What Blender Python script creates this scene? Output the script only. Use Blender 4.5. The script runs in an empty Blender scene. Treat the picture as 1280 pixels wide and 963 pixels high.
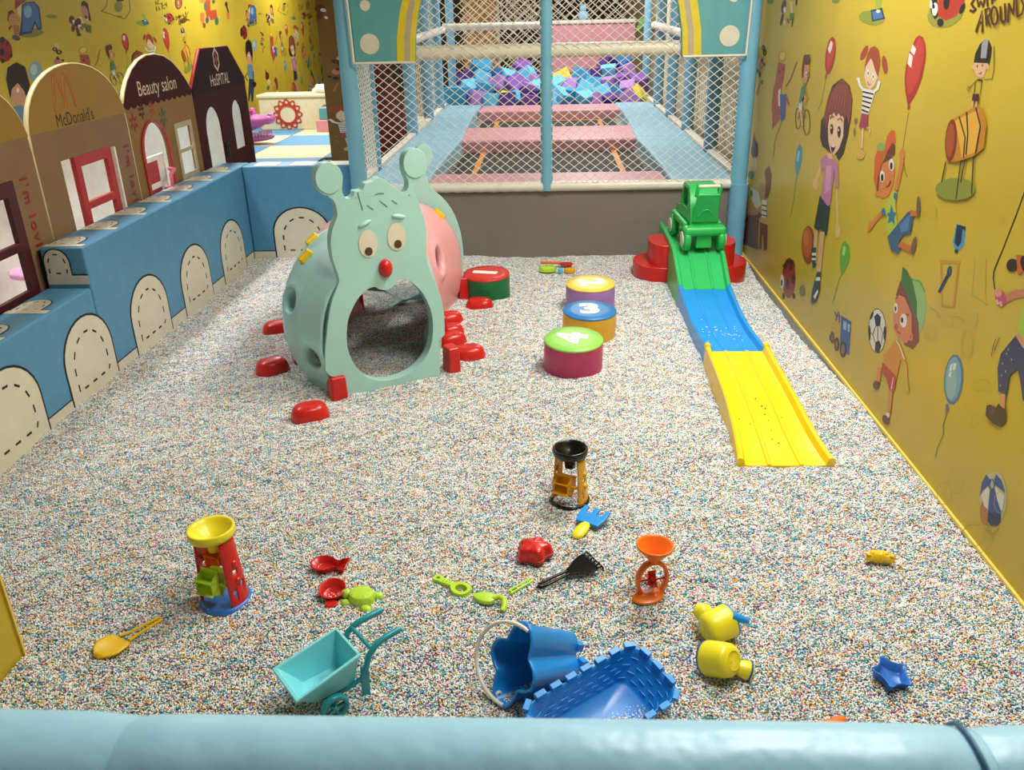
import bpy, bmesh, math, random
import numpy as np
from mathutils import Vector, Matrix, Euler
from mathutils.geometry import tessellate_polygon

random.seed(7)
SC = bpy.context.scene
COL = SC.collection
PI = math.pi

# ------------------------------------------------------------------ camera
def camera():
    p, y, r = math.radians(24.01), math.radians(2.786), math.radians(-1.372)
    fwd = Vector((-math.sin(y) * math.cos(p), math.cos(y) * math.cos(p), -math.sin(p)))
    right = Vector((math.cos(y), math.sin(y), 0))
    up = right.cross(fwd)
    r2 = right * math.cos(r) + up * math.sin(r)
    u2 = -right * math.sin(r) + up * math.cos(r)
    m = Matrix((r2, u2, -fwd)).transposed().to_4x4()
    m.translation = (0, 0, 1.7)
    cd = bpy.data.cameras.new('camera')
    cd.sensor_fit = 'HORIZONTAL'
    cd.sensor_width = 36
    cd.lens = 1050 / 1280 * 36
    cd.clip_start = 0.05
    cd.clip_end = 100
    cd.dof.use_dof = True
    cd.dof.focus_distance = 3.4
    cd.dof.aperture_fstop = 9.5
    co = bpy.data.objects.new('camera', cd)
    co.matrix_world = m
    COL.objects.link(co)
    SC.camera = co
camera()

# ------------------------------------------------------------------ light
w = bpy.data.worlds.new('room_air')
SC.world = w
w.use_nodes = True
w.node_tree.nodes['Background'].inputs[0].default_value = (1.0, 0.98, 0.95, 1)
w.node_tree.nodes['Background'].inputs[1].default_value = 0.13

def area(name, loc, size, power, color=(1, .985, .96), sy=None, aim=None, spread=180):
    l = bpy.data.lights.new(name, 'AREA')
    l.energy = power
    l.color = color
    l.shape = 'RECTANGLE'
    l.size = size
    l.size_y = sy or size
    l.spread = math.radians(spread)
    o = bpy.data.objects.new(name, l)
    o.location = loc
    if aim:
        o.rotation_euler = (Vector(aim) - Vector(loc)).to_track_quat('-Z', 'Y').to_euler()
    COL.objects.link(o)
    return o
# ceiling lamps of the bead pool, the trampoline bay and the play room on the left, plus one added light at the house fronts
area('ceiling_lamp_pool', (0.95, 3.9, 2.98), 0.7, 98, sy=1.0)
area('ceiling_lamp_pool_front', (0.7, 1.9, 2.98), 0.6, 52, sy=0.9)
area('ceiling_lamp_trampoline', (0.4, 8.6, 2.98), 0.8, 60)
area('ceiling_lamp_foam_pit', (0.5, 12.3, 2.98), 0.9, 90)
area('added_light_play_houses', (-2.92, 6.0, 2.98), 0.3, 68, sy=5.0, spread=110)  # added strip light, whitens the inner wall seen through the house windows
area('ceiling_lamp_play_room', (-3.7, 12.0, 2.98), 1.0, 105)
area('ceiling_lamp_play_room_back', (-3.7, 15.5, 2.98), 0.8, 95)

vs = SC.view_settings
vs.view_transform = 'Standard'
vs.look = 'None'
vs.exposure = 0.0
vs.gamma = 1.0
vs.use_curve_mapping = False

# ------------------------------------------------------------------ materials
def lin(h):
    c = [int(h[i:i + 2], 16) / 255 for i in (0, 2, 4)]
    return tuple(x / 12.92 if x <= .04045 else ((x + .055) / 1.055) ** 2.4 for x in c) + (1,)

def mat(name, hexa, rough=.5, var=.06, scale=14, bump=0., bscale=60, coat=0., spec=.5, metal=0., trans=0.):
    m = bpy.data.materials.new(name)
    m.use_nodes = True
    nt = m.node_tree
    b = nt.nodes['Principled BSDF']
    b.inputs['Roughness'].default_value = rough
    b.inputs['Specular IOR Level'].default_value = spec
    b.inputs['Coat Weight'].default_value = coat
    b.inputs['Metallic'].default_value = metal
    tc = nt.nodes.new('ShaderNodeTexCoord')
    n = nt.nodes.new('ShaderNodeTexNoise')
    n.inputs['Scale'].default_value = scale
    n.inputs['Detail'].default_value = 4
    nt.links.new(tc.outputs['Object'], n.inputs['Vector'])
    r = nt.nodes.new('ShaderNodeValToRGB')
    c = lin(hexa)
    r.color_ramp.elements[0].position = .3
    r.color_ramp.elements[1].position = .7
    r.color_ramp.elements[0].color = tuple(x * (1 - var) for x in c[:3]) + (1,)
    r.color_ramp.elements[1].color = tuple(min(1, x * (1 + var)) for x in c[:3]) + (1,)
    nt.links.new(n.outputs['Fac'], r.inputs['Fac'])
    nt.links.new(r.outputs['Color'], b.inputs['Base Color'])
    if bump:
        n2 = nt.nodes.new('ShaderNodeTexNoise')
        n2.inputs['Scale'].default_value = bscale
        n2.inputs['Detail'].default_value = 3
        nt.links.new(tc.outputs['Object'], n2.inputs['Vector'])
        bp = nt.nodes.new('ShaderNodeBump')
        bp.inputs['Strength'].default_value = bump
        bp.inputs['Distance'].default_value = .01
        nt.links.new(n2.outputs['Fac'], bp.inputs['Height'])
        nt.links.new(bp.outputs['Normal'], b.inputs['Normal'])
    return m

def attr_mat(name, attr, rough=.4, spec=.5):
    m = bpy.data.materials.new(name)
    m.use_nodes = True
    nt = m.node_tree
    b = nt.nodes['Principled BSDF']
    b.inputs['Roughness'].default_value = rough
    b.inputs['Specular IOR Level'].default_value = spec
    a = nt.nodes.new('ShaderNodeAttribute')
    a.attribute_name = attr
    nt.links.new(a.outputs['Color'], b.inputs['Base Color'])
    return m

PL = dict(rough=.32, var=.03)          # moulded plastic
VI = dict(rough=.42, var=.05, bump=.15, bscale=9)   # vinyl over foam
M = dict(
    yellow_wall=mat('yellow_wallpaper', 'BDA42E', .38, .05, 3, .03, 4),
    yellow_edge=mat('yellow_edge_strip', 'E4C85A', .5),
    grey_base=mat('grey_skirting', 'A8A49A', .6),
    white_wall=mat('white_paint', 'E6E4DE', .6),
    ceiling=mat('ceiling_paint', 'B9B4AA', .9),
    base=mat('bead_bed', '7A7872', .8, .3, 200),
    vinyl_blue=mat('blue_vinyl', '5290B6', **VI),
    vinyl_light=mat('light_blue_vinyl', '8FC3DA', **VI),
    vinyl_cream=mat('cream_vinyl', 'D9D4BE', **VI),
    vinyl_pink=mat('pink_vinyl', 'D995A0', **VI),
    vinyl_white=mat('white_vinyl', 'E4DFD0', **VI),
    vinyl_teal=mat('teal_vinyl', '5FA3A6', **VI),
    vinyl_yellow=mat('yellow_vinyl', 'DCC62E', **VI),
    vinyl_tan=mat('tan_vinyl', 'B6A888', **VI),
    post_blue=mat('blue_post_sleeve', '74B2CC', .42, .05, 9, .2, 14),
    rail_blue=mat('rail_sleeve', 'A6DAF2', .36, .04, 7, .6, 12),
    rail_seam=mat('rail_seam', '2F6A92', .4),
    column_blue=mat('blue_column_sleeve', '6CA6C4', .45),
    grey_panel=mat('grey_panel', '7E766C', .6, .08, 2),
    net=mat('cream_net_cord', 'F0EADA', .7),
    black=mat('black_print', '15130F', .5),
    cream=mat('cream_print', 'D8D3BE', .42, .04, 8),
    tramp=mat('black_trampoline_mat', '23201E', .75, .2, 30),
    orange_tape=mat('orange_tape', 'D98A2E', .5),
    foam_b=mat('blue_foam', '2F93BE', .8), foam_l=mat('light_blue_foam', '5FC0E4', .8),
    foam_n=mat('deep_blue_foam', '1E5F96', .8), foam_p=mat('lilac_foam', 'A478C0', .8),
    foam_u=mat('purple_foam', '7A4AA6', .8), foam_d=mat('dark_purple_foam', '4A2A78', .8),
    foam_y=mat('yellow_foam', 'D8C838', .8),
    mint=mat('mint_plastic', 'A6D4CC', .38, .04, 3),
    mint_dark=mat('mint_groove', '4E7E6C', .5),
    pink=mat('pink_plastic', 'ECA8AC', .36, .04, 3),
    red=mat('red_plastic', 'C8201A', .28, .03),
    yellow_p=mat('yellow_plastic', 'EEC414', **PL),
    lemon=mat('lemon_plastic', 'F0E22C', **PL),
    amber=mat('amber_plastic', 'E2A214', **PL),
    orange=mat('orange_plastic', 'F0761C', **PL),
    green=mat('green_plastic', '28B454', .3, .03),
    green_track=mat('green_track', '36BC66', .34, .04),
    blue_track=mat('blue_track', '2596E4', .34, .04),
    yellow_track=mat('yellow_track', 'F2CC12', .34, .03),
    white_p=mat('white_plastic', 'F2EEE6', .4),
    ivory=mat('ivory_eye', 'DCD2BC', .5), brown=mat('brown_pupil', '4E3A2A', .4),
    black_p=mat('black_plastic', '0C0B0B', .22, .02),
    blue_p=mat('blue_plastic', '2478C4', .34, .05),
    royal=mat('royal_blue_plastic', '1E90E4', .3, .05),
    star_blue=mat('star_blue_plastic', '2C70C4', .34, .04),
    navy_p=mat('deep_blue_plastic', '1A4FA0', .34),
    lime=mat('lime_plastic', 'B6DC3C', .36, .04),
    turq=mat('turquoise_plastic', '80E0EA', .3, .03),
    teal_p=mat('teal_plastic', '2494A0', .32, .03),
    st_green=mat('green_vinyl', '0F6B3A', .42), st_red=mat('red_vinyl', 'CE2E22', .4),
    st_purple=mat('purple_vinyl', '9C74B4', .42), st_yellow=mat('soft_yellow_vinyl', 'EACB4E', .42),
    st_gold=mat('gold_vinyl', 'D9A62A', .42), st_blue=mat('bright_blue_vinyl', '2C7AB8', .4),
    st_lime=mat('light_green_vinyl', '8ECB56', .42), st_magenta=mat('magenta_vinyl', 'B43662', .42),
    num=mat('white_number_print', 'F0ECE4', .45),
    board_yellow=mat('mustard_board', '96742C', .4, .04, 4, spec=.3), board_brown=mat('tan_board', '86694C', .45, .06, 6, spec=.25),
    board_tan=mat('ochre_board', '8A6630', .45, .05, 6, spec=.25), board_maroon=mat('maroon_board', '3E1011', .5, .06, 6, spec=.12),
    board_dark=mat('dark_maroon_board', '2A0B0B', .5, .08, 6, spec=.12), board_edge=mat('pale_board_edge', 'EAD9A6', .25),
    frame_maroon=mat('maroon_frame', '4A1820', .4), frame_red=mat('red_frame', 'B03030', .4),
    print_red=mat('red_print', '8E2020', .4), print_orange=mat('orange_print', 'B0662A', .4),
    print_cream=mat('cream_lettering', 'D8C4A8', .4), print_green=mat('green_print', '2E5A3A', .4),
    print_black=mat('black_lettering', '241812', .4),
    white_board=mat('white_board', 'F0EEE8', .5), grey_white=mat('pale_board', 'C9C9C2', .5),
    mat_blue=mat('blue_mat', '5E9CC6', .6), mat_cream=mat('cream_mat', 'E2D9B4', .6),
    box_cream=mat('cream_box', 'E4D9B8', .5), red_flower=mat('red_emblem', 'B83A2E', .5),
    dino=mat('pink_rocker_plastic', 'C86AB0', .35), dino_light=mat('pale_pink_plastic', 'E4A4CC', .35),
    pink_stool=mat('rose_plastic', 'D8707E', .4), dark_red=mat('dark_red_fabric', '5A1418', .75, .1),
    beige=mat('beige_panel', 'BFB190', .6, .06, 4), shade_yellow=mat('shaded_yellow_wallpaper', '6E4E18', .5, .05, 3),  # partition paper: the yellow wallpaper with its shade put into the colour
    brown_wall=mat('dark_backdrop', '4A3A2E', .7, .3, 5), orange_wall=mat('orange_backdrop', 'B07A34', .6, .4, 9),
    floor=mat('dark_floor', '6B5A48', .6), plush_w=mat('white_plush', 'F2EEEA', .95, .05, 30, .6, 80),
    plush_b=mat('blue_plush', '9CCBE4', .95, .05, 30, .6, 80), plush_g=mat('green_plush', '6FA04A', .95, .1, 30, .6, 80),
    plush_y=mat('yellow_plush', 'E8C860', .95, .1, 30, .6, 80),
)
M['prints'] = attr_mat('wallpaper_print', 'ink', .4)
M['beads'] = attr_mat('plastic_bead', 'bead_colour', .35)

# ------------------------------------------------------------------ mesh helpers
def rotz(a): return Matrix.Rotation(a, 4, 'Z')
def T(x, y, z): return Matrix.Translation((x, y, z))
def frame(o, x, y):
    x = Vector(x).normalized(); y = Vector(y).normalized(); z = x.cross(y)
    m = Matrix((x, y, z)).transposed().to_4x4(); m.translation = o
    return m

class MB:
    def __init__(s): s.v = []; s.f = []; s.sm = []; s.mi = []; s.mats = []
    def _m(s, m):
        if m is None: return 0
        if m not in s.mats: s.mats.append(m)
        return s.mats.index(m)
    def add(s, V, F, sm=False, m=None, X=None):
        o = len(s.v); i = s._m(m)
        for p in V:
            p = Vector(p)
            s.v.append(tuple(X @ p if X else p))
        for f in F:
            s.f.append([o + k for k in f]); s.sm.append(sm); s.mi.append(i)
        return s
    def box(s, c, d, X=None, m=None, taper=1.0):
        x, y, z = [k / 2 for k in d]; t = taper
        V = [(c[0] + a * (t if k > 0 else 1) * x, c[1] + b * (t if k > 0 else 1) * y, c[2] + k * z) for k in (-1, 1) for a, b in ((-1, -1), (1, -1), (1, 1), (-1, 1))]
        return s.add(V, [(3, 2, 1, 0), (4, 5, 6, 7), (0, 1, 5, 4), (1, 2, 6, 5), (2, 3, 7, 6), (3, 0, 4, 7)], False, m, X)
    def lathe(s, prof, n=28, X=None, m=None, sm=True, cap=True, squash=(1, 1)):
        V = [(r * math.cos(2 * PI * i / n) * squash[0], r * math.sin(2 * PI * i / n) * squash[1], z) for r, z in prof for i in range(n)]
        F = [(j * n + i, j * n + (i + 1) % n, (j + 1) * n + (i + 1) % n, (j + 1) * n + i) for j in range(len(prof) - 1) for i in range(n)]
        s.add(V, F, sm, m, X)
        if cap:
            for j, (r, z) in ((0, prof[0]), (len(prof) - 1, prof[-1])):
                if r > 1e-5:
                    ring = [(r * math.cos(2 * PI * i / n) * squash[0], r * math.sin(2 * PI * i / n) * squash[1], z) for i in range(n)]
                    s.add(ring, [list(range(n))[::(-1 if j == 0 else 1)]], False, m, X)
        return s
    def tube(s, pts, r, n=8, X=None, m=None, closed=False, cap=True):
        P = [Vector(p) for p in pts]; k = len(P)
        R = r if isinstance(r, (list, tuple)) else [r] * k
        V = []; ref = None
        for i, p in enumerate(P):
            a = P[(i - 1) % k] if closed or i > 0 else p
            b = P[(i + 1) % k] if closed or i < k - 1 else p
            t = (b - a).normalized()
            if ref is None: ref = Vector((0, 0, 1)) if abs(t.z) < .9 else Vector((1, 0, 0))
            u = (ref - t * ref.dot(t)).normalized(); w_ = t.cross(u); ref = u
            for q in range(n):
                g = 2 * PI * q / n
                V.append(p + (u * math.cos(g) + w_ * math.sin(g)) * R[i])
        F = []
        for i in range(k if closed else k - 1):
            j = (i + 1) % k
            F += [(i * n + q, i * n + (q + 1) % n, j * n + (q + 1) % n, j * n + q) for q in range(n)]
        s.add(V, F, True, m, X)
        if cap and not closed:
            s.add(V[:n], [list(range(n))[::-1]], False, m, X); s.add(V[-n:], [list(range(n))], False, m, X)
        return s
    def prism(s, out, holes=(), z0=0., z1=.02, X=None, m=None, ms=None, smside=False):
        loops = [list(out)] + [list(h) for h in holes]
        tri = tessellate_polygon([[Vector((x, y, 0)) for x, y in l] for l in loops])
        P = [p for l in loops for p in l]; n = len(P)
        a2 = lambda t: (P[t[1]][0] - P[t[0]][0]) * (P[t[2]][1] - P[t[0]][1]) - (P[t[2]][0] - P[t[0]][0]) * (P[t[1]][1] - P[t[0]][1])
        tri = [t if a2(t) > 0 else (t[0], t[2], t[1]) for t in tri]
        s.add([(x, y, z1) for x, y in P], [tuple(t) for t in tri], False, m, X)
        s.add([(x, y, z0) for x, y in P], [tuple(t)[::-1] for t in tri], False, m, X)
        V = [(x, y, z0) for x, y in P] + [(x, y, z1) for x, y in P]; F = []; k = 0
        for li, l in enumerate(loops):
            ar = sum(l[i][0] * l[(i + 1) % len(l)][1] - l[(i + 1) % len(l)][0] * l[i][1] for i in range(len(l)))
            fl = (ar > 0) == (li == 0)
            for i in range(len(l)):
                a, b = k + i, k + (i + 1) % len(l)
                F.append((a, b, n + b, n + a) if fl else (b, a, n + a, n + b))
            k += len(l)
        return s.add(V, F, smside, ms or m, X)
    def ball(s, c, r, X=None, m=None, n=16, k=9):
        r = r if isinstance(r, (list, tuple)) else (r, r, r)
        V = [(c[0], c[1], c[2] - r[2])]; F = []
        for j in range(1, k):
            t = -PI / 2 + PI * j / k
            for i in range(n):
                g = 2 * PI * i / n
                V.append((c[0] + r[0] * math.cos(t) * math.cos(g), c[1] + r[1] * math.cos(t) * math.sin(g), c[2] + r[2] * math.sin(t)))
        V.append((c[0], c[1], c[2] + r[2])); e = len(V) - 1
        for i in range(n):
            F.append((0, 1 + (i + 1) % n, 1 + i))
            F.append((e, 1 + (k - 2) * n + i, 1 + (k - 2) * n + (i + 1) % n))
            for j in range(k - 2):
                a = 1 + j * n + i; b = 1 + j * n + (i + 1) % n
                F.append((a, b, b + n, a + n))
        return s.add(V, F, True, m, X)
    def loft(s, secs, closed=True, X=None, m=None, sm=True, caps=False):
        n = len(secs[0]); V = [p for q in secs for p in q]
        F = [(j * n + i, j * n + (i + 1) % n, (j + 1) * n + (i + 1) % n, (j + 1) * n + i) for j in range(len(secs) - 1) for i in range(n if closed else n - 1)]
        s.add(V, F, sm, m, X)
        if caps:
            s.add(secs[0], [list(range(n))[::-1]], False, m, X); s.add(secs[-1], [list(range(n))], False, m, X)
        return s
    def build(s, name, m=None, parent=None, bevel=0, seg=2, sub=0, weld=False, solid=0, loc=None, rot=None, ang=35):
        me = bpy.data.meshes.new(name)
        me.from_pydata(s.v, [], s.f)
        if s.mats:
            for q in s.mats: me.materials.append(q)
            me.polygons.foreach_set('material_index', s.mi)
        elif m: me.materials.append(m)
        me.polygons.foreach_set('use_smooth', s.sm)
        if weld or bevel:
            b = bmesh.new(); b.from_mesh(me); bmesh.ops.remove_doubles(b, verts=b.verts, dist=1e-5); bmesh.ops.recalc_face_normals(b, faces=b.faces); b.to_mesh(me); b.free()
        me.update()
        o = bpy.data.objects.new(name, me); COL.objects.link(o)
        if parent: o.parent = parent
        if loc: o.location = loc
        if rot: o.rotation_euler = rot
        if solid:
            k = o.modifiers.new('thick', 'SOLIDIFY'); k.thickness = solid; k.offset = 0
        if bevel:
            k = o.modifiers.new('bevel', 'BEVEL'); k.width = bevel; k.segments = seg; k.limit_method = 'ANGLE'; k.angle_limit = math.radians(ang)
            k.harden_normals = True
        if sub:
            k = o.modifiers.new('sub', 'SUBSURF'); k.levels = sub; k.render_levels = sub
        if bevel:
            for p in me.polygons: p.use_smooth = True
        return o

def tag(o, label, cat, group=None, kind=None):
    if label: o['label'] = label
    if cat: o['category'] = cat
    if group: o['group'] = group
    if kind: o['kind'] = kind
    return o
def thing(name, label, cat, loc=(0, 0, 0), rz=0, group=None, rot=None):
    o = bpy.data.objects.new(name, None); COL.objects.link(o)
    o.empty_display_size = .1; o.location = loc; o.rotation_euler = rot or (0, 0, rz)
    return tag(o, label, cat, group)
def struct(o): o['kind'] = 'structure'; return o
def stuff(o): o['kind'] = 'stuff'; return o
def copy_tree(o, parent=None):
    c = o.copy(); COL.objects.link(c)
    if parent: c.parent = parent
    for ch in list(o.children): copy_tree(ch, c)
    return c
def text_mesh(s, size, offset=0., extrude=0., sp=1., al='CENTER'):
    cu = bpy.data.curves.new('lettering', 'FONT'); cu.body = s; cu.size = size; cu.offset = offset
    cu.space_character = sp; cu.align_x = al; cu.align_y = 'CENTER'; cu.extrude = extrude; cu.resolution_u = 3
    o = bpy.data.objects.new('lettering', cu)
    me = bpy.data.meshes.new_from_object(o)
    bpy.data.objects.remove(o); bpy.data.curves.remove(cu)
    return me
def lettering(name, s, size, X, m, parent=None, offset=0., sx=1., sp=1., al='CENTER'):
    me = text_mesh(s, size, offset, 0., sp, al); me.name = name
    me.transform(X @ Matrix.Diagonal((sx, 1, 1, 1)))
    me.materials.append(m)
    o = bpy.data.objects.new(name, me); COL.objects.link(o)
    if parent: o.parent = parent
    return o
def ring_pts(cx, cy, rx, ry, n=24, a0=0): return [(cx + rx * math.cos(a0 + 2 * PI * i / n), cy + ry * math.sin(a0 + 2 * PI * i / n)) for i in range(n)]
def ground(x, y):          # gentle swells of the bead surface
    return .010 * math.sin(2.1 * x + .6) * math.cos(1.7 * y) + .006 * math.sin(5.3 * x + 2 * y) + .004 * math.sin(9 * y - 4 * x)
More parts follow.
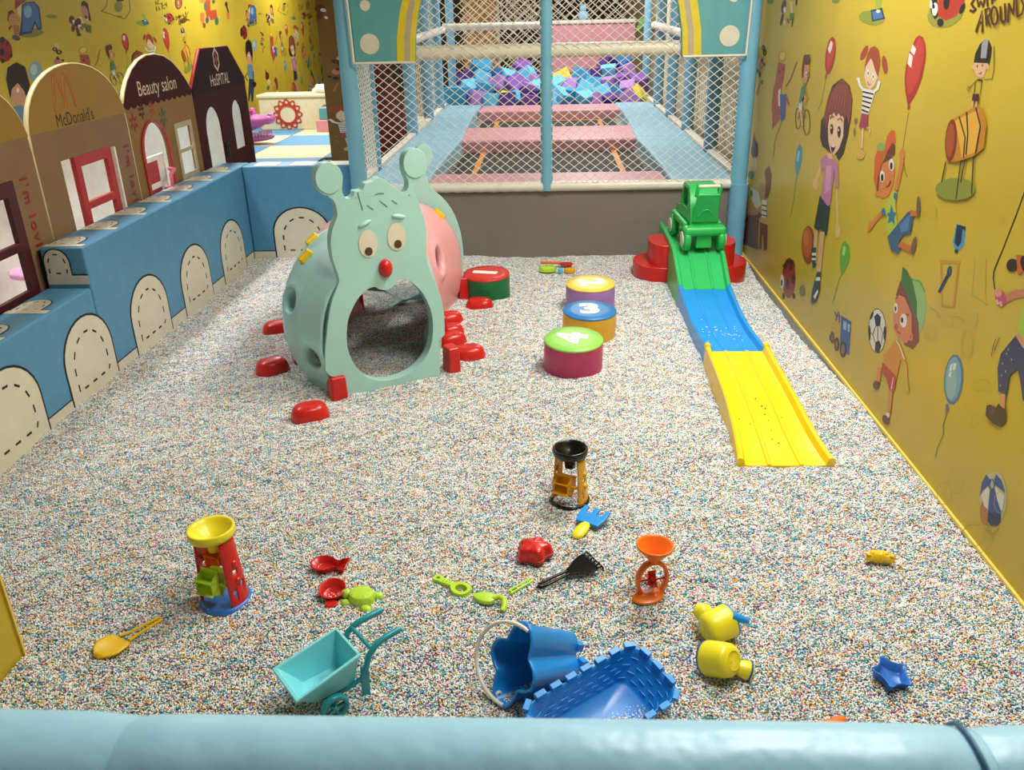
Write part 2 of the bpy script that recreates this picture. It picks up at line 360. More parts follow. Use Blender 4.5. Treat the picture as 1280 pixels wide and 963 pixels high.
# wallpaper figures: flat outlines on the wall, millimetres along the wall and up
PRINTS = [
 ('printed_girl',1,1,[('4A221A',[-4456,1362,-4328,1337,-4260,1280,-4247,1210,-4256,1112,-4284,1026,-4339,983,-4383,1002,-4480,996,-4574,1008,-4621,1010,-4683,1047,-4705,1133,-4657,1165,-4643,1236,-4590,1317]),('D9B48C',[-4530,988,-4502,944,-4431,956,-4459,1000]),('D8A878',[-4628,917,-4661,861,-4691,818,-4641,822,-4611,865,-4579,920]),('D8A878',[-4607,817,-4607,804,-4617,791,-4636,781,-4660,776,-4684,778,-4704,785,-4715,797,-4715,811,-4704,824,-4685,834,-4661,838,-4637,836,-4617,829]),('D8A878',[-4341,863,-4295,776,-4247,676,-4214,684,-4262,783,-4308,869]),('D8A878',[-4180,666,-4177,651,-4182,638,-4194,628,-4209,624,-4226,627,-4241,636,-4250,649,-4253,664,-4248,677,-4236,687,-4220,690,-4204,688,-4189,679]),('E0BC94',[-4572,1174,-4508,1194,-4400,1201,-4344,1183,-4318,1104,-4358,1040,-4423,996,-4484,1004,-4538,1049,-4575,1114]),('2A1814',[-4643,1167,-4584,1156,-4572,1114,-4538,1049,-4478,1003,-4581,1009,-4624,1010,-4683,1047,-4701,1125]),('2A1814',[-4347,1183,-4252,1209,-4255,1121,-4284,1026,-4339,983,-4384,998,-4358,1040,-4320,1102]),('7A3A2C',[-4662,1112,-4658,1174,-4639,1241,-4561,1303,-4448,1361,-4332,1336,-4268,1287,-4254,1225,-4261,1160,-4318,1206,-4327,1169,-4366,1202,-4393,1184,-4433,1201,-4462,1180,-4508,1195,-4535,1177,-4573,1185,-4594,1137,-4595,1085,-4636,1150]),('9A5A44',[-4587,1202,-4562,1264,-4503,1323,-4513,1324,-4572,1264,-4598,1202]),('9A5A44',[-4540,1207,-4520,1268,-4476,1325,-4486,1326,-4531,1268,-4551,1207]),('9A5A44',[-4493,1212,-4480,1272,-4450,1328,-4460,1328,-4491,1272,-4504,1212]),('9A5A44',[-4448,1217,-4441,1275,-4424,1330,-4434,1330,-4451,1275,-4459,1216]),('9A5A44',[-4404,1222,-4402,1279,-4398,1332,-4408,1331,-4412,1279,-4414,1221]),('9A5A44',[-4360,1226,-4363,1282,-4373,1334,-4383,1333,-4374,1282,-4370,1225]),('1A1614',[-4483,1116,-4481,1106,-4484,1096,-4492,1090,-4503,1089,-4515,1092,-4525,1100,-4532,1110,-4534,1121,-4531,1131,-4523,1136,-4512,1138,-4501,1134,-4490,1127]),('1A1614',[-4362,1119,-4360,1107,-4363,1097,-4371,1091,-4383,1089,-4395,1093,-4406,1101,-4414,1112,-4416,1124,-4413,1134,-4405,1141,-4393,1142,-4381,1138,-4369,1130]),('DAD6CC',[-4508,1120,-4507,1117,-4509,1115,-4511,1113,-4515,1113,-4519,1113,-4522,1115,-4524,1118,-4525,1121,-4523,1124,-4520,1125,-4517,1126,-4513,1125,-4510,1123]),('DAD6CC',[-4388,1123,-4388,1120,-4389,1118,-4392,1116,-4395,1116,-4399,1117,-4402,1119,-4404,1121,-4404,1124,-4403,1127,-4401,1128,-4397,1129,-4393,1128,-4390,1126]),('6B2A1A',[-4543,1159,-4526,1175,-4498,1170,-4489,1175,-4533,1179,-4559,1160]),('6B2A1A',[-4429,1165,-4393,1179,-4360,1168,-4348,1172,-4391,1184,-4440,1168]),('3A0E0C',[-4493,1039,-4455,1039,-4409,1043,-4441,1006,-4471,1015]),('DAD6CC',[-4487,1039,-4414,1042,-4438,1032,-4478,1031]),('B5719A',[-4548,981,-4483,969,-4415,978,-4340,966,-4282,865,-4332,851,-4382,934,-4372,759,-4426,734,-4541,752,-4541,825,-4531,908,-4597,904,-4621,938]),('C98DB0',[-4516,929,-4428,943,-4406,824,-4481,791]),('2A2638',[-4557,767,-4430,743,-4371,742,-4366,593,-4475,606,-4516,584,-4590,590]),('CFA07A',[-4469,592,-4462,518,-4446,378,-4378,396,-4394,534,-4401,606]),('CFA07A',[-4570,576,-4550,475,-4529,403,-4470,419,-4491,490,-4512,589]),('28304E',[-4583,476,-4504,497,-4482,416,-4494,383,-4525,379]),('DAD6CC',[-4566,451,-4496,470,-4493,456,-4560,438]),('DAD6CC',[-4555,425,-4490,442,-4486,432,-4550,414]),('28304E',[-4443,378,-4379,397,-4359,307,-4394,227,-4477,189,-4485,247]),('DAD6CC',[-4441,350,-4373,370,-4371,351,-4447,328]),('DAD6CC',[-4448,239,-4392,296,-4375,287,-4414,235]),]),
 ('printed_basketball',1,1,[('8A3418',[-4540,501,-4533,456,-4550,413,-4589,380,-4642,365,-4700,371,-4750,397,-4781,438,-4788,486,-4768,530,-4727,561,-4672,574,-4616,567,-4569,540]),('B4542A',[-4599,500,-4593,464,-4605,431,-4633,407,-4671,396,-4713,402,-4750,423,-4774,455,-4780,492,-4767,526,-4738,550,-4698,560,-4657,553,-4622,532]),('C86A3A',[-4670,507,-4666,486,-4671,468,-4685,455,-4704,449,-4726,453,-4745,466,-4758,485,-4762,505,-4756,524,-4742,537,-4722,542,-4701,538,-4682,525]),]),
 ('printed_boy_on_balloon',1,1,[('6E5A20',[-3588,1289,-3591,1221,-3589,1145,-3584,1146,-3586,1221,-3583,1289]),('3A2A18',[-3564,1108,-3537,1076,-3532,1078,-3559,1109]),('3A2A18',[-3538,1077,-3521,1062,-3516,1063,-3533,1078]),('3A2A18',[-3522,1062,-3495,1052,-3491,1054,-3518,1064]),('C4561E',[-3872,1073,-3854,1106,-3781,1131,-3770,1177,-3733,1206,-3695,1208,-3665,1166,-3705,1142,-3769,1104,-3787,1049,-3802,987,-3798,938,-3846,979]),('7FA04A',[-3778,1136,-3771,1129,-3774,1121,-3786,1113,-3805,1108,-3826,1106,-3847,1107,-3862,1112,-3869,1120,-3866,1128,-3853,1136,-3834,1141,-3813,1143,-3793,1142]),('6B2A1A',[-3788,929,-3805,994,-3773,1067,-3743,1115,-3702,1157,-3666,1152,-3656,1118,-3703,1091,-3751,1061,-3756,1003,-3759,946]),('C8763E',[-3785,1020,-3770,1060,-3702,1089,-3655,1093,-3625,1055,-3623,998,-3651,948,-3711,923,-3771,924,-3776,976]),('C8763E',[-3761,932,-3761,927,-3766,921,-3773,917,-3783,915,-3793,916,-3801,919,-3805,924,-3805,929,-3801,935,-3793,939,-3783,941,-3774,940,-3766,937]),('DAD6CC',[-3726,1014,-3724,1003,-3728,994,-3737,987,-3749,985,-3762,988,-3773,995,-3780,1004,-3782,1015,-3778,1025,-3769,1031,-3757,1033,-3744,1030,-3733,1024]),('DAD6CC',[-3645,1077,-3644,1066,-3648,1056,-3656,1049,-3669,1047,-3682,1050,-3693,1057,-3701,1067,-3702,1078,-3698,1088,-3689,1095,-3677,1097,-3664,1094,-3653,1087]),('1A1614',[-3736,1008,-3734,1001,-3736,995,-3741,991,-3748,990,-3755,991,-3762,996,-3766,1002,-3768,1009,-3766,1015,-3761,1019,-3754,1020,-3747,1019,-3740,1014]),('1A1614',[-3658,1069,-3657,1063,-3658,1057,-3663,1053,-3670,1052,-3677,1054,-3683,1058,-3687,1065,-3689,1071,-3687,1077,-3682,1081,-3676,1082,-3668,1080,-3662,1076]),('D8784A',[-3718,972,-3719,968,-3724,963,-3732,959,-3742,958,-3752,958,-3760,960,-3764,964,-3764,968,-3759,973,-3750,976,-3740,978,-3730,978,-3722,976]),('D8784A',[-3629,1043,-3629,1039,-3633,1035,-3639,1032,-3647,1030,-3655,1031,-3662,1033,-3666,1037,-3666,1042,-3662,1046,-3655,1049,-3647,1050,-3639,1050,-3633,1047]),('6A1A10',[-3689,974,-3661,985,-3646,1011,-3658,1010,-3673,986,-3697,977]),('C8763E',[-3563,986,-3552,1059,-3551,1112,-3591,1108,-3593,1055,-3605,981]),('C8763E',[-3554,1133,-3552,1124,-3556,1116,-3565,1110,-3576,1108,-3589,1110,-3599,1117,-3606,1125,-3607,1135,-3603,1143,-3594,1149,-3582,1151,-3570,1148,-3560,1142]),('C8763E',[-3705,871,-3769,820,-3808,781,-3771,781,-3734,819,-3672,868]),('C8763E',[-3774,782,-3782,771,-3793,762,-3806,756,-3818,754,-3826,758,-3829,766,-3826,777,-3818,788,-3807,798,-3794,804,-3782,805,-3774,801,-3771,793]),('A9B83C',[-3693,880,-3596,981,-3569,979,-3564,930,-3509,855,-3591,786,-3622,813,-3628,864]),('2E6E96',[-3605,921,-3571,895,-3537,898,-3554,874,-3535,848,-3575,855,-3608,835,-3609,865,-3638,873,-3606,885]),('2E6E96',[-3560,963,-3559,956,-3561,950,-3567,946,-3575,944,-3583,946,-3591,950,-3595,956,-3596,963,-3593,969,-3587,973,-3580,975,-3571,973,-3564,969]),('2E6E96',[-3652,877,-3652,870,-3656,864,-3663,859,-3673,857,-3684,857,-3692,861,-3698,867,-3698,875,-3694,881,-3686,886,-3676,888,-3666,887,-3657,883]),('35597E',[-3512,854,-3432,924,-3392,942,-3369,929,-3370,852,-3433,830,-3465,798,-3440,762,-3470,743,-3533,745,-3589,783]),('4D76A0',[-3487,860,-3404,921,-3395,860,-3457,834]),('C0622E',[-3399,916,-3336,930,-3342,948,-3406,934]),('6A5048',[-3324,970,-3318,953,-3317,939,-3321,930,-3328,928,-3338,934,-3349,946,-3358,963,-3363,980,-3365,994,-3361,1003,-3353,1005,-3343,999,-3333,986]),('C0622E',[-3465,774,-3347,784,-3335,808,-3452,799]),('6A5048',[-3301,820,-3305,804,-3311,790,-3320,781,-3329,780,-3337,785,-3342,797,-3342,813,-3339,829,-3332,843,-3324,851,-3314,853,-3307,847,-3302,835]),]),
 ('printed_red_balloon',1,1,[('9C2A22',[-3605,1579,-3563,1571,-3529,1545,-3512,1515,-3507,1484,-3513,1425,-3541,1371,-3589,1324,-3613,1324,-3650,1362,-3683,1413,-3689,1458,-3678,1511,-3658,1540,-3637,1567]),('B83A2E',[-3603,1570,-3567,1563,-3539,1533,-3527,1483,-3546,1419,-3584,1372,-3621,1356,-3664,1415,-3667,1500]),('DCD2CC',[-3654,1545,-3612,1528,-3624,1505,-3667,1518]),('DCD2CC',[-3675,1512,-3633,1501,-3632,1457,-3677,1471]),('9C2A22',[-3609,1328,-3596,1330,-3575,1307,-3603,1302]),]),
 ('printed_small_red_balloon',1,1,[('9C2A22',[-4682,1545,-4634,1531,-4606,1502,-4599,1456,-4617,1404,-4663,1366,-4708,1365,-4752,1402,-4767,1459,-4746,1517,-4718,1536]),('B83A2E',[-4682,1534,-4634,1506,-4630,1455,-4662,1407,-4706,1389,-4734,1429,-4729,1497]),('DCCFCB',[-4705,1526,-4664,1515,-4671,1489,-4695,1462,-4737,1486]),('9C2A22',[-4722,1367,-4725,1338,-4699,1339,-4697,1368]),('8A7A28',[-4715,1339,-4724,1275,-4717,1276,-4708,1339]),('8A7A28',[-4724,1277,-4742,1214,-4735,1215,-4717,1277]),('8A7A28',[-4741,1216,-4778,1184,-4771,1183,-4734,1215]),]),
 ('printed_girl_in_stripes',1,1,[('9A3E22',[-4156,1486,-4172,1472,-4193,1461,-4214,1456,-4230,1458,-4238,1466,-4237,1478,-4226,1493,-4209,1507,-4188,1517,-4168,1522,-4153,1520,-4145,1512,-4146,1500]),('9A3E22',[-3888,1457,-3877,1441,-3875,1428,-3882,1419,-3895,1418,-3914,1423,-3933,1435,-3950,1450,-3961,1466,-3963,1480,-3956,1488,-3942,1490,-3924,1484,-3904,1472]),('9A3E22',[-4073,1523,-4014,1510,-3974,1468,-3972,1433,-3980,1400,-4150,1394,-4162,1440,-4147,1487,-4117,1515]),('D8B896',[-4095,1471,-4148,1432,-4150,1394,-4101,1354,-4055,1340,-4006,1359,-3979,1399,-4021,1425,-4068,1459]),('DAD6CC',[-4090,1410,-4089,1403,-4091,1398,-4096,1394,-4103,1394,-4111,1396,-4118,1401,-4123,1408,-4124,1414,-4121,1420,-4116,1423,-4109,1424,-4101,1421,-4094,1416]),('DAD6CC',[-4012,1398,-4011,1392,-4014,1386,-4020,1383,-4028,1382,-4037,1384,-4044,1389,-4049,1396,-4050,1402,-4047,1408,-4041,1411,-4033,1412,-4024,1409,-4017,1405]),('1A1614',[-4096,1408,-4095,1405,-4096,1403,-4099,1402,-4102,1401,-4105,1402,-4108,1405,-4110,1407,-4110,1410,-4109,1412,-4107,1414,-4104,1414,-4101,1413,-4098,1411]),('1A1614',[-4027,1398,-4027,1395,-4027,1393,-4030,1392,-4032,1392,-4036,1393,-4038,1395,-4040,1397,-4041,1400,-4040,1402,-4038,1404,-4035,1404,-4032,1403,-4029,1401]),('B02A22',[-4098,1372,-4069,1355,-4046,1366,-4055,1368,-4064,1358,-4088,1374]),('DAD6CC',[-4112,1335,-4169,1352,-4210,1383,-4244,1377,-4200,1345,-4138,1326]),('DAD6CC',[-4001,1329,-3945,1350,-3933,1385,-3966,1385,-3976,1353,-4025,1336]),('DAD6CC',[-4139,1341,-3982,1342,-4021,1238,-4120,1233]),('1A1614',[-4138,1322,-3998,1323,-3996,1330,-4136,1329]),('1A1614',[-4133,1303,-4005,1303,-4003,1310,-4131,1310]),('1A1614',[-4129,1284,-4012,1283,-4009,1290,-4126,1290]),('1A1614',[-4124,1264,-4019,1263,-4016,1270,-4120,1271]),('1A1614',[-4120,1245,-4027,1243,-4022,1250,-4115,1252]),('98324A',[-4107,1235,-4024,1236,-4005,1176,-4123,1173]),('D8B896',[-4076,1171,-4053,1085,-4033,1087,-4056,1173]),('C8A040',[-3994,1066,-3996,1056,-4007,1047,-4026,1040,-4050,1036,-4073,1036,-4092,1041,-4101,1050,-4100,1059,-4088,1069,-4068,1076,-4044,1080,-4021,1079,-4003,1074]),('D8B896',[-4013,1176,-3979,1189,-3979,1164,-3964,1166,-3968,1193,-4022,1180]),('6A6A3A',[-4155,1145,-4153,1139,-4155,1133,-4159,1129,-4165,1129,-4172,1131,-4179,1135,-4183,1142,-4184,1149,-4183,1154,-4178,1158,-4172,1159,-4165,1157,-4159,1152]),('6A6A3A',[-4148,1197,-4148,1193,-4153,1188,-4162,1185,-4172,1184,-4182,1185,-4190,1188,-4195,1192,-4194,1197,-4189,1201,-4181,1204,-4170,1206,-4160,1205,-4152,1202]),]),
 ('printed_drummer',1,1,[('1A1614',[-3115,1504,-3116,1532,-3096,1564,-3069,1579,-3039,1578,-3009,1557,-3002,1531,-3004,1503,-3019,1509]),('8E8E92',[-3083,1567,-3069,1580,-3042,1579,-3034,1523,-3072,1521]),('CFA47C',[-3114,1505,-3022,1508,-3018,1490,-3025,1465,-3050,1459,-3081,1466,-3100,1482]),('CFA47C',[-3001,1498,-3000,1494,-3001,1491,-3004,1489,-3008,1489,-3012,1491,-3016,1493,-3018,1497,-3019,1501,-3018,1504,-3015,1506,-3011,1506,-3007,1504,-3003,1502]),('CFA47C',[-3104,1490,-3103,1487,-3104,1484,-3106,1482,-3108,1482,-3112,1483,-3115,1486,-3117,1489,-3118,1493,-3117,1496,-3115,1498,-3112,1498,-3109,1496,-3106,1494]),('1A1614',[-3080,1496,-3080,1494,-3080,1492,-3081,1491,-3083,1491,-3085,1492,-3086,1494,-3088,1496,-3088,1498,-3088,1499,-3087,1500,-3085,1500,-3083,1500,-3081,1498]),('1A1614',[-3044,1500,-3044,1498,-3044,1497,-3045,1496,-3047,1496,-3049,1497,-3051,1498,-3052,1500,-3052,1502,-3052,1504,-3051,1505,-3049,1505,-3047,1504,-3046,1502]),('7A2018',[-3063,1473,-3048,1473,-3042,1480,-3047,1481,-3051,1475,-3063,1475]),('4A3A18',[-3017,1457,-2963,1462,-2964,1464,-3018,1459]),('4A3A18',[-2963,1463,-2963,1494,-2967,1494,-2967,1463]),('4A3A18',[-2963,1493,-2992,1561,-2997,1561,-2967,1493]),('4A3A18',[-3063,1456,-3103,1430,-3115,1421,-3111,1420,-3099,1429,-3059,1455]),('4A3A18',[-3077,1451,-3071,1410,-3066,1410,-3072,1451]),('4A3A18',[-3032,1454,-3027,1412,-3023,1412,-3027,1454]),('1A1614',[-3060,1451,-3025,1452,-3026,1457,-3060,1456]),('4A3A18',[-3104,1423,-3104,1419,-3100,1419,-3100,1423]),('4A3A18',[-3103,1420,-3105,1417,-3102,1417,-3099,1420]),('4A3A18',[-3104,1418,-3109,1416,-3105,1415,-3101,1417]),('4A3A18',[-3106,1416,-3112,1416,-3111,1414,-3105,1415]),('4A3A18',[-3109,1416,-3115,1417,-3117,1416,-3111,1414]),('4A3A18',[-3113,1416,-3118,1419,-3121,1418,-3116,1415]),('4A3A18',[-3116,1418,-3119,1422,-3123,1421,-3120,1418]),('4A3A18',[-3119,1421,-3119,1425,-3123,1425,-3123,1421]),('4A3A18',[-3119,1424,-3117,1427,-3121,1427,-3123,1424]),('4A3A18',[-3119,1426,-3114,1428,-3117,1429,-3122,1427]),('4A3A18',[-3117,1428,-3111,1428,-3112,1430,-3118,1429]),('4A3A18',[-3114,1428,-3108,1427,-3106,1428,-3112,1430]),('4A3A18',[-3110,1428,-3105,1425,-3102,1426,-3107,1429]),('4A3A18',[-3106,1426,-3104,1422,-3100,1423,-3103,1426]),('4A1A2A',[-3072,1408,-3025,1412,-3020,1388,-3070,1387]),('CFA47C',[-3067,1386,-3063,1360,-3054,1360,-3057,1386]),('CFA47C',[-3039,1387,-3033,1363,-3024,1363,-3030,1387]),('7E8A30',[-2923,1115,-2930,1097,-2963,1077,-3017,1059,-3083,1045,-3149,1039,-3199,1044,-3223,1057,-3214,1077,-3175,1098,-3115,1117,-3048,1129,-2987,1133,-2943,1128]),('2A1A10',[-3182,1164,-3185,1090,-3176,1091,-3173,1165]),('2A1A10',[-3070,1196,-3050,1057,-3042,1058,-3062,1197]),('2A1A10',[-3040,1215,-3039,1117,-3031,1118,-3032,1216]),('2A1A10',[-2988,1223,-2946,1094,-2938,1095,-2980,1224]),('B87A1E',[-3207,1257,-3185,1312,-3033,1371,-2981,1370,-2936,1327,-2922,1250,-2980,1215,-3090,1179,-3161,1169]),('D6A236',[-3162,1310,-3009,1363,-2969,1306,-2971,1230,-3060,1198]),('7A2E16',[-3120,1247,-3116,1215,-3122,1189,-3137,1173,-3158,1170,-3180,1182,-3200,1206,-3213,1237,-3217,1268,-3210,1295,-3195,1310,-3174,1312,-3152,1300,-3132,1277]),('A24A20',[-3140,1244,-3137,1219,-3140,1198,-3150,1186,-3165,1184,-3180,1194,-3195,1213,-3205,1237,-3208,1263,-3204,1283,-3194,1295,-3180,1297,-3164,1287,-3150,1268]),('2A1A10',[-3142,1326,-3069,1266,-3053,1199,-3043,1200,-3060,1267,-3133,1328]),('2A1A10',[-3092,1347,-3053,1277,-3039,1210,-3029,1212,-3044,1278,-3082,1348]),('2A1A10',[-3032,1367,-2977,1314,-2974,1225,-2964,1226,-2968,1315,-3023,1369]),]),
 ('printed_ladybird',1,1,[('8A8A34',[-3271,1685,-3256,1665,-3269,1644,-3307,1625,-3365,1612,-3434,1608,-3498,1614,-3544,1630,-3561,1652,-3545,1675,-3501,1694,-3438,1706,-3371,1708,-3312,1701]),('A82E22',[-3481,1735,-3358,1743,-3270,1714,-3264,1687,-3309,1649,-3390,1633,-3460,1648,-3487,1681]),('1A1614',[-3550,1718,-3500,1724,-3485,1681,-3460,1648,-3485,1636,-3529,1658,-3553,1692]),('DAD6CC',[-3474,1670,-3475,1661,-3480,1653,-3490,1649,-3502,1649,-3513,1654,-3522,1662,-3527,1672,-3526,1682,-3520,1690,-3511,1694,-3499,1693,-3488,1689,-3479,1680]),('1A1614',[-3504,1681,-3504,1677,-3506,1674,-3510,1673,-3515,1673,-3520,1674,-3525,1677,-3528,1681,-3528,1684,-3526,1687,-3522,1689,-3517,1689,-3512,1687,-3507,1684]),('DAD6CC',[-3530,1688,-3528,1682,-3529,1676,-3533,1674,-3538,1674,-3544,1677,-3549,1682,-3553,1688,-3555,1695,-3554,1700,-3551,1703,-3545,1703,-3539,1700,-3534,1695]),('1A1614',[-3384,1692,-3384,1682,-3389,1675,-3398,1671,-3409,1671,-3421,1676,-3430,1684,-3435,1694,-3435,1703,-3430,1711,-3420,1715,-3409,1714,-3398,1709,-3389,1701]),('1A1614',[-3404,1627,-3404,1621,-3410,1616,-3420,1614,-3432,1613,-3445,1616,-3455,1621,-3460,1627,-3460,1633,-3454,1638,-3444,1640,-3432,1640,-3419,1638,-3410,1633]),('1A1614',[-3257,1671,-3263,1664,-3271,1659,-3280,1657,-3288,1658,-3292,1663,-3293,1669,-3289,1677,-3283,1683,-3274,1688,-3266,1690,-3258,1689,-3254,1684,-3253,1678]),('1A1614',[-3311,1721,-3310,1715,-3314,1711,-3321,1708,-3331,1708,-3341,1711,-3349,1716,-3354,1722,-3354,1728,-3350,1733,-3343,1735,-3333,1735,-3323,1732,-3315,1727]),]),
 ('printed_lettering',1,1,[('4A1E14',[-3200,1708,-3221,1688,-3205,1684,-3183,1704]),('4A1E14',[-3221,1687,-3194,1674,-3181,1678,-3208,1692]),('4A1E14',[-3200,1677,-3173,1667,-3164,1672,-3189,1682]),('4A1E14',[-3177,1675,-3197,1664,-3181,1659,-3162,1670]),('4A1E14',[-3180,1665,-3212,1672,-3218,1665,-3185,1659]),('4A1E14',[-3186,1707,-3159,1678,-3146,1679,-3173,1708]),('4A1E14',[-3148,1677,-3138,1696,-3152,1698,-3162,1680]),('4A1E14',[-3153,1696,-3125,1677,-3114,1679,-3142,1698]),('4A1E14',[-3115,1677,-3113,1708,-3127,1709,-3129,1678]),('4A1E14',[-3114,1707,-3096,1679,-3082,1680,-3099,1707]),('4A1E14',[-3086,1718,-3069,1686,-3055,1686,-3072,1718]),('4A1E14',[-3083,1715,-3048,1708,-3045,1712,-3080,1719]),('4A1E14',[-3054,1712,-3053,1699,-3043,1698,-3044,1711]),('4A1E14',[-3048,1702,-3072,1698,-3066,1694,-3043,1698]),('4A1E14',[-3127,1600,-3120,1666,-3099,1600,-3082,1601,-3122,1673,-3145,1602]),('4A1E14',[-3123,1627,-3101,1629,-3105,1634,-3127,1632]),('4A1E14',[-3064,1622,-3093,1671,-3107,1671,-3077,1621]),('4A1E14',[-3099,1667,-3068,1672,-3074,1677,-3105,1672]),('4A1E14',[-3080,1675,-3063,1661,-3053,1663,-3069,1676]),('4A1E14',[-3064,1665,-3077,1650,-3065,1648,-3053,1663]),('4A1E14',[-3070,1653,-3091,1649,-3085,1644,-3064,1648]),('4A1E14',[-3083,1647,-3050,1619,-3038,1621,-3071,1649]),('4A1E14',[-3008,1680,-2985,1638,-2971,1638,-2994,1680]),('4A1E14',[-2986,1638,-2959,1628,-2952,1633,-2978,1643]),('4A1E14',[-2953,1629,-2943,1641,-2956,1644,-2966,1632]),('4A1E14',[-2943,1640,-2968,1688,-2982,1688,-2957,1640]),('4A1E14',[-2925,1632,-2943,1689,-2955,1689,-2937,1632]),('4A1E14',[-2955,1688,-2912,1655,-2901,1657,-2945,1690]),('4A1E14',[-2902,1656,-2915,1701,-2927,1701,-2914,1656]),('4A1E14',[-2914,1700,-2886,1648,-2873,1649,-2901,1700]),('4A1E14',[-2878,1647,-2850,1657,-2858,1661,-2886,1651]),('4A1E14',[-2851,1657,-2850,1682,-2860,1683,-2861,1658]),('4A1E14',[-2849,1681,-2877,1704,-2886,1703,-2858,1679]),('4A1E14',[-2879,1705,-2913,1704,-2909,1699,-2876,1700]),('4A1E14',[-3010,1654,-3006,1639,-2992,1639,-2995,1653]),('4A1E14',[-3006,1643,-3009,1631,-2994,1629,-2992,1641]),('4A1E14',[-3006,1635,-3016,1627,-3003,1623,-2993,1631]),('4A1E14',[-3005,1630,-3022,1629,-3019,1623,-3003,1623]),('4A1E14',[-3010,1627,-3026,1634,-3036,1630,-3019,1623]),('4A1E14',[-3020,1631,-3033,1643,-3046,1641,-3033,1629]),('4A1E14',[-3030,1639,-3039,1654,-3053,1653,-3044,1638]),('4A1E14',[-3037,1650,-3041,1664,-3056,1665,-3052,1650]),('4A1E14',[-3041,1661,-3038,1673,-3053,1675,-3056,1662]),('4A1E14',[-3041,1669,-3031,1677,-3044,1681,-3054,1673]),('4A1E14',[-3042,1674,-3025,1674,-3028,1680,-3044,1681]),('4A1E14',[-3037,1677,-3021,1669,-3012,1673,-3028,1680]),('4A1E14',[-3027,1673,-3014,1661,-3001,1663,-3014,1675]),('4A1E14',[-3017,1665,-3008,1650,-2994,1651,-3003,1665]),]),
 ('printed_robot_leg',1,1,[('828E34',[-3995,1631,-4010,1619,-4054,1611,-4119,1607,-4194,1610,-4264,1617,-4314,1629,-4332,1643,-4313,1655,-4263,1664,-4194,1666,-4119,1663,-4054,1655,-4010,1643]),('1E3050',[-4186,1668,-4047,1678,-3994,1634,-4143,1621]),('3E6C9A',[-4164,1662,-4057,1670,-4016,1638,-4130,1629]),('8EA23A',[-4158,1735,-4072,1734,-4064,1676,-4119,1670]),('D8D8B0',[-4061,1663,-4062,1660,-4068,1658,-4078,1657,-4090,1656,-4101,1658,-4110,1660,-4114,1663,-4112,1666,-4106,1669,-4096,1670,-4084,1670,-4073,1669,-4065,1666]),]),
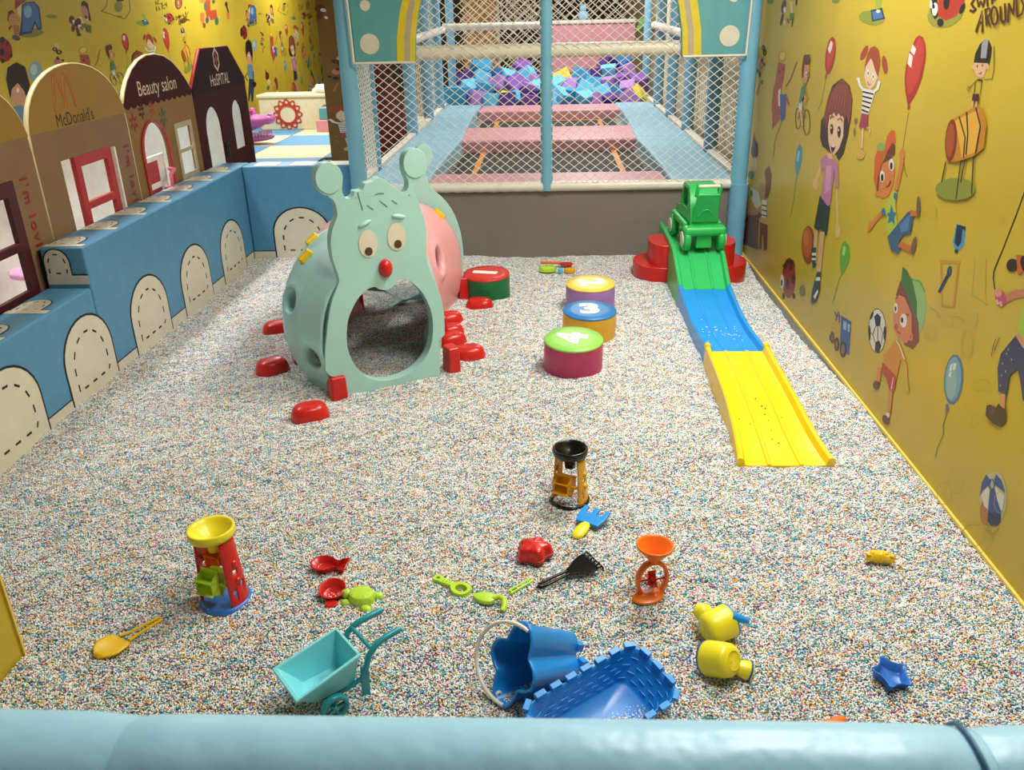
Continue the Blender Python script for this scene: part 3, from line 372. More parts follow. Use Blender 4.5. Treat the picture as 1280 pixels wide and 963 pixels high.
 ('printed_cyclist',1,1,[('2A2018',[-5087,1100,-5082,1074,-5068,1075,-5073,1101]),('2A2018',[-5081,1076,-5088,1053,-5074,1054,-5068,1077]),('2A2018',[-5086,1055,-5105,1040,-5092,1040,-5073,1055]),('2A2018',[-5095,1043,-5125,1040,-5124,1036,-5093,1040]),('2A2018',[-5113,1039,-5143,1049,-5155,1045,-5125,1036]),('2A2018',[-5139,1047,-5165,1066,-5178,1064,-5153,1044]),('2A2018',[-5163,1064,-5180,1089,-5194,1088,-5177,1062]),('2A2018',[-5179,1087,-5184,1114,-5199,1113,-5193,1086]),('2A2018',[-5184,1112,-5177,1135,-5191,1134,-5199,1111]),('2A2018',[-5179,1132,-5160,1147,-5173,1148,-5193,1133]),('2A2018',[-5170,1144,-5140,1148,-5141,1151,-5172,1148]),('2A2018',[-5152,1148,-5122,1138,-5110,1141,-5140,1151]),('2A2018',[-5126,1140,-5101,1121,-5088,1123,-5112,1142]),('2A2018',[-5103,1123,-5086,1098,-5072,1100,-5089,1125]),('2A2018',[-4895,1103,-4889,1073,-4876,1074,-4882,1104]),('2A2018',[-4889,1075,-4897,1048,-4884,1049,-4876,1076]),('2A2018',[-4895,1051,-4917,1033,-4904,1033,-4883,1050]),('2A2018',[-4907,1036,-4941,1032,-4939,1028,-4905,1033]),('2A2018',[-4930,1031,-4964,1042,-4975,1039,-4940,1028]),('2A2018',[-4960,1040,-4990,1062,-5003,1060,-4973,1038]),('2A2018',[-4988,1060,-5008,1090,-5021,1088,-5001,1059]),('2A2018',[-5007,1088,-5013,1119,-5027,1118,-5020,1087]),('2A2018',[-5013,1117,-5005,1144,-5018,1143,-5027,1116]),('2A2018',[-5007,1141,-4984,1158,-4997,1159,-5019,1142]),('2A2018',[-4994,1156,-4960,1159,-4961,1163,-4996,1159]),('2A2018',[-4971,1160,-4937,1149,-4926,1152,-4960,1163]),('2A2018',[-4941,1150,-4912,1128,-4899,1130,-4928,1153]),('2A2018',[-4914,1130,-4894,1101,-4882,1103,-4901,1132]),('3A6A5A',[-5113,1095,-5079,1164,-4975,1111,-4960,1114,-5081,1169,-5131,1095]),('3A6A5A',[-5133,1159,-5009,1162,-5007,1166,-5131,1163]),('CFCFC8',[-5144,1199,-5127,1133,-5064,1139,-5081,1204]),('D8A878',[-5065,1223,-5009,1200,-4983,1206,-5038,1229]),('D8A878',[-5115,1143,-5035,1066,-5005,1071,-5084,1148]),('5A2A1E',[-5151,1435,-5038,1445,-5011,1415,-5039,1384,-5104,1386,-5107,1318,-5137,1316,-5162,1373]),('C98550',[-5109,1387,-5022,1392,-5002,1337,-5042,1292,-5109,1301]),('DAD6CC',[-5035,1341,-5035,1335,-5039,1331,-5046,1328,-5056,1327,-5065,1329,-5073,1333,-5077,1338,-5077,1343,-5073,1348,-5066,1351,-5056,1352,-5047,1350,-5040,1346]),('1A1614',[-5047,1339,-5047,1336,-5048,1333,-5051,1332,-5055,1332,-5059,1333,-5062,1335,-5064,1338,-5064,1341,-5063,1343,-5060,1345,-5056,1345,-5053,1344,-5049,1342]),('1A1614',[-4995,1341,-4995,1334,-4987,1335,-4987,1342]),('1A1614',[-4994,1336,-5000,1330,-4992,1329,-4986,1335]),('1A1614',[-4997,1331,-5008,1327,-5001,1326,-4991,1330]),('1A1614',[-5001,1328,-5016,1327,-5015,1325,-5001,1326]),('1A1614',[-5009,1327,-5022,1329,-5027,1327,-5014,1325]),('1A1614',[-5019,1328,-5029,1333,-5036,1332,-5026,1327]),('1A1614',[-5027,1332,-5033,1339,-5041,1338,-5035,1331]),('1A1614',[-5032,1337,-5032,1344,-5041,1344,-5040,1337]),('1A1614',[-5033,1343,-5028,1349,-5036,1349,-5041,1343]),('1A1614',[-5030,1348,-5020,1352,-5026,1353,-5037,1349]),('1A1614',[-5026,1351,-5012,1352,-5012,1354,-5027,1353]),('1A1614',[-5018,1352,-5005,1349,-5000,1351,-5013,1354]),('1A1614',[-5009,1350,-4999,1345,-4991,1347,-5001,1352]),('1A1614',[-5000,1347,-4995,1340,-4987,1341,-4992,1347]),('3E7A5A',[-5114,1272,-5054,1284,-5038,1232,-5105,1182,-5136,1191]),('C98550',[-5045,1237,-4975,1226,-4985,1200,-5036,1192]),]),
 ('printed_king',1,1,[('B88A2A',[-5535,1407,-5554,1392,-5588,1380,-5631,1374,-5675,1374,-5710,1382,-5729,1394,-5729,1410,-5709,1425,-5673,1437,-5629,1442,-5587,1441,-5553,1434,-5535,1422]),('D8B83A',[-5562,1408,-5575,1398,-5597,1390,-5624,1385,-5652,1386,-5673,1391,-5685,1399,-5684,1410,-5671,1420,-5649,1428,-5621,1432,-5594,1431,-5573,1426,-5562,1418]),('A5482A',[-5714,1373,-5534,1364,-5535,1289,-5565,1237,-5529,1048,-5694,963,-5773,1188,-5738,1249]),('5A2A4A',[-5634,1317,-5633,1311,-5638,1306,-5646,1303,-5657,1302,-5667,1304,-5676,1308,-5681,1314,-5681,1320,-5676,1325,-5668,1329,-5657,1329,-5647,1327,-5638,1323]),('5A2A4A',[-5558,1337,-5558,1333,-5561,1330,-5566,1327,-5573,1327,-5580,1328,-5586,1332,-5589,1336,-5589,1340,-5586,1344,-5581,1346,-5574,1346,-5567,1345,-5562,1342]),('DAD6CC',[-5642,1205,-5590,1222,-5535,1125,-5598,1115]),('3E5690',[-5594,1188,-5432,1202,-5413,1062,-5502,1033]),('A5482A',[-5775,1151,-5752,1067,-5702,1038,-5645,1048,-5691,1074,-5713,1156]),('A5482A',[-5442,1179,-5374,1146,-5339,1152,-5406,1186]),('8A7A28',[-5490,1033,-5602,913,-5601,804,-5588,805,-5589,914,-5479,1033]),('A5482A',[-5464,1243,-5377,1287,-5276,1395,-5298,1395,-5400,1288,-5486,1245]),]),
 ('printed_bear',1,1,[('C0A87A',[-6051,1467,-6059,1455,-6074,1446,-6093,1441,-6112,1441,-6127,1446,-6135,1456,-6135,1467,-6126,1479,-6111,1488,-6092,1493,-6074,1493,-6059,1488,-6051,1478]),('1A1614',[-6125,1441,-6126,1432,-6099,1433,-6098,1441]),('1A1614',[-6123,1436,-6134,1428,-6107,1427,-6097,1435]),('1A1614',[-6124,1432,-6144,1426,-6124,1423,-6104,1428]),('1A1614',[-6124,1429,-6151,1428,-6149,1422,-6121,1423]),('1A1614',[-6129,1427,-6153,1431,-6171,1426,-6146,1422]),('1A1614',[-6141,1428,-6158,1435,-6182,1431,-6166,1424]),('1A1614',[-6152,1431,-6160,1440,-6188,1438,-6179,1429]),('1A1614',[-6159,1436,-6158,1445,-6186,1445,-6187,1436]),('1A1614',[-6160,1441,-6150,1449,-6177,1450,-6187,1442]),('1A1614',[-6159,1445,-6139,1451,-6160,1454,-6180,1449]),('1A1614',[-6160,1448,-6132,1449,-6135,1455,-6162,1454]),('1A1614',[-6155,1450,-6130,1446,-6113,1451,-6137,1455]),('1A1614',[-6143,1449,-6126,1442,-6102,1446,-6118,1452]),('1A1614',[-6132,1446,-6123,1437,-6097,1439,-6105,1448]),('1A1614',[-6063,1414,-6064,1403,-6034,1404,-6033,1414]),('1A1614',[-6061,1407,-6073,1398,-6044,1397,-6032,1406]),('1A1614',[-6063,1403,-6085,1396,-6063,1392,-6040,1399]),('1A1614',[-6063,1399,-6094,1398,-6091,1391,-6060,1393]),('1A1614',[-6070,1397,-6097,1401,-6116,1395,-6089,1391]),('1A1614',[-6084,1398,-6103,1406,-6130,1402,-6111,1394]),('1A1614',[-6097,1402,-6107,1412,-6136,1410,-6127,1400]),('1A1614',[-6105,1408,-6104,1418,-6134,1418,-6135,1407]),('1A1614',[-6107,1414,-6095,1423,-6124,1424,-6136,1415]),('1A1614',[-6105,1419,-6082,1425,-6105,1429,-6128,1423]),('1A1614',[-6104,1422,-6073,1423,-6076,1430,-6107,1429]),('1A1614',[-6098,1424,-6070,1420,-6052,1426,-6079,1430]),('1A1614',[-6083,1424,-6064,1416,-6038,1419,-6057,1427]),('1A1614',[-6071,1419,-6061,1410,-6032,1412,-6041,1421]),('B06A62',[-6090,1338,-6099,1323,-6116,1311,-6140,1303,-6165,1303,-6186,1309,-6199,1320,-6201,1335,-6192,1350,-6174,1363,-6150,1370,-6126,1370,-6105,1364,-6092,1352]),('1A1614',[-6129,1269,-6129,1261,-6136,1254,-6148,1250,-6163,1249,-6178,1251,-6191,1257,-6197,1264,-6197,1272,-6190,1279,-6178,1283,-6163,1284,-6147,1282,-6135,1276]),('1A1614',[-6108,1359,-6108,1352,-6112,1347,-6121,1344,-6132,1343,-6143,1345,-6152,1350,-6157,1356,-6157,1363,-6152,1368,-6144,1372,-6133,1372,-6122,1370,-6113,1365]),('1A1614',[-6034,1336,-6033,1331,-6036,1326,-6043,1324,-6050,1323,-6059,1325,-6065,1329,-6069,1334,-6070,1339,-6067,1344,-6060,1346,-6052,1347,-6044,1345,-6038,1341]),('1A1614',[-6203,1285,-6203,1279,-6208,1275,-6217,1272,-6229,1271,-6240,1273,-6249,1277,-6253,1282,-6253,1287,-6248,1292,-6239,1295,-6227,1296,-6216,1294,-6207,1290]),('9A6A28',[-6157,1219,-6216,1130,-6188,1131,-6129,1220]),('1A1614',[-6057,1226,-6057,1220,-6060,1216,-6066,1213,-6074,1212,-6083,1214,-6090,1218,-6094,1223,-6094,1228,-6091,1233,-6084,1236,-6076,1236,-6068,1235,-6061,1231]),]),
 ('printed_girl_with_dog',1,1,[('5A2A1A',[-5660,1686,-5671,1670,-5690,1658,-5716,1652,-5741,1653,-5762,1661,-5774,1675,-5774,1691,-5763,1707,-5743,1719,-5717,1725,-5692,1724,-5672,1715,-5660,1702]),('5A2A1A',[-5693,1614,-5704,1599,-5719,1586,-5736,1580,-5752,1580,-5762,1588,-5765,1601,-5761,1617,-5750,1632,-5735,1644,-5718,1651,-5703,1650,-5693,1643,-5689,1630]),('DAD6CC',[-5652,1670,-5652,1662,-5658,1656,-5669,1653,-5682,1653,-5696,1656,-5707,1662,-5714,1670,-5714,1678,-5708,1684,-5697,1688,-5684,1688,-5670,1684,-5659,1678]),('DAD6CC',[-5642,1598,-5641,1591,-5643,1586,-5649,1583,-5657,1583,-5666,1585,-5673,1591,-5678,1598,-5679,1604,-5676,1610,-5670,1613,-5662,1613,-5654,1610,-5647,1605]),('5E7030',[-5546,1654,-5453,1652,-5451,1612,-5556,1610]),('D8B896',[-5580,1717,-5535,1652,-5483,1653,-5527,1717]),('D8A878',[-5543,1612,-5557,1552,-5535,1551,-5521,1611]),('3A2018',[-5484,1624,-5490,1580,-5465,1579,-5460,1623]),('1A1614',[-5411,1710,-5410,1702,-5413,1696,-5419,1692,-5429,1692,-5439,1696,-5447,1703,-5453,1711,-5454,1718,-5451,1725,-5444,1728,-5435,1728,-5425,1725,-5416,1718]),('5A3A1A',[-5622,1621,-5561,1594,-5531,1598,-5591,1624]),]),
 ('printed_green_patch',1,1,[('76842E',[-5970,1721,-5977,1714,-6001,1708,-6039,1705,-6083,1706,-6125,1709,-6155,1715,-6168,1723,-6161,1730,-6136,1735,-6097,1738,-6053,1738,-6012,1734,-5983,1728]),('76842E',[-4644,1711,-4647,1706,-4662,1702,-4686,1699,-4714,1700,-4741,1702,-4760,1707,-4769,1713,-4765,1718,-4749,1723,-4725,1725,-4697,1724,-4671,1722,-4652,1717]),]),
 ('printed_tea_party',1,1,[('6A2E14',[-6255,350,-5972,398,-5725,401,-5804,355,-5774,149,-6199,76,-6275,254]),('B87A3A',[-5777,439,-5792,413,-5851,381,-5945,349,-6058,324,-6168,310,-6251,312,-6289,329,-6271,358,-6203,393,-6101,425,-5987,448,-5884,459,-5810,456]),('5A1E18',[-6180,887,-6122,841,-6028,819,-6009,752,-6115,697,-6222,737,-6206,806]),('D8B890',[-6001,694,-6000,673,-6014,654,-6040,641,-6074,635,-6109,638,-6137,650,-6153,669,-6154,690,-6139,709,-6112,723,-6078,728,-6044,724,-6016,712]),('3E6A34',[-6067,608,-6069,594,-6088,580,-6119,568,-6156,561,-6192,561,-6220,567,-6234,579,-6231,593,-6212,608,-6180,619,-6143,626,-6107,626,-6080,620]),('CFC8B4',[-6161,514,-5889,518,-5782,462,-5901,398,-6108,443]),('4A7A4A',[-6051,480,-6049,468,-6056,457,-6068,450,-6084,446,-6101,448,-6115,455,-6123,465,-6124,477,-6118,488,-6105,495,-6089,498,-6072,496,-6059,490]),('A88A4A',[-5708,571,-5708,548,-5726,525,-5759,508,-5800,500,-5843,502,-5877,514,-5896,534,-5895,558,-5876,581,-5842,597,-5800,605,-5759,603,-5726,590]),('7A3620',[-5781,684,-5681,735,-5598,693,-5584,595,-5640,527,-5706,519,-5717,615]),('DAD6CC',[-5775,493,-5645,514,-5616,402,-5736,377]),('1A1614',[-5763,456,-5632,476,-5628,485,-5759,465]),('1A1614',[-5750,426,-5620,446,-5615,455,-5746,435]),('1A1614',[-5737,395,-5607,416,-5603,425,-5733,404]),('6A2E14',[-5772,342,-5563,368,-5518,217,-5595,190,-5643,280,-5680,271,-5652,181,-5719,169]),('8A4A22',[-5893,353,-5779,147,-5741,158,-5854,362]),]),
 ('printed_small_blue_balloon',1,1,[('3E86A0',[-5045,967,-4986,948,-4965,883,-4992,810,-5024,779,-5073,806,-5104,861,-5090,933]),('8FC0CC',[-5057,928,-5019,924,-5037,862,-5076,865]),('3E86A0',[-5043,781,-5045,751,-5024,754,-5022,784]),('8A7A28',[-5040,751,-5038,640,-5076,527,-5065,529,-5027,641,-5029,753]),]),
 ('printed_ladybird_on_wall',1,1,[('8E2A20',[-4817,232,-4810,180,-4830,130,-4874,91,-4934,71,-5000,75,-5057,103,-5093,149,-5100,204,-5077,255,-5030,293,-4968,311,-4904,304,-4851,276]),('1A1614',[-5117,219,-5030,285,-4906,316,-4842,290,-4972,280,-5056,213]),('DAD6CC',[-5043,141,-5039,122,-5044,104,-5057,91,-5076,85,-5096,88,-5114,99,-5126,115,-5129,135,-5124,153,-5110,166,-5092,171,-5072,168,-5054,157]),('1A1614',[-5071,125,-5069,116,-5072,107,-5079,101,-5088,98,-5098,99,-5107,104,-5112,112,-5114,121,-5111,129,-5104,136,-5095,138,-5085,137,-5076,132]),('1A1614',[-4937,158,-4935,144,-4940,131,-4951,121,-4967,116,-4983,118,-4997,125,-5006,137,-5008,151,-5003,164,-4992,174,-4976,179,-4960,177,-4946,170]),('1A1614',[-4829,221,-4827,209,-4832,197,-4843,188,-4858,183,-4873,184,-4887,191,-4895,201,-4896,214,-4891,226,-4880,235,-4865,239,-4850,238,-4837,232]),('1A1614',[-4909,271,-4908,262,-4913,254,-4924,247,-4936,243,-4950,243,-4961,247,-4967,254,-4968,263,-4962,272,-4952,279,-4939,283,-4926,283,-4915,278]),('1A1614',[-4780,133,-4780,125,-4785,118,-4795,111,-4808,107,-4820,106,-4831,109,-4836,115,-4836,123,-4831,131,-4821,137,-4808,141,-4796,142,-4786,139]),('1A1614',[-4987,66,-4987,57,-4993,47,-5003,40,-5017,35,-5031,35,-5042,39,-5049,46,-5049,55,-5043,65,-5033,72,-5019,77,-5005,77,-4994,73]),('6E6A40',[-4610,220,-4610,205,-4619,190,-4638,177,-4661,170,-4685,169,-4704,175,-4715,186,-4716,201,-4705,217,-4686,229,-4663,236,-4640,237,-4621,231]),]),
 ('printed_green_balloon',1,1,[('5E9A2E',[-4094,639,-4030,630,-3996,590,-4005,544,-4051,485,-4092,479,-4126,514,-4144,570,-4128,619]),('A8CC78',[-4106,610,-4071,613,-4075,568,-4111,567]),('7A7A28',[-4076,479,-4110,436,-4102,437,-4068,480]),('7A7A28',[-4110,438,-4124,379,-4115,382,-4101,439]),('7A7A28',[-4123,381,-4153,296,-4144,298,-4114,383]),]),
 ('printed_train',1,1,[('B89A2A',[-4116,223,-3985,245,-3935,158,-4117,118]),('2E4E8A',[-4002,285,-3855,304,-3821,145,-3959,127]),('8AB0C4',[-3960,272,-3914,279,-3909,239,-3950,236]),('8AB0C4',[-3898,282,-3864,286,-3860,249,-3888,245]),('2E4E8A',[-4105,268,-4069,257,-4071,233,-4054,238,-4052,263,-4091,276]),('2E4E8A',[-4047,264,-4034,293,-4051,290,-4063,260]),('2E4E8A',[-4007,245,-4017,283,-4033,278,-4023,239]),('2E4E8A',[-4080,139,-4079,132,-4083,124,-4091,118,-4101,114,-4112,113,-4120,116,-4125,122,-4126,129,-4122,137,-4114,143,-4104,147,-4093,147,-4085,145]),('1A1614',[-4052,150,-4049,136,-4053,124,-4062,114,-4074,109,-4088,110,-4100,117,-4108,128,-4111,141,-4107,154,-4098,164,-4085,169,-4072,167,-4060,161]),('7A4A3A',[-4063,145,-4061,137,-4063,130,-4069,124,-4076,121,-4085,122,-4092,126,-4097,132,-4098,140,-4096,148,-4091,154,-4083,157,-4075,156,-4068,152]),('1A1614',[-3972,144,-3969,128,-3973,113,-3984,102,-3998,96,-4014,97,-4028,105,-4038,118,-4041,134,-4037,149,-4026,160,-4011,166,-3996,165,-3982,157]),('7A4A3A',[-3985,139,-3983,129,-3986,120,-3992,113,-4001,110,-4010,111,-4019,115,-4025,123,-4026,133,-4024,142,-4018,149,-4009,152,-3999,151,-3991,146]),('1A1614',[-3868,159,-3866,141,-3871,124,-3885,110,-3903,102,-3923,102,-3941,111,-3952,126,-3955,144,-3949,162,-3935,176,-3916,183,-3897,182,-3880,174]),('7A4A3A',[-3885,153,-3883,142,-3887,131,-3895,123,-3906,118,-3918,119,-3928,124,-3935,133,-3937,144,-3933,154,-3925,163,-3914,167,-3902,167,-3892,161]),]),
 ('printed_football',1,1,[('1A1614',[-3447,410,-3439,368,-3451,326,-3482,294,-3525,277,-3572,279,-3614,301,-3642,338,-3650,382,-3635,425,-3603,457,-3559,472,-3513,468,-3473,446]),('CFCAC0',[-3453,408,-3445,367,-3456,327,-3484,296,-3525,280,-3569,283,-3609,304,-3635,340,-3643,383,-3630,424,-3600,454,-3559,468,-3516,464,-3478,442]),('1A1614',[-3599,421,-3571,447,-3526,444,-3519,406,-3564,387]),('1A1614',[-3541,321,-3507,344,-3472,332,-3484,293,-3532,282]),('1A1614',[-3607,339,-3602,325,-3601,312,-3603,303,-3609,301,-3617,305,-3626,316,-3633,329,-3638,344,-3640,357,-3637,366,-3631,368,-3623,363,-3614,353]),('1A1614',[-3447,399,-3443,386,-3442,375,-3444,368,-3450,366,-3457,370,-3465,378,-3471,390,-3475,403,-3476,414,-3474,421,-3468,423,-3461,420,-3454,411]),('1A1614',[-3614,418,-3619,408,-3626,400,-3633,394,-3639,393,-3643,396,-3643,403,-3640,413,-3635,423,-3628,432,-3621,437,-3615,438,-3612,435,-3611,428]),('3A3634',[-3568,387,-3586,341,-3544,319,-3538,322,-3579,343,-3561,388]),('3A3634',[-3521,404,-3481,389,-3479,339,-3473,341,-3475,391,-3516,407]),('3A3634',[-3580,344,-3619,344,-3623,340,-3584,340]),('3A3634',[-3479,389,-3462,392,-3461,395,-3478,392]),('3A3634',[-3542,395,-3522,337,-3516,340,-3536,398]),]),
 ('printed_boy_footballer',1,1,[('88B06A',[-3304,691,-3222,707,-3168,687,-3124,625,-3117,562,-3144,505,-3212,603,-3276,673]),('4A7A3A',[-3298,683,-3218,698,-3163,675,-3156,679,-3213,702,-3297,687]),('7E3A22',[-3414,579,-3396,649,-3293,643,-3162,546,-3131,483,-3172,433,-3260,422,-3229,471,-3277,581]),('C87A48',[-3406,571,-3381,593,-3326,600,-3236,557,-3203,480,-3235,436,-3303,425,-3376,442,-3409,501]),('C87A48',[-3189,481,-3188,474,-3191,466,-3198,460,-3208,456,-3217,456,-3226,459,-3231,466,-3232,473,-3228,481,-3221,487,-3212,491,-3202,491,-3194,488]),('A85A34',[-3199,477,-3199,474,-3200,471,-3203,468,-3207,466,-3211,466,-3214,468,-3217,471,-3217,474,-3216,478,-3213,481,-3209,482,-3205,482,-3202,480]),('3E6A2C',[-3395,708,-3353,708,-3279,680,-3209,619,-3183,553,-3246,581,-3314,619,-3385,648]),('DAD6CC',[-3372,538,-3370,529,-3372,520,-3378,513,-3387,510,-3396,512,-3405,517,-3411,525,-3413,535,-3410,544,-3404,550,-3396,553,-3386,552,-3378,547]),('1A1614',[-3383,532,-3382,528,-3383,524,-3386,521,-3390,519,-3395,520,-3399,522,-3402,526,-3403,530,-3401,534,-3398,537,-3394,539,-3389,538,-3385,536]),('DAD6CC',[-3267,521,-3265,508,-3270,496,-3280,487,-3294,482,-3308,482,-3321,488,-3329,499,-3331,511,-3326,523,-3316,533,-3302,538,-3287,537,-3275,531]),('1A1614',[-3299,512,-3298,507,-3300,502,-3304,498,-3310,496,-3316,496,-3321,499,-3324,503,-3325,508,-3323,513,-3319,517,-3313,519,-3307,518,-3302,516]),('A84A2A',[-3342,468,-3341,463,-3344,457,-3349,453,-3356,451,-3363,450,-3368,453,-3372,457,-3372,462,-3370,467,-3365,471,-3358,474,-3351,474,-3345,472]),('7A2A18',[-3342,446,-3306,447,-3301,452,-3337,451]),('6B2A1A',[-3406,566,-3385,579,-3391,581,-3412,568]),('6B2A1A',[-3284,542,-3258,543,-3253,549,-3279,548]),('C0812A',[-3341,411,-3282,411,-3213,371,-3230,353,-3262,353,-3263,256,-3420,249,-3411,321]),('DAD6CC',[-3333,408,-3298,401,-3228,366,-3220,371,-3290,406,-3326,413]),('C0812A',[-3389,297,-3411,320,-3438,308,-3416,284]),('C89A4A',[-3230,357,-3172,271,-3147,284,-3204,368]),('C89A4A',[-3133,274,-3133,268,-3136,262,-3142,256,-3149,253,-3157,252,-3164,254,-3168,258,-3168,264,-3165,271,-3159,276,-3152,280,-3144,280,-3137,278]),('A83A1E',[-3430,273,-3270,273,-3264,212,-3314,194,-3363,226,-3419,230]),('DAD6CC',[-3300,256,-3299,201,-3291,204,-3293,259]),('C8803A',[-3471,230,-3459,166,-3417,183,-3430,246]),('5A2E1E',[-3420,167,-3420,158,-3426,148,-3438,138,-3453,132,-3468,129,-3480,131,-3486,138,-3486,147,-3480,157,-3468,167,-3453,173,-3438,175,-3427,173]),('C8803A',[-3316,187,-3300,88,-3262,105,-3277,202]),('DAD6CC',[-3263,96,-3263,91,-3268,84,-3276,77,-3286,72,-3296,70,-3304,70,-3308,74,-3308,80,-3303,87,-3295,93,-3285,98,-3275,101,-3267,100]),('5A2E1E',[-3270,77,-3262,71,-3261,62,-3266,52,-3278,44,-3294,39,-3310,37,-3324,40,-3333,46,-3334,55,-3328,65,-3316,73,-3300,79,-3284,80]),]),
 ('printed_blue_balloon',1,1,[('2E6A8A',[-2748,486,-2744,445,-2754,407,-2775,379,-2805,366,-2838,371,-2866,395,-2883,432,-2887,474,-2876,513,-2853,540,-2823,551,-2791,544,-2765,521]),('5C98B0',[-2763,481,-2759,445,-2767,412,-2784,387,-2809,377,-2835,383,-2859,404,-2874,437,-2878,474,-2869,508,-2851,532,-2826,541,-2800,534,-2778,513]),('7FA8B0',[-2786,455,-2783,429,-2788,406,-2799,389,-2815,382,-2833,387,-2848,402,-2859,425,-2862,451,-2857,475,-2845,492,-2829,498,-2812,493,-2797,477]),('C8D4D0',[-2859,495,-2843,511,-2839,487,-2855,471]),('C8D4D0',[-2838,515,-2815,521,-2815,498,-2833,489]),('C8D4D0',[-2854,467,-2837,482,-2836,458,-2852,456]),('2E6A8A',[-2831,355,-2815,363,-2799,341,-2824,323]),('5A5A30',[-2813,332,-2822,272,-2817,273,-2809,333]),('5A5A30',[-2822,272,-2804,247,-2800,250,-2818,274]),('5A5A30',[-2804,249,-2828,174,-2824,176,-2800,250]),('5A5A30',[-2828,175,-2828,134,-2824,136,-2823,177]),]),
 ('printed_blue_scoop',1,1,[('3E8CC0',[-3016,975,-2945,981,-2932,924,-2953,896,-2992,890,-3015,908]),('14263E',[-3011,973,-2947,981,-2943,966,-2964,969,-2956,922,-2974,902,-3003,910]),('14263E',[-2964,889,-2963,886,-2966,882,-2971,879,-2977,878,-2983,878,-2988,879,-2991,882,-2991,885,-2988,889,-2983,892,-2977,893,-2971,893,-2966,892]),]),
 ('printed_wooden_frame',1,1,[('B8862A',[-3083,812,-2930,851,-2933,862,-3086,824]),('B8862A',[-3084,819,-3013,673,-2998,678,-3068,824]),('B8862A',[-2955,850,-2927,698,-2910,703,-2938,854]),('B8862A',[-3011,668,-2908,697,-2910,705,-3012,676]),('1E2A4E',[-3034,712,-2988,800,-3011,798,-3058,710]),('1E2A4E',[-2981,808,-2982,799,-2987,791,-2994,785,-3001,784,-3009,786,-3014,792,-3016,801,-3015,810,-3010,819,-3003,824,-2995,826,-2988,823,-2983,817]),('3E5A7A',[-2988,811,-2988,806,-2990,801,-2993,798,-2996,798,-2999,799,-3001,803,-3002,808,-3002,813,-3000,817,-2997,820,-2994,821,-2991,819,-2989,815]),]),
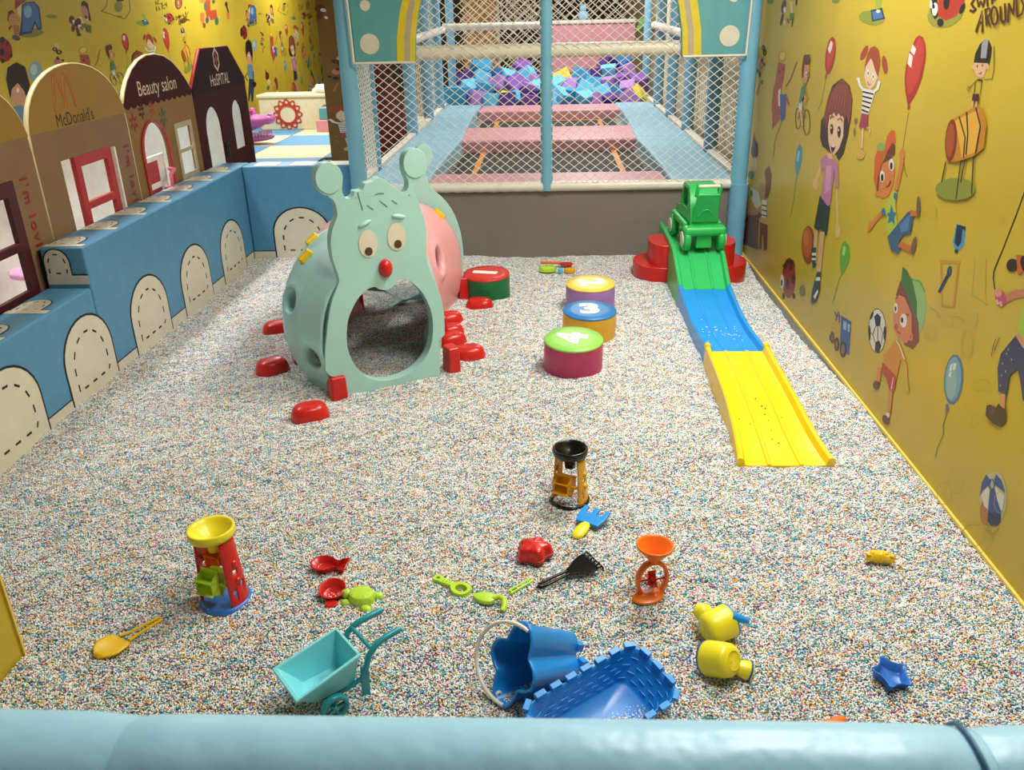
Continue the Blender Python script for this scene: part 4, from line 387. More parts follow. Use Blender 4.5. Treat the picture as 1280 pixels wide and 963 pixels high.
 ('printed_skipping_girl',1,1,[('2A1410',[-2646,1307,-2629,1206,-2623,1206,-2640,1307]),('2A1410',[-2629,1207,-2636,1157,-2630,1158,-2623,1208]),('2A1410',[-2635,1159,-2652,1086,-2646,1086,-2629,1159]),('2A1410',[-2652,1088,-2687,962,-2681,962,-2645,1088]),('2A1410',[-2687,963,-2709,893,-2702,893,-2680,964]),('2A1410',[-2709,894,-2702,867,-2695,869,-2702,895]),('2A1410',[-2703,869,-2679,840,-2673,842,-2696,871]),('B87450',[-2598,816,-2536,859,-2566,873,-2629,830]),('B87450',[-2562,846,-2485,877,-2501,898,-2578,867]),('B87450',[-2509,869,-2418,898,-2427,921,-2519,892]),('B0426A',[-2601,839,-2594,829,-2594,819,-2601,809,-2613,803,-2628,801,-2644,804,-2657,811,-2664,821,-2664,832,-2657,841,-2644,847,-2629,849,-2613,846]),('C88868',[-2628,844,-2627,837,-2631,831,-2639,826,-2649,823,-2658,822,-2667,825,-2671,830,-2672,836,-2667,843,-2660,848,-2650,851,-2640,851,-2632,849]),('D8A888',[-2655,810,-2640,799,-2628,805,-2644,816]),('D8A888',[-2633,812,-2620,800,-2608,806,-2622,818]),('2A100C',[-2571,944,-2576,935,-2587,926,-2601,921,-2616,920,-2629,922,-2637,929,-2638,938,-2633,948,-2622,956,-2607,961,-2592,962,-2580,959,-2573,953]),('2A100C',[-2519,966,-2524,956,-2535,948,-2549,942,-2564,941,-2577,944,-2585,951,-2586,961,-2581,971,-2570,979,-2555,985,-2540,986,-2528,982,-2520,975]),('B85A2A',[-2596,976,-2566,984,-2565,960,-2536,938,-2563,923,-2578,946]),('2A100C',[-2536,971,-2444,979,-2329,907,-2398,872,-2485,893]),('C88868',[-2520,919,-2454,952,-2383,913,-2438,864,-2485,867]),('9CB83A',[-2501,849,-2499,805,-2491,759,-2444,747,-2330,791,-2356,874,-2424,881]),('C88868',[-2499,763,-2441,752,-2330,791,-2346,754,-2443,723,-2484,735]),('1E2E58',[-2498,747,-2445,726,-2348,759,-2300,698,-2317,587,-2383,580,-2413,622,-2447,657,-2479,620,-2471,557,-2520,546,-2555,615,-2555,663]),('8AA0B8',[-2520,678,-2519,676,-2520,675,-2521,673,-2522,673,-2524,673,-2525,674,-2526,675,-2526,677,-2526,678,-2525,680,-2524,680,-2522,680,-2521,679]),('8AA0B8',[-2486,671,-2485,670,-2486,668,-2487,667,-2488,666,-2490,667,-2491,667,-2492,669,-2492,670,-2492,672,-2491,673,-2490,674,-2488,674,-2487,673]),('8AA0B8',[-2528,640,-2528,638,-2529,637,-2530,636,-2531,635,-2533,635,-2534,636,-2535,637,-2535,639,-2535,641,-2534,642,-2533,642,-2531,642,-2529,641]),('8AA0B8',[-2519,603,-2518,601,-2519,600,-2520,598,-2521,598,-2523,598,-2524,599,-2525,600,-2525,602,-2525,603,-2524,605,-2523,605,-2521,605,-2520,604]),('8AA0B8',[-2502,624,-2502,622,-2502,620,-2503,619,-2505,619,-2506,619,-2508,620,-2509,621,-2509,623,-2509,624,-2508,625,-2506,626,-2505,626,-2503,625]),('8AA0B8',[-2514,694,-2514,692,-2514,690,-2515,689,-2516,689,-2518,689,-2519,690,-2520,691,-2521,693,-2520,694,-2519,695,-2518,696,-2516,696,-2515,695]),('8AA0B8',[-2511,571,-2511,570,-2511,568,-2512,567,-2514,566,-2515,566,-2517,567,-2518,568,-2518,570,-2518,572,-2517,573,-2515,574,-2514,573,-2512,573]),('C88868',[-2503,546,-2487,502,-2462,513,-2477,557]),('2E1A22',[-2566,474,-2545,488,-2512,489,-2502,512,-2454,510,-2440,479,-2461,447,-2509,436,-2559,441]),('4A3038',[-2510,480,-2513,472,-2519,465,-2526,461,-2533,459,-2538,460,-2542,465,-2542,471,-2539,479,-2534,486,-2527,491,-2520,492,-2514,491,-2511,486]),('3A2A18',[-2600,635,-2603,672,-2598,698,-2601,698,-2607,671,-2604,634]),('3A2A18',[-2591,659,-2580,708,-2583,708,-2595,659]),]),
 ('printed_beach_ball',1,1,[('B4AE88',[-2343,252,-2335,214,-2342,174,-2363,140,-2395,119,-2431,116,-2464,132,-2487,163,-2496,204,-2487,245,-2464,279,-2432,297,-2396,298,-2365,282]),('A8703A',[-2408,163,-2404,145,-2406,126,-2414,111,-2428,102,-2443,101,-2458,110,-2468,125,-2472,144,-2470,163,-2461,178,-2448,186,-2432,186,-2418,178]),('B4AE88',[-2344,259,-2335,223,-2338,188,-2354,159,-2378,143,-2407,143,-2435,160,-2455,190,-2464,227,-2460,264,-2443,292,-2418,307,-2390,305,-2363,288]),('2A4A86',[-2482,261,-2447,258,-2451,238,-2480,200,-2489,168,-2495,223]),('2A4A86',[-2428,294,-2389,291,-2356,266,-2416,258,-2431,273]),('2A4A86',[-2441,232,-2419,245,-2353,199,-2343,170,-2357,144,-2388,123,-2413,125,-2427,172]),('1A2650',[-2420,156,-2386,169,-2353,195,-2343,170,-2356,143,-2388,122,-2412,124]),('D0CCB8',[-2456,230,-2439,221,-2428,161,-2450,158,-2482,181]),('D0CCB8',[-2417,254,-2356,255,-2348,205,-2358,202,-2391,223]),('2A4A86',[-2425,259,-2423,250,-2417,253,-2419,262]),('2A4A86',[-2423,252,-2425,243,-2420,245,-2417,254]),('2A4A86',[-2424,246,-2430,237,-2425,237,-2419,246]),('2A4A86',[-2426,241,-2436,235,-2434,232,-2425,238]),('2A4A86',[-2431,237,-2441,236,-2443,231,-2433,232]),('2A4A86',[-2437,236,-2445,239,-2450,234,-2442,231]),('2A4A86',[-2443,238,-2449,244,-2454,240,-2449,234]),('2A4A86',[-2448,242,-2449,251,-2456,248,-2454,239]),('2A4A86',[-2450,249,-2447,258,-2453,256,-2456,247]),('2A4A86',[-2449,255,-2442,263,-2447,264,-2454,255]),('2A4A86',[-2446,260,-2437,266,-2438,269,-2448,263]),('2A4A86',[-2442,264,-2432,265,-2429,270,-2439,269]),('2A4A86',[-2435,265,-2427,262,-2422,266,-2431,270]),('2A4A86',[-2429,263,-2424,257,-2418,260,-2423,267]),('9A7A3A',[-2417,92,-2367,97,-2338,145,-2341,145,-2368,99,-2415,96]),('9A7A3A',[-2412,110,-2354,92,-2352,95,-2409,113]),]),
 ('printed_doodles',1,0,[('AC9530',[-2840,894,-2813,778,-2810,779,-2837,895]),('AC9530',[-2813,778,-2698,777,-2697,779,-2812,780]),('AC9530',[-2696,778,-2726,807,-2728,806,-2699,777]),('AC9530',[-2725,807,-2769,919,-2772,918,-2728,806]),('AC9530',[-3102,635,-3032,639,-3030,641,-3101,637]),('AC9530',[-3034,640,-2999,626,-2997,628,-3031,642]),('AC9530',[-2997,628,-3038,621,-3038,619,-2998,627]),('AC9530',[-2918,655,-2874,676,-2876,678,-2919,656]),('AC9530',[-2877,676,-2821,678,-2820,679,-2876,678]),('AC9530',[-2822,679,-2845,659,-2842,658,-2819,679]),('AC9530',[-2789,724,-2745,733,-2745,735,-2788,725]),('AC9530',[-2747,734,-2740,690,-2737,691,-2744,735]),('AC9530',[-2737,692,-2766,688,-2766,686,-2738,690]),('AC9530',[-2742,1050,-2719,1071,-2721,1071,-2744,1051]),('AC9530',[-2722,1071,-2704,1054,-2702,1055,-2720,1072]),('AC9530',[-2704,1055,-2729,1039,-2727,1038,-2702,1055]),('AC9530',[-3252,981,-3200,998,-3202,1000,-3253,982]),('AC9530',[-3204,998,-3174,963,-3170,964,-3200,999]),('AC9530',[-3172,965,-3236,944,-3235,943,-3171,963]),('AC9530',[-2738,627,-2733,606,-2729,607,-2734,629]),('AC9530',[-2733,607,-2736,587,-2733,588,-2729,608]),('AC9530',[-2736,589,-2747,573,-2744,573,-2732,589]),('AC9530',[-2744,575,-2762,568,-2762,566,-2744,573]),('AC9530',[-2759,568,-2779,571,-2781,569,-2761,566]),('AC9530',[-2777,571,-2795,583,-2799,581,-2781,569]),('AC9530',[-2794,582,-2807,601,-2811,599,-2798,580]),('AC9530',[-2806,600,-2811,621,-2815,620,-2810,598]),('AC9530',[-2811,620,-2808,641,-2812,640,-2815,619]),('AC9530',[-2808,639,-2796,654,-2800,654,-2812,639]),('AC9530',[-2799,653,-2781,659,-2782,661,-2800,654]),('AC9530',[-2784,659,-2765,655,-2762,658,-2782,661]),('AC9530',[-2767,656,-2749,644,-2746,646,-2763,658]),('AC9530',[-2750,645,-2738,626,-2734,628,-2746,646]),('AC9530',[-2583,540,-2584,529,-2581,530,-2580,541]),('AC9530',[-2583,531,-2594,518,-2592,517,-2581,531]),('AC9530',[-2593,519,-2611,506,-2609,505,-2591,518]),('AC9530',[-2609,507,-2632,497,-2631,495,-2608,505]),('AC9530',[-2630,498,-2652,492,-2653,490,-2630,495]),('AC9530',[-2650,492,-2668,493,-2670,490,-2652,490]),('AC9530',[-2666,492,-2675,499,-2678,497,-2669,490]),('AC9530',[-2675,497,-2673,509,-2677,508,-2678,496]),('AC9530',[-2674,507,-2662,521,-2665,521,-2677,507]),('AC9530',[-2664,519,-2645,532,-2647,534,-2666,520]),('AC9530',[-2647,531,-2624,541,-2625,543,-2648,533]),('AC9530',[-2626,540,-2604,545,-2604,548,-2626,543]),('AC9530',[-2607,545,-2589,545,-2588,547,-2605,548]),('AC9530',[-2591,545,-2582,539,-2579,541,-2588,547]),('AC9530',[-2998,566,-2997,552,-2993,553,-2993,568]),('AC9530',[-2997,553,-3006,538,-3002,538,-2992,554]),('AC9530',[-3004,540,-3022,526,-3019,525,-3001,539]),('AC9530',[-3019,528,-3042,519,-3041,517,-3018,526]),('AC9530',[-3038,520,-3062,518,-3064,515,-3040,517]),('AC9530',[-3059,518,-3078,523,-3082,520,-3063,515]),('AC9530',[-3076,522,-3087,533,-3092,531,-3081,520]),('AC9530',[-3087,532,-3087,547,-3092,545,-3091,530]),('AC9530',[-3088,545,-3078,561,-3082,561,-3092,545]),('AC9530',[-3080,559,-3061,573,-3065,574,-3083,560]),('AC9530',[-3065,571,-3041,579,-3042,582,-3065,573]),('AC9530',[-3045,579,-3022,580,-3020,583,-3043,581]),('AC9530',[-3025,581,-3006,575,-3003,578,-3021,583]),('AC9530',[-3008,576,-2997,565,-2993,567,-3004,578]),('AC9530',[-2885,654,-2885,643,-2881,644,-2881,655]),('AC9530',[-2885,645,-2894,633,-2891,633,-2881,645]),('AC9530',[-2892,634,-2909,623,-2907,622,-2890,633]),('AC9530',[-2907,625,-2928,617,-2927,615,-2906,623]),('AC9530',[-2925,618,-2946,615,-2947,612,-2926,615]),('AC9530',[-2943,615,-2960,618,-2963,615,-2946,612]),('AC9530',[-2958,617,-2967,625,-2971,623,-2962,615]),('AC9530',[-2966,623,-2966,635,-2970,634,-2971,622]),('AC9530',[-2967,633,-2956,646,-2960,646,-2971,633]),('AC9530',[-2958,644,-2941,655,-2944,656,-2961,645]),('AC9530',[-2944,654,-2923,661,-2923,663,-2945,656]),('AC9530',[-2926,660,-2905,663,-2904,665,-2925,663]),('AC9530',[-2908,663,-2891,660,-2889,662,-2905,665]),('AC9530',[-2893,661,-2884,653,-2881,655,-2889,663]),('AC9530',[-2588,406,-2586,396,-2582,397,-2584,407]),('AC9530',[-2586,397,-2588,387,-2584,388,-2582,398]),('AC9530',[-2587,389,-2594,380,-2591,380,-2584,389]),('AC9530',[-2591,382,-2601,377,-2600,376,-2590,381]),('AC9530',[-2598,378,-2608,378,-2610,376,-2600,376]),('AC9530',[-2606,378,-2615,382,-2618,380,-2609,375]),('AC9530',[-2614,382,-2620,390,-2623,388,-2617,380]),('AC9530',[-2619,388,-2621,398,-2625,397,-2623,387]),('AC9530',[-2621,397,-2619,407,-2623,406,-2625,396]),('AC9530',[-2620,405,-2613,414,-2616,414,-2623,406]),('AC9530',[-2616,412,-2606,417,-2607,418,-2617,414]),('AC9530',[-2609,416,-2599,416,-2597,418,-2607,418]),('AC9530',[-2601,416,-2592,412,-2589,414,-2598,418]),('AC9530',[-2593,412,-2587,405,-2584,406,-2590,414]),('AA932E',[-2398,78,-2397,59,-2394,60,-2395,80]),('AA932E',[-2397,60,-2409,36,-2406,37,-2394,61]),('AA932E',[-2407,38,-2430,13,-2428,13,-2405,37]),('AA932E',[-2428,15,-2457,-5,-2456,-7,-2427,13]),('AA932E',[-2454,-4,-2484,-15,-2485,-18,-2455,-6]),('AA932E',[-2482,-15,-2506,-15,-2508,-18,-2484,-18]),('AA932E',[-2505,-15,-2519,-4,-2522,-6,-2508,-18]),('AA932E',[-2518,-5,-2518,15,-2522,14,-2521,-7]),('AA932E',[-2519,14,-2506,39,-2508,39,-2522,13]),('AA932E',[-2507,37,-2483,62,-2485,63,-2509,38]),('AA932E',[-2485,60,-2456,80,-2457,81,-2486,62]),('AA932E',[-2458,78,-2430,89,-2429,91,-2458,81]),('AA932E',[-2432,88,-2409,88,-2407,90,-2430,91]),('AA932E',[-2410,88,-2397,77,-2395,79,-2407,90]),('AA932E',[-2310,260,-2307,244,-2304,245,-2307,262]),('AA932E',[-2307,245,-2312,227,-2310,227,-2304,246]),('AA932E',[-2311,228,-2324,212,-2322,211,-2309,228]),('AA932E',[-2322,213,-2340,202,-2339,200,-2322,212]),('AA932E',[-2338,203,-2357,199,-2358,197,-2339,201]),('AA932E',[-2355,199,-2371,204,-2373,202,-2357,197]),('AA932E',[-2370,204,-2381,216,-2383,214,-2373,202]),('AA932E',[-2380,215,-2383,232,-2386,231,-2383,214]),('AA932E',[-2383,231,-2377,250,-2380,249,-2386,230]),('AA932E',[-2378,248,-2365,265,-2367,265,-2380,248]),('AA932E',[-2366,263,-2349,274,-2349,275,-2367,265]),('AA932E',[-2351,273,-2332,276,-2331,278,-2350,275]),('AA932E',[-2334,276,-2318,271,-2316,273,-2332,278]),('AA932E',[-2319,272,-2309,259,-2307,261,-2317,273]),('AA932E',[-2587,176,-2583,155,-2580,157,-2583,178]),('AA932E',[-2583,156,-2590,133,-2586,134,-2580,157]),('AA932E',[-2589,135,-2604,115,-2602,115,-2586,135]),('AA932E',[-2602,117,-2624,104,-2623,102,-2601,115]),('AA932E',[-2621,105,-2645,101,-2646,99,-2623,102]),('AA932E',[-2643,101,-2663,108,-2666,106,-2646,99]),('AA932E',[-2662,108,-2675,124,-2679,122,-2666,105]),('AA932E',[-2675,123,-2678,145,-2682,143,-2679,121]),('AA932E',[-2679,143,-2671,167,-2675,166,-2682,142]),('AA932E',[-2672,165,-2656,185,-2659,185,-2675,165]),('AA932E',[-2659,183,-2636,196,-2637,197,-2659,185]),('AA932E',[-2639,195,-2616,197,-2614,200,-2637,197]),('AA932E',[-2618,198,-2598,190,-2595,193,-2615,200]),('AA932E',[-2599,191,-2586,175,-2583,177,-2596,193]),('AA932E',[-2637,94,-2635,75,-2631,76,-2633,96]),('AA932E',[-2634,76,-2642,54,-2639,55,-2631,77]),('AA932E',[-2641,56,-2658,36,-2655,36,-2638,56]),('AA932E',[-2656,38,-2679,24,-2678,22,-2655,36]),('AA932E',[-2676,25,-2700,19,-2702,17,-2677,22]),('AA932E',[-2698,19,-2718,24,-2721,21,-2701,17]),('AA932E',[-2717,23,-2730,37,-2733,35,-2721,21]),('AA932E',[-2729,36,-2731,56,-2735,54,-2733,34]),('AA932E',[-2732,55,-2723,77,-2727,76,-2735,54]),('AA932E',[-2724,75,-2707,95,-2709,96,-2727,75]),('AA932E',[-2709,93,-2686,107,-2687,109,-2710,95]),('AA932E',[-2689,106,-2665,111,-2663,113,-2687,109]),('AA932E',[-2667,111,-2647,106,-2645,108,-2664,113]),('AA932E',[-2648,106,-2636,93,-2633,95,-2645,109]),('AA932E',[-2336,106,-2336,81,-2333,82,-2333,108]),('AA932E',[-2335,82,-2353,49,-2350,50,-2333,83]),('AA932E',[-2351,51,-2384,17,-2382,16,-2350,51]),('AA932E',[-2382,18,-2423,-11,-2422,-12,-2381,17]),('AA932E',[-2421,-10,-2463,-28,-2464,-30,-2421,-12]),('AA932E',[-2461,-27,-2496,-29,-2498,-32,-2463,-30]),('AA932E',[-2494,-30,-2514,-16,-2517,-18,-2497,-32]),('AA932E',[-2513,-17,-2512,11,-2516,9,-2516,-19]),('AA932E',[-2513,9,-2492,45,-2495,44,-2516,9]),('AA932E',[-2494,43,-2459,78,-2461,78,-2496,43]),('AA932E',[-2461,76,-2419,104,-2420,105,-2462,78]),('AA932E',[-2421,103,-2381,118,-2380,120,-2421,105]),('AA932E',[-2383,118,-2351,118,-2349,121,-2381,120]),('AA932E',[-2352,119,-2335,105,-2333,107,-2350,121]),]),
 ('printed_elephant',0,1,[('7E7A2C',[-6266,1592,-6292,1575,-6355,1559,-6442,1550,-6533,1549,-6612,1555,-6663,1567,-6678,1583,-6653,1601,-6595,1615,-6512,1625,-6420,1627,-6338,1622,-6283,1609]),('1E2E5A',[-6516,1814,-6446,1842,-6308,1846,-6239,1798,-6280,1619,-6361,1607,-6375,1661,-6461,1586,-6548,1581,-6669,1568,-6583,1686]),('3E66A0',[-6504,1806,-6441,1834,-6317,1834,-6266,1793,-6300,1633,-6341,1628,-6370,1692,-6469,1605,-6606,1599]),('7FA8C0',[-6381,1762,-6397,1740,-6424,1722,-6454,1712,-6482,1712,-6503,1722,-6512,1740,-6508,1763,-6492,1785,-6466,1803,-6436,1813,-6408,1813,-6386,1803,-6377,1785]),('6A1E18',[-6748,1763,-6685,1780,-6629,1729,-6616,1686,-6708,1695,-6790,1688]),('C08458',[-6624,1703,-6640,1683,-6668,1667,-6701,1658,-6732,1659,-6757,1668,-6769,1684,-6767,1704,-6751,1724,-6724,1740,-6691,1749,-6660,1749,-6635,1740,-6622,1724]),('9A6A3A',[-6723,1662,-6631,1652,-6666,1575,-6742,1585]),('D8C88A',[-6570,1839,-6521,1823,-6580,1711,-6617,1754]),('8E2A1E',[-6595,1856,-6422,1858,-6521,1823,-6638,1780]),('4A3A5A',[-6669,1541,-6684,1534,-6707,1531,-6734,1533,-6758,1539,-6775,1548,-6782,1558,-6778,1568,-6763,1575,-6740,1578,-6714,1577,-6689,1571,-6672,1562,-6664,1551]),('8A2A1E',[-6795,1615,-6732,1648,-6753,1659,-6815,1626]),]),
 ('printed_round_ladybird',0,1,[('8A1E18',[-6819,1478,-6831,1434,-6867,1397,-6920,1373,-6979,1368,-7033,1382,-7069,1412,-7083,1452,-7071,1494,-7037,1531,-6985,1555,-6927,1561,-6873,1549,-6834,1519]),('1A1614',[-6943,1447,-6952,1435,-6965,1425,-6981,1420,-6996,1421,-7006,1427,-7011,1438,-7009,1450,-7000,1463,-6986,1472,-6970,1477,-6956,1477,-6945,1471,-6940,1460]),('1A1614',[-6895,1543,-6903,1532,-6918,1524,-6935,1519,-6952,1520,-6965,1525,-6971,1534,-6970,1545,-6961,1556,-6947,1564,-6930,1568,-6913,1568,-6900,1563,-6894,1554]),('1A1614',[-6848,1512,-6854,1503,-6864,1496,-6874,1492,-6884,1492,-6890,1497,-6893,1504,-6891,1513,-6885,1522,-6876,1529,-6865,1533,-6856,1533,-6849,1528,-6846,1521]),('1A1614',[-6836,1417,-6841,1410,-6850,1404,-6860,1401,-6870,1402,-6877,1406,-6880,1412,-6879,1419,-6874,1426,-6865,1432,-6855,1435,-6845,1434,-6838,1431,-6835,1424]),('1A1614',[-6973,1377,-6979,1370,-6989,1364,-7001,1362,-7013,1362,-7023,1366,-7028,1372,-7027,1379,-7021,1386,-7011,1392,-6999,1395,-6987,1394,-6977,1390,-6972,1384]),('1A1614',[-7035,1468,-7053,1440,-7078,1418,-7104,1406,-7127,1407,-7141,1421,-7145,1444,-7137,1472,-7119,1500,-7095,1522,-7069,1534,-7046,1533,-7031,1520,-7027,1497]),]),
 ('printed_dark_haired_girl',0,1,[('2A1414',[-5462,1848,-5402,1863,-5339,1839,-5339,1672,-5380,1677,-5441,1732,-5480,1809]),('B87A5A',[-5365,1764,-5368,1736,-5385,1713,-5411,1698,-5442,1694,-5471,1703,-5493,1722,-5503,1748,-5500,1775,-5483,1799,-5457,1814,-5427,1817,-5397,1809,-5375,1790]),('DAD6CC',[-5391,1692,-5396,1686,-5404,1681,-5414,1678,-5423,1678,-5431,1681,-5434,1686,-5433,1692,-5428,1699,-5420,1704,-5410,1707,-5401,1707,-5393,1704,-5390,1698]),('5E6A2A',[-5447,1648,-5359,1627,-5389,1563,-5480,1575]),('C8A078',[-5464,1563,-5458,1528,-5436,1530,-5442,1565]),('4A1E14',[-5563,1649,-5590,1633,-5624,1622,-5656,1619,-5681,1624,-5694,1636,-5692,1653,-5676,1672,-5649,1688,-5616,1699,-5584,1702,-5558,1697,-5545,1685,-5547,1668]),('5A2A1A',[-5689,1614,-5673,1536,-5615,1543,-5631,1621]),('DAD6CC',[-5576,1626,-5582,1617,-5593,1611,-5607,1607,-5619,1608,-5629,1611,-5634,1618,-5633,1627,-5627,1635,-5616,1642,-5602,1645,-5590,1645,-5580,1641,-5575,1634]),('1A1614',[-5693,1546,-5601,1543,-5596,1553,-5688,1555]),]),
 ('printed_swing_rope',0,1,[('4A3A18',[-4914,1873,-4966,1812,-4953,1811,-4901,1873]),('4A3A18',[-4963,1814,-5088,1768,-5080,1763,-4955,1809]),('4A3A18',[-5088,1763,-4593,1684,-4586,1690,-5081,1768]),('4A3A18',[-4584,1685,-4417,1768,-4428,1772,-4595,1689]),('4A3A18',[-4415,1770,-4391,1878,-4407,1878,-4430,1770]),('7A7A30',[-4588,1813,-4609,1787,-4644,1767,-4687,1756,-4729,1756,-4761,1767,-4778,1787,-4776,1812,-4755,1837,-4720,1857,-4678,1869,-4636,1869,-4603,1858,-4586,1838]),('1A1614',[-4526,1877,-4538,1870,-4565,1865,-4603,1862,-4643,1861,-4677,1864,-4700,1869,-4706,1875,-4694,1881,-4667,1887,-4630,1890,-4590,1891,-4555,1888,-4532,1883]),]),
 ('printed_dark_haired_boy',0,1,[('C08A6A',[-6705,1124,-6747,1069,-6812,1027,-6888,1006,-6958,1010,-7010,1037,-7033,1083,-7024,1139,-6983,1192,-6920,1234,-6845,1256,-6774,1254,-6721,1227,-6696,1180]),('1E1410',[-7020,1232,-6956,1324,-6806,1360,-6691,1315,-6682,1164,-6788,1004,-6793,1114,-6861,1192,-6970,1150,-7028,1071]),('5A7E9A',[-7024,1003,-6922,1011,-6794,991,-6773,836,-6871,773,-7042,799,-7070,883]),('22324A',[-7042,799,-6855,779,-6860,647,-6992,461,-7086,456,-7040,606,-7167,478,-7228,491]),('1A1614',[-7087,888,-7223,839,-7139,775,-7099,780,-7180,836,-7053,879]),('1A1614',[-6813,894,-6853,757,-6787,694,-6748,697,-6812,756,-6773,892]),('1A1614',[-6722,692,-6741,675,-6779,664,-6828,659,-6878,663,-6920,675,-6944,691,-6947,709,-6928,726,-6890,738,-6842,742,-6792,739,-6750,728,-6725,711]),('DAD6CC',[-6866,1131,-6872,1123,-6881,1117,-6892,1114,-6902,1114,-6909,1118,-6912,1125,-6910,1133,-6904,1141,-6895,1148,-6885,1151,-6875,1150,-6868,1146,-6865,1140]),]),
 ('printed_pale_balloon',0,1,[('7A9AA0',[-6439,1265,-6467,1229,-6512,1201,-6564,1186,-6613,1188,-6649,1206,-6666,1237,-6660,1273,-6632,1309,-6589,1337,-6537,1352,-6488,1351,-6451,1333,-6433,1303]),('A8BCB4',[-6512,1282,-6527,1262,-6549,1246,-6575,1238,-6600,1239,-6618,1249,-6626,1266,-6622,1286,-6607,1305,-6585,1321,-6559,1329,-6534,1328,-6516,1319,-6508,1302]),('8A7A28',[-6574,1187,-6620,1037,-6602,1036,-6556,1187]),]),
 ('printed_target_and_lettering',0,1,[('5A3A4A',[-2965,1867,-2994,1829,-2948,1827,-2918,1865]),('5A3A4A',[-2982,1839,-3031,1808,-2991,1802,-2941,1833]),('5A3A4A',[-3008,1818,-3072,1799,-3045,1786,-2981,1805]),('5A3A4A',[-3033,1804,-3098,1804,-3106,1787,-3041,1787]),('5A3A4A',[-3064,1799,-3110,1818,-3147,1805,-3102,1786]),('5A3A4A',[-3096,1808,-3116,1839,-3162,1832,-3142,1801]),('5A3A4A',[-3114,1828,-3108,1866,-3155,1863,-3160,1826]),('5A3A4A',[-3113,1855,-3084,1893,-3129,1894,-3158,1857]),('5A3A4A',[-3096,1883,-3047,1914,-3088,1920,-3136,1888]),('5A3A4A',[-3070,1904,-3007,1923,-3034,1935,-3097,1916]),('5A3A4A',[-3046,1918,-2981,1919,-2973,1936,-3038,1935]),('5A3A4A',[-3015,1923,-2968,1905,-2930,1918,-2977,1936]),('5A3A4A',[-2983,1915,-2962,1884,-2915,1891,-2936,1922]),('5A3A4A',[-2964,1894,-2970,1856,-2921,1859,-2916,1897]),('B84A2A',[-3006,1865,-3023,1844,-2990,1843,-2973,1864]),('B84A2A',[-3014,1852,-3041,1834,-3012,1829,-2985,1847]),('B84A2A',[-3025,1841,-3061,1830,-3042,1821,-3006,1832]),('B84A2A',[-3033,1834,-3071,1834,-3076,1822,-3039,1822]),('B84A2A',[-3046,1830,-3072,1841,-3099,1832,-3074,1821]),('B84A2A',[-3062,1834,-3074,1851,-3106,1846,-3095,1829]),('B84A2A',[-3072,1844,-3069,1865,-3102,1863,-3106,1842]),('B84A2A',[-3072,1857,-3056,1878,-3089,1879,-3105,1858]),('B84A2A',[-3065,1871,-3037,1888,-3066,1893,-3093,1875]),('B84A2A',[-3054,1881,-3018,1892,-3037,1901,-3073,1890]),('B84A2A',[-3046,1888,-3008,1889,-3002,1901,-3040,1900]),('B84A2A',[-3032,1892,-3006,1882,-2979,1891,-3005,1901]),('B84A2A',[-3016,1889,-3005,1871,-2972,1876,-2983,1893]),('B84A2A',[-3007,1879,-3010,1858,-2976,1859,-2973,1880]),('5A4A18',[-3735,1872,-3721,1838,-3700,1840,-3714,1875]),('5A4A18',[-3639,1887,-3690,1837,-3583,1847,-3586,1855,-3671,1841,-3620,1885]),('5A4A18',[-3560,1862,-3547,1813,-3446,1837,-3457,1844,-3533,1820,-3538,1864]),('5A4A18',[-3732,1815,-3738,1769,-3717,1770,-3710,1816]),('5A4A18',[-3674,1808,-3645,1774,-3624,1777,-3654,1812]),('5A4A18',[-3542,1835,-3575,1790,-3471,1795,-3470,1803,-3556,1796,-3521,1834]),('5A4A18',[-3436,1863,-3427,1816,-3404,1818,-3414,1865]),('5A4A18',[-2867,1818,-2861,1793,-2837,1795,-2843,1820]),('5A4A18',[-3115,1719,-3089,1679,-2994,1718,-3012,1722,-3085,1688,-3092,1722]),('5A4A18',[-2975,1731,-2958,1694,-2934,1696,-2951,1734]),('5A4A18',[-2895,1755,-2856,1702,-2768,1755,-2790,1758,-2852,1711,-2871,1758]),('5A4A18',[-3059,1656,-3023,1625,-3000,1629,-3037,1661]),('5A4A18',[-2970,1670,-2962,1622,-2862,1667,-2881,1672,-2958,1631,-2945,1671]),('5A4A18',[-2860,1665,-2778,1652,-2766,1660,-2848,1673]),]),
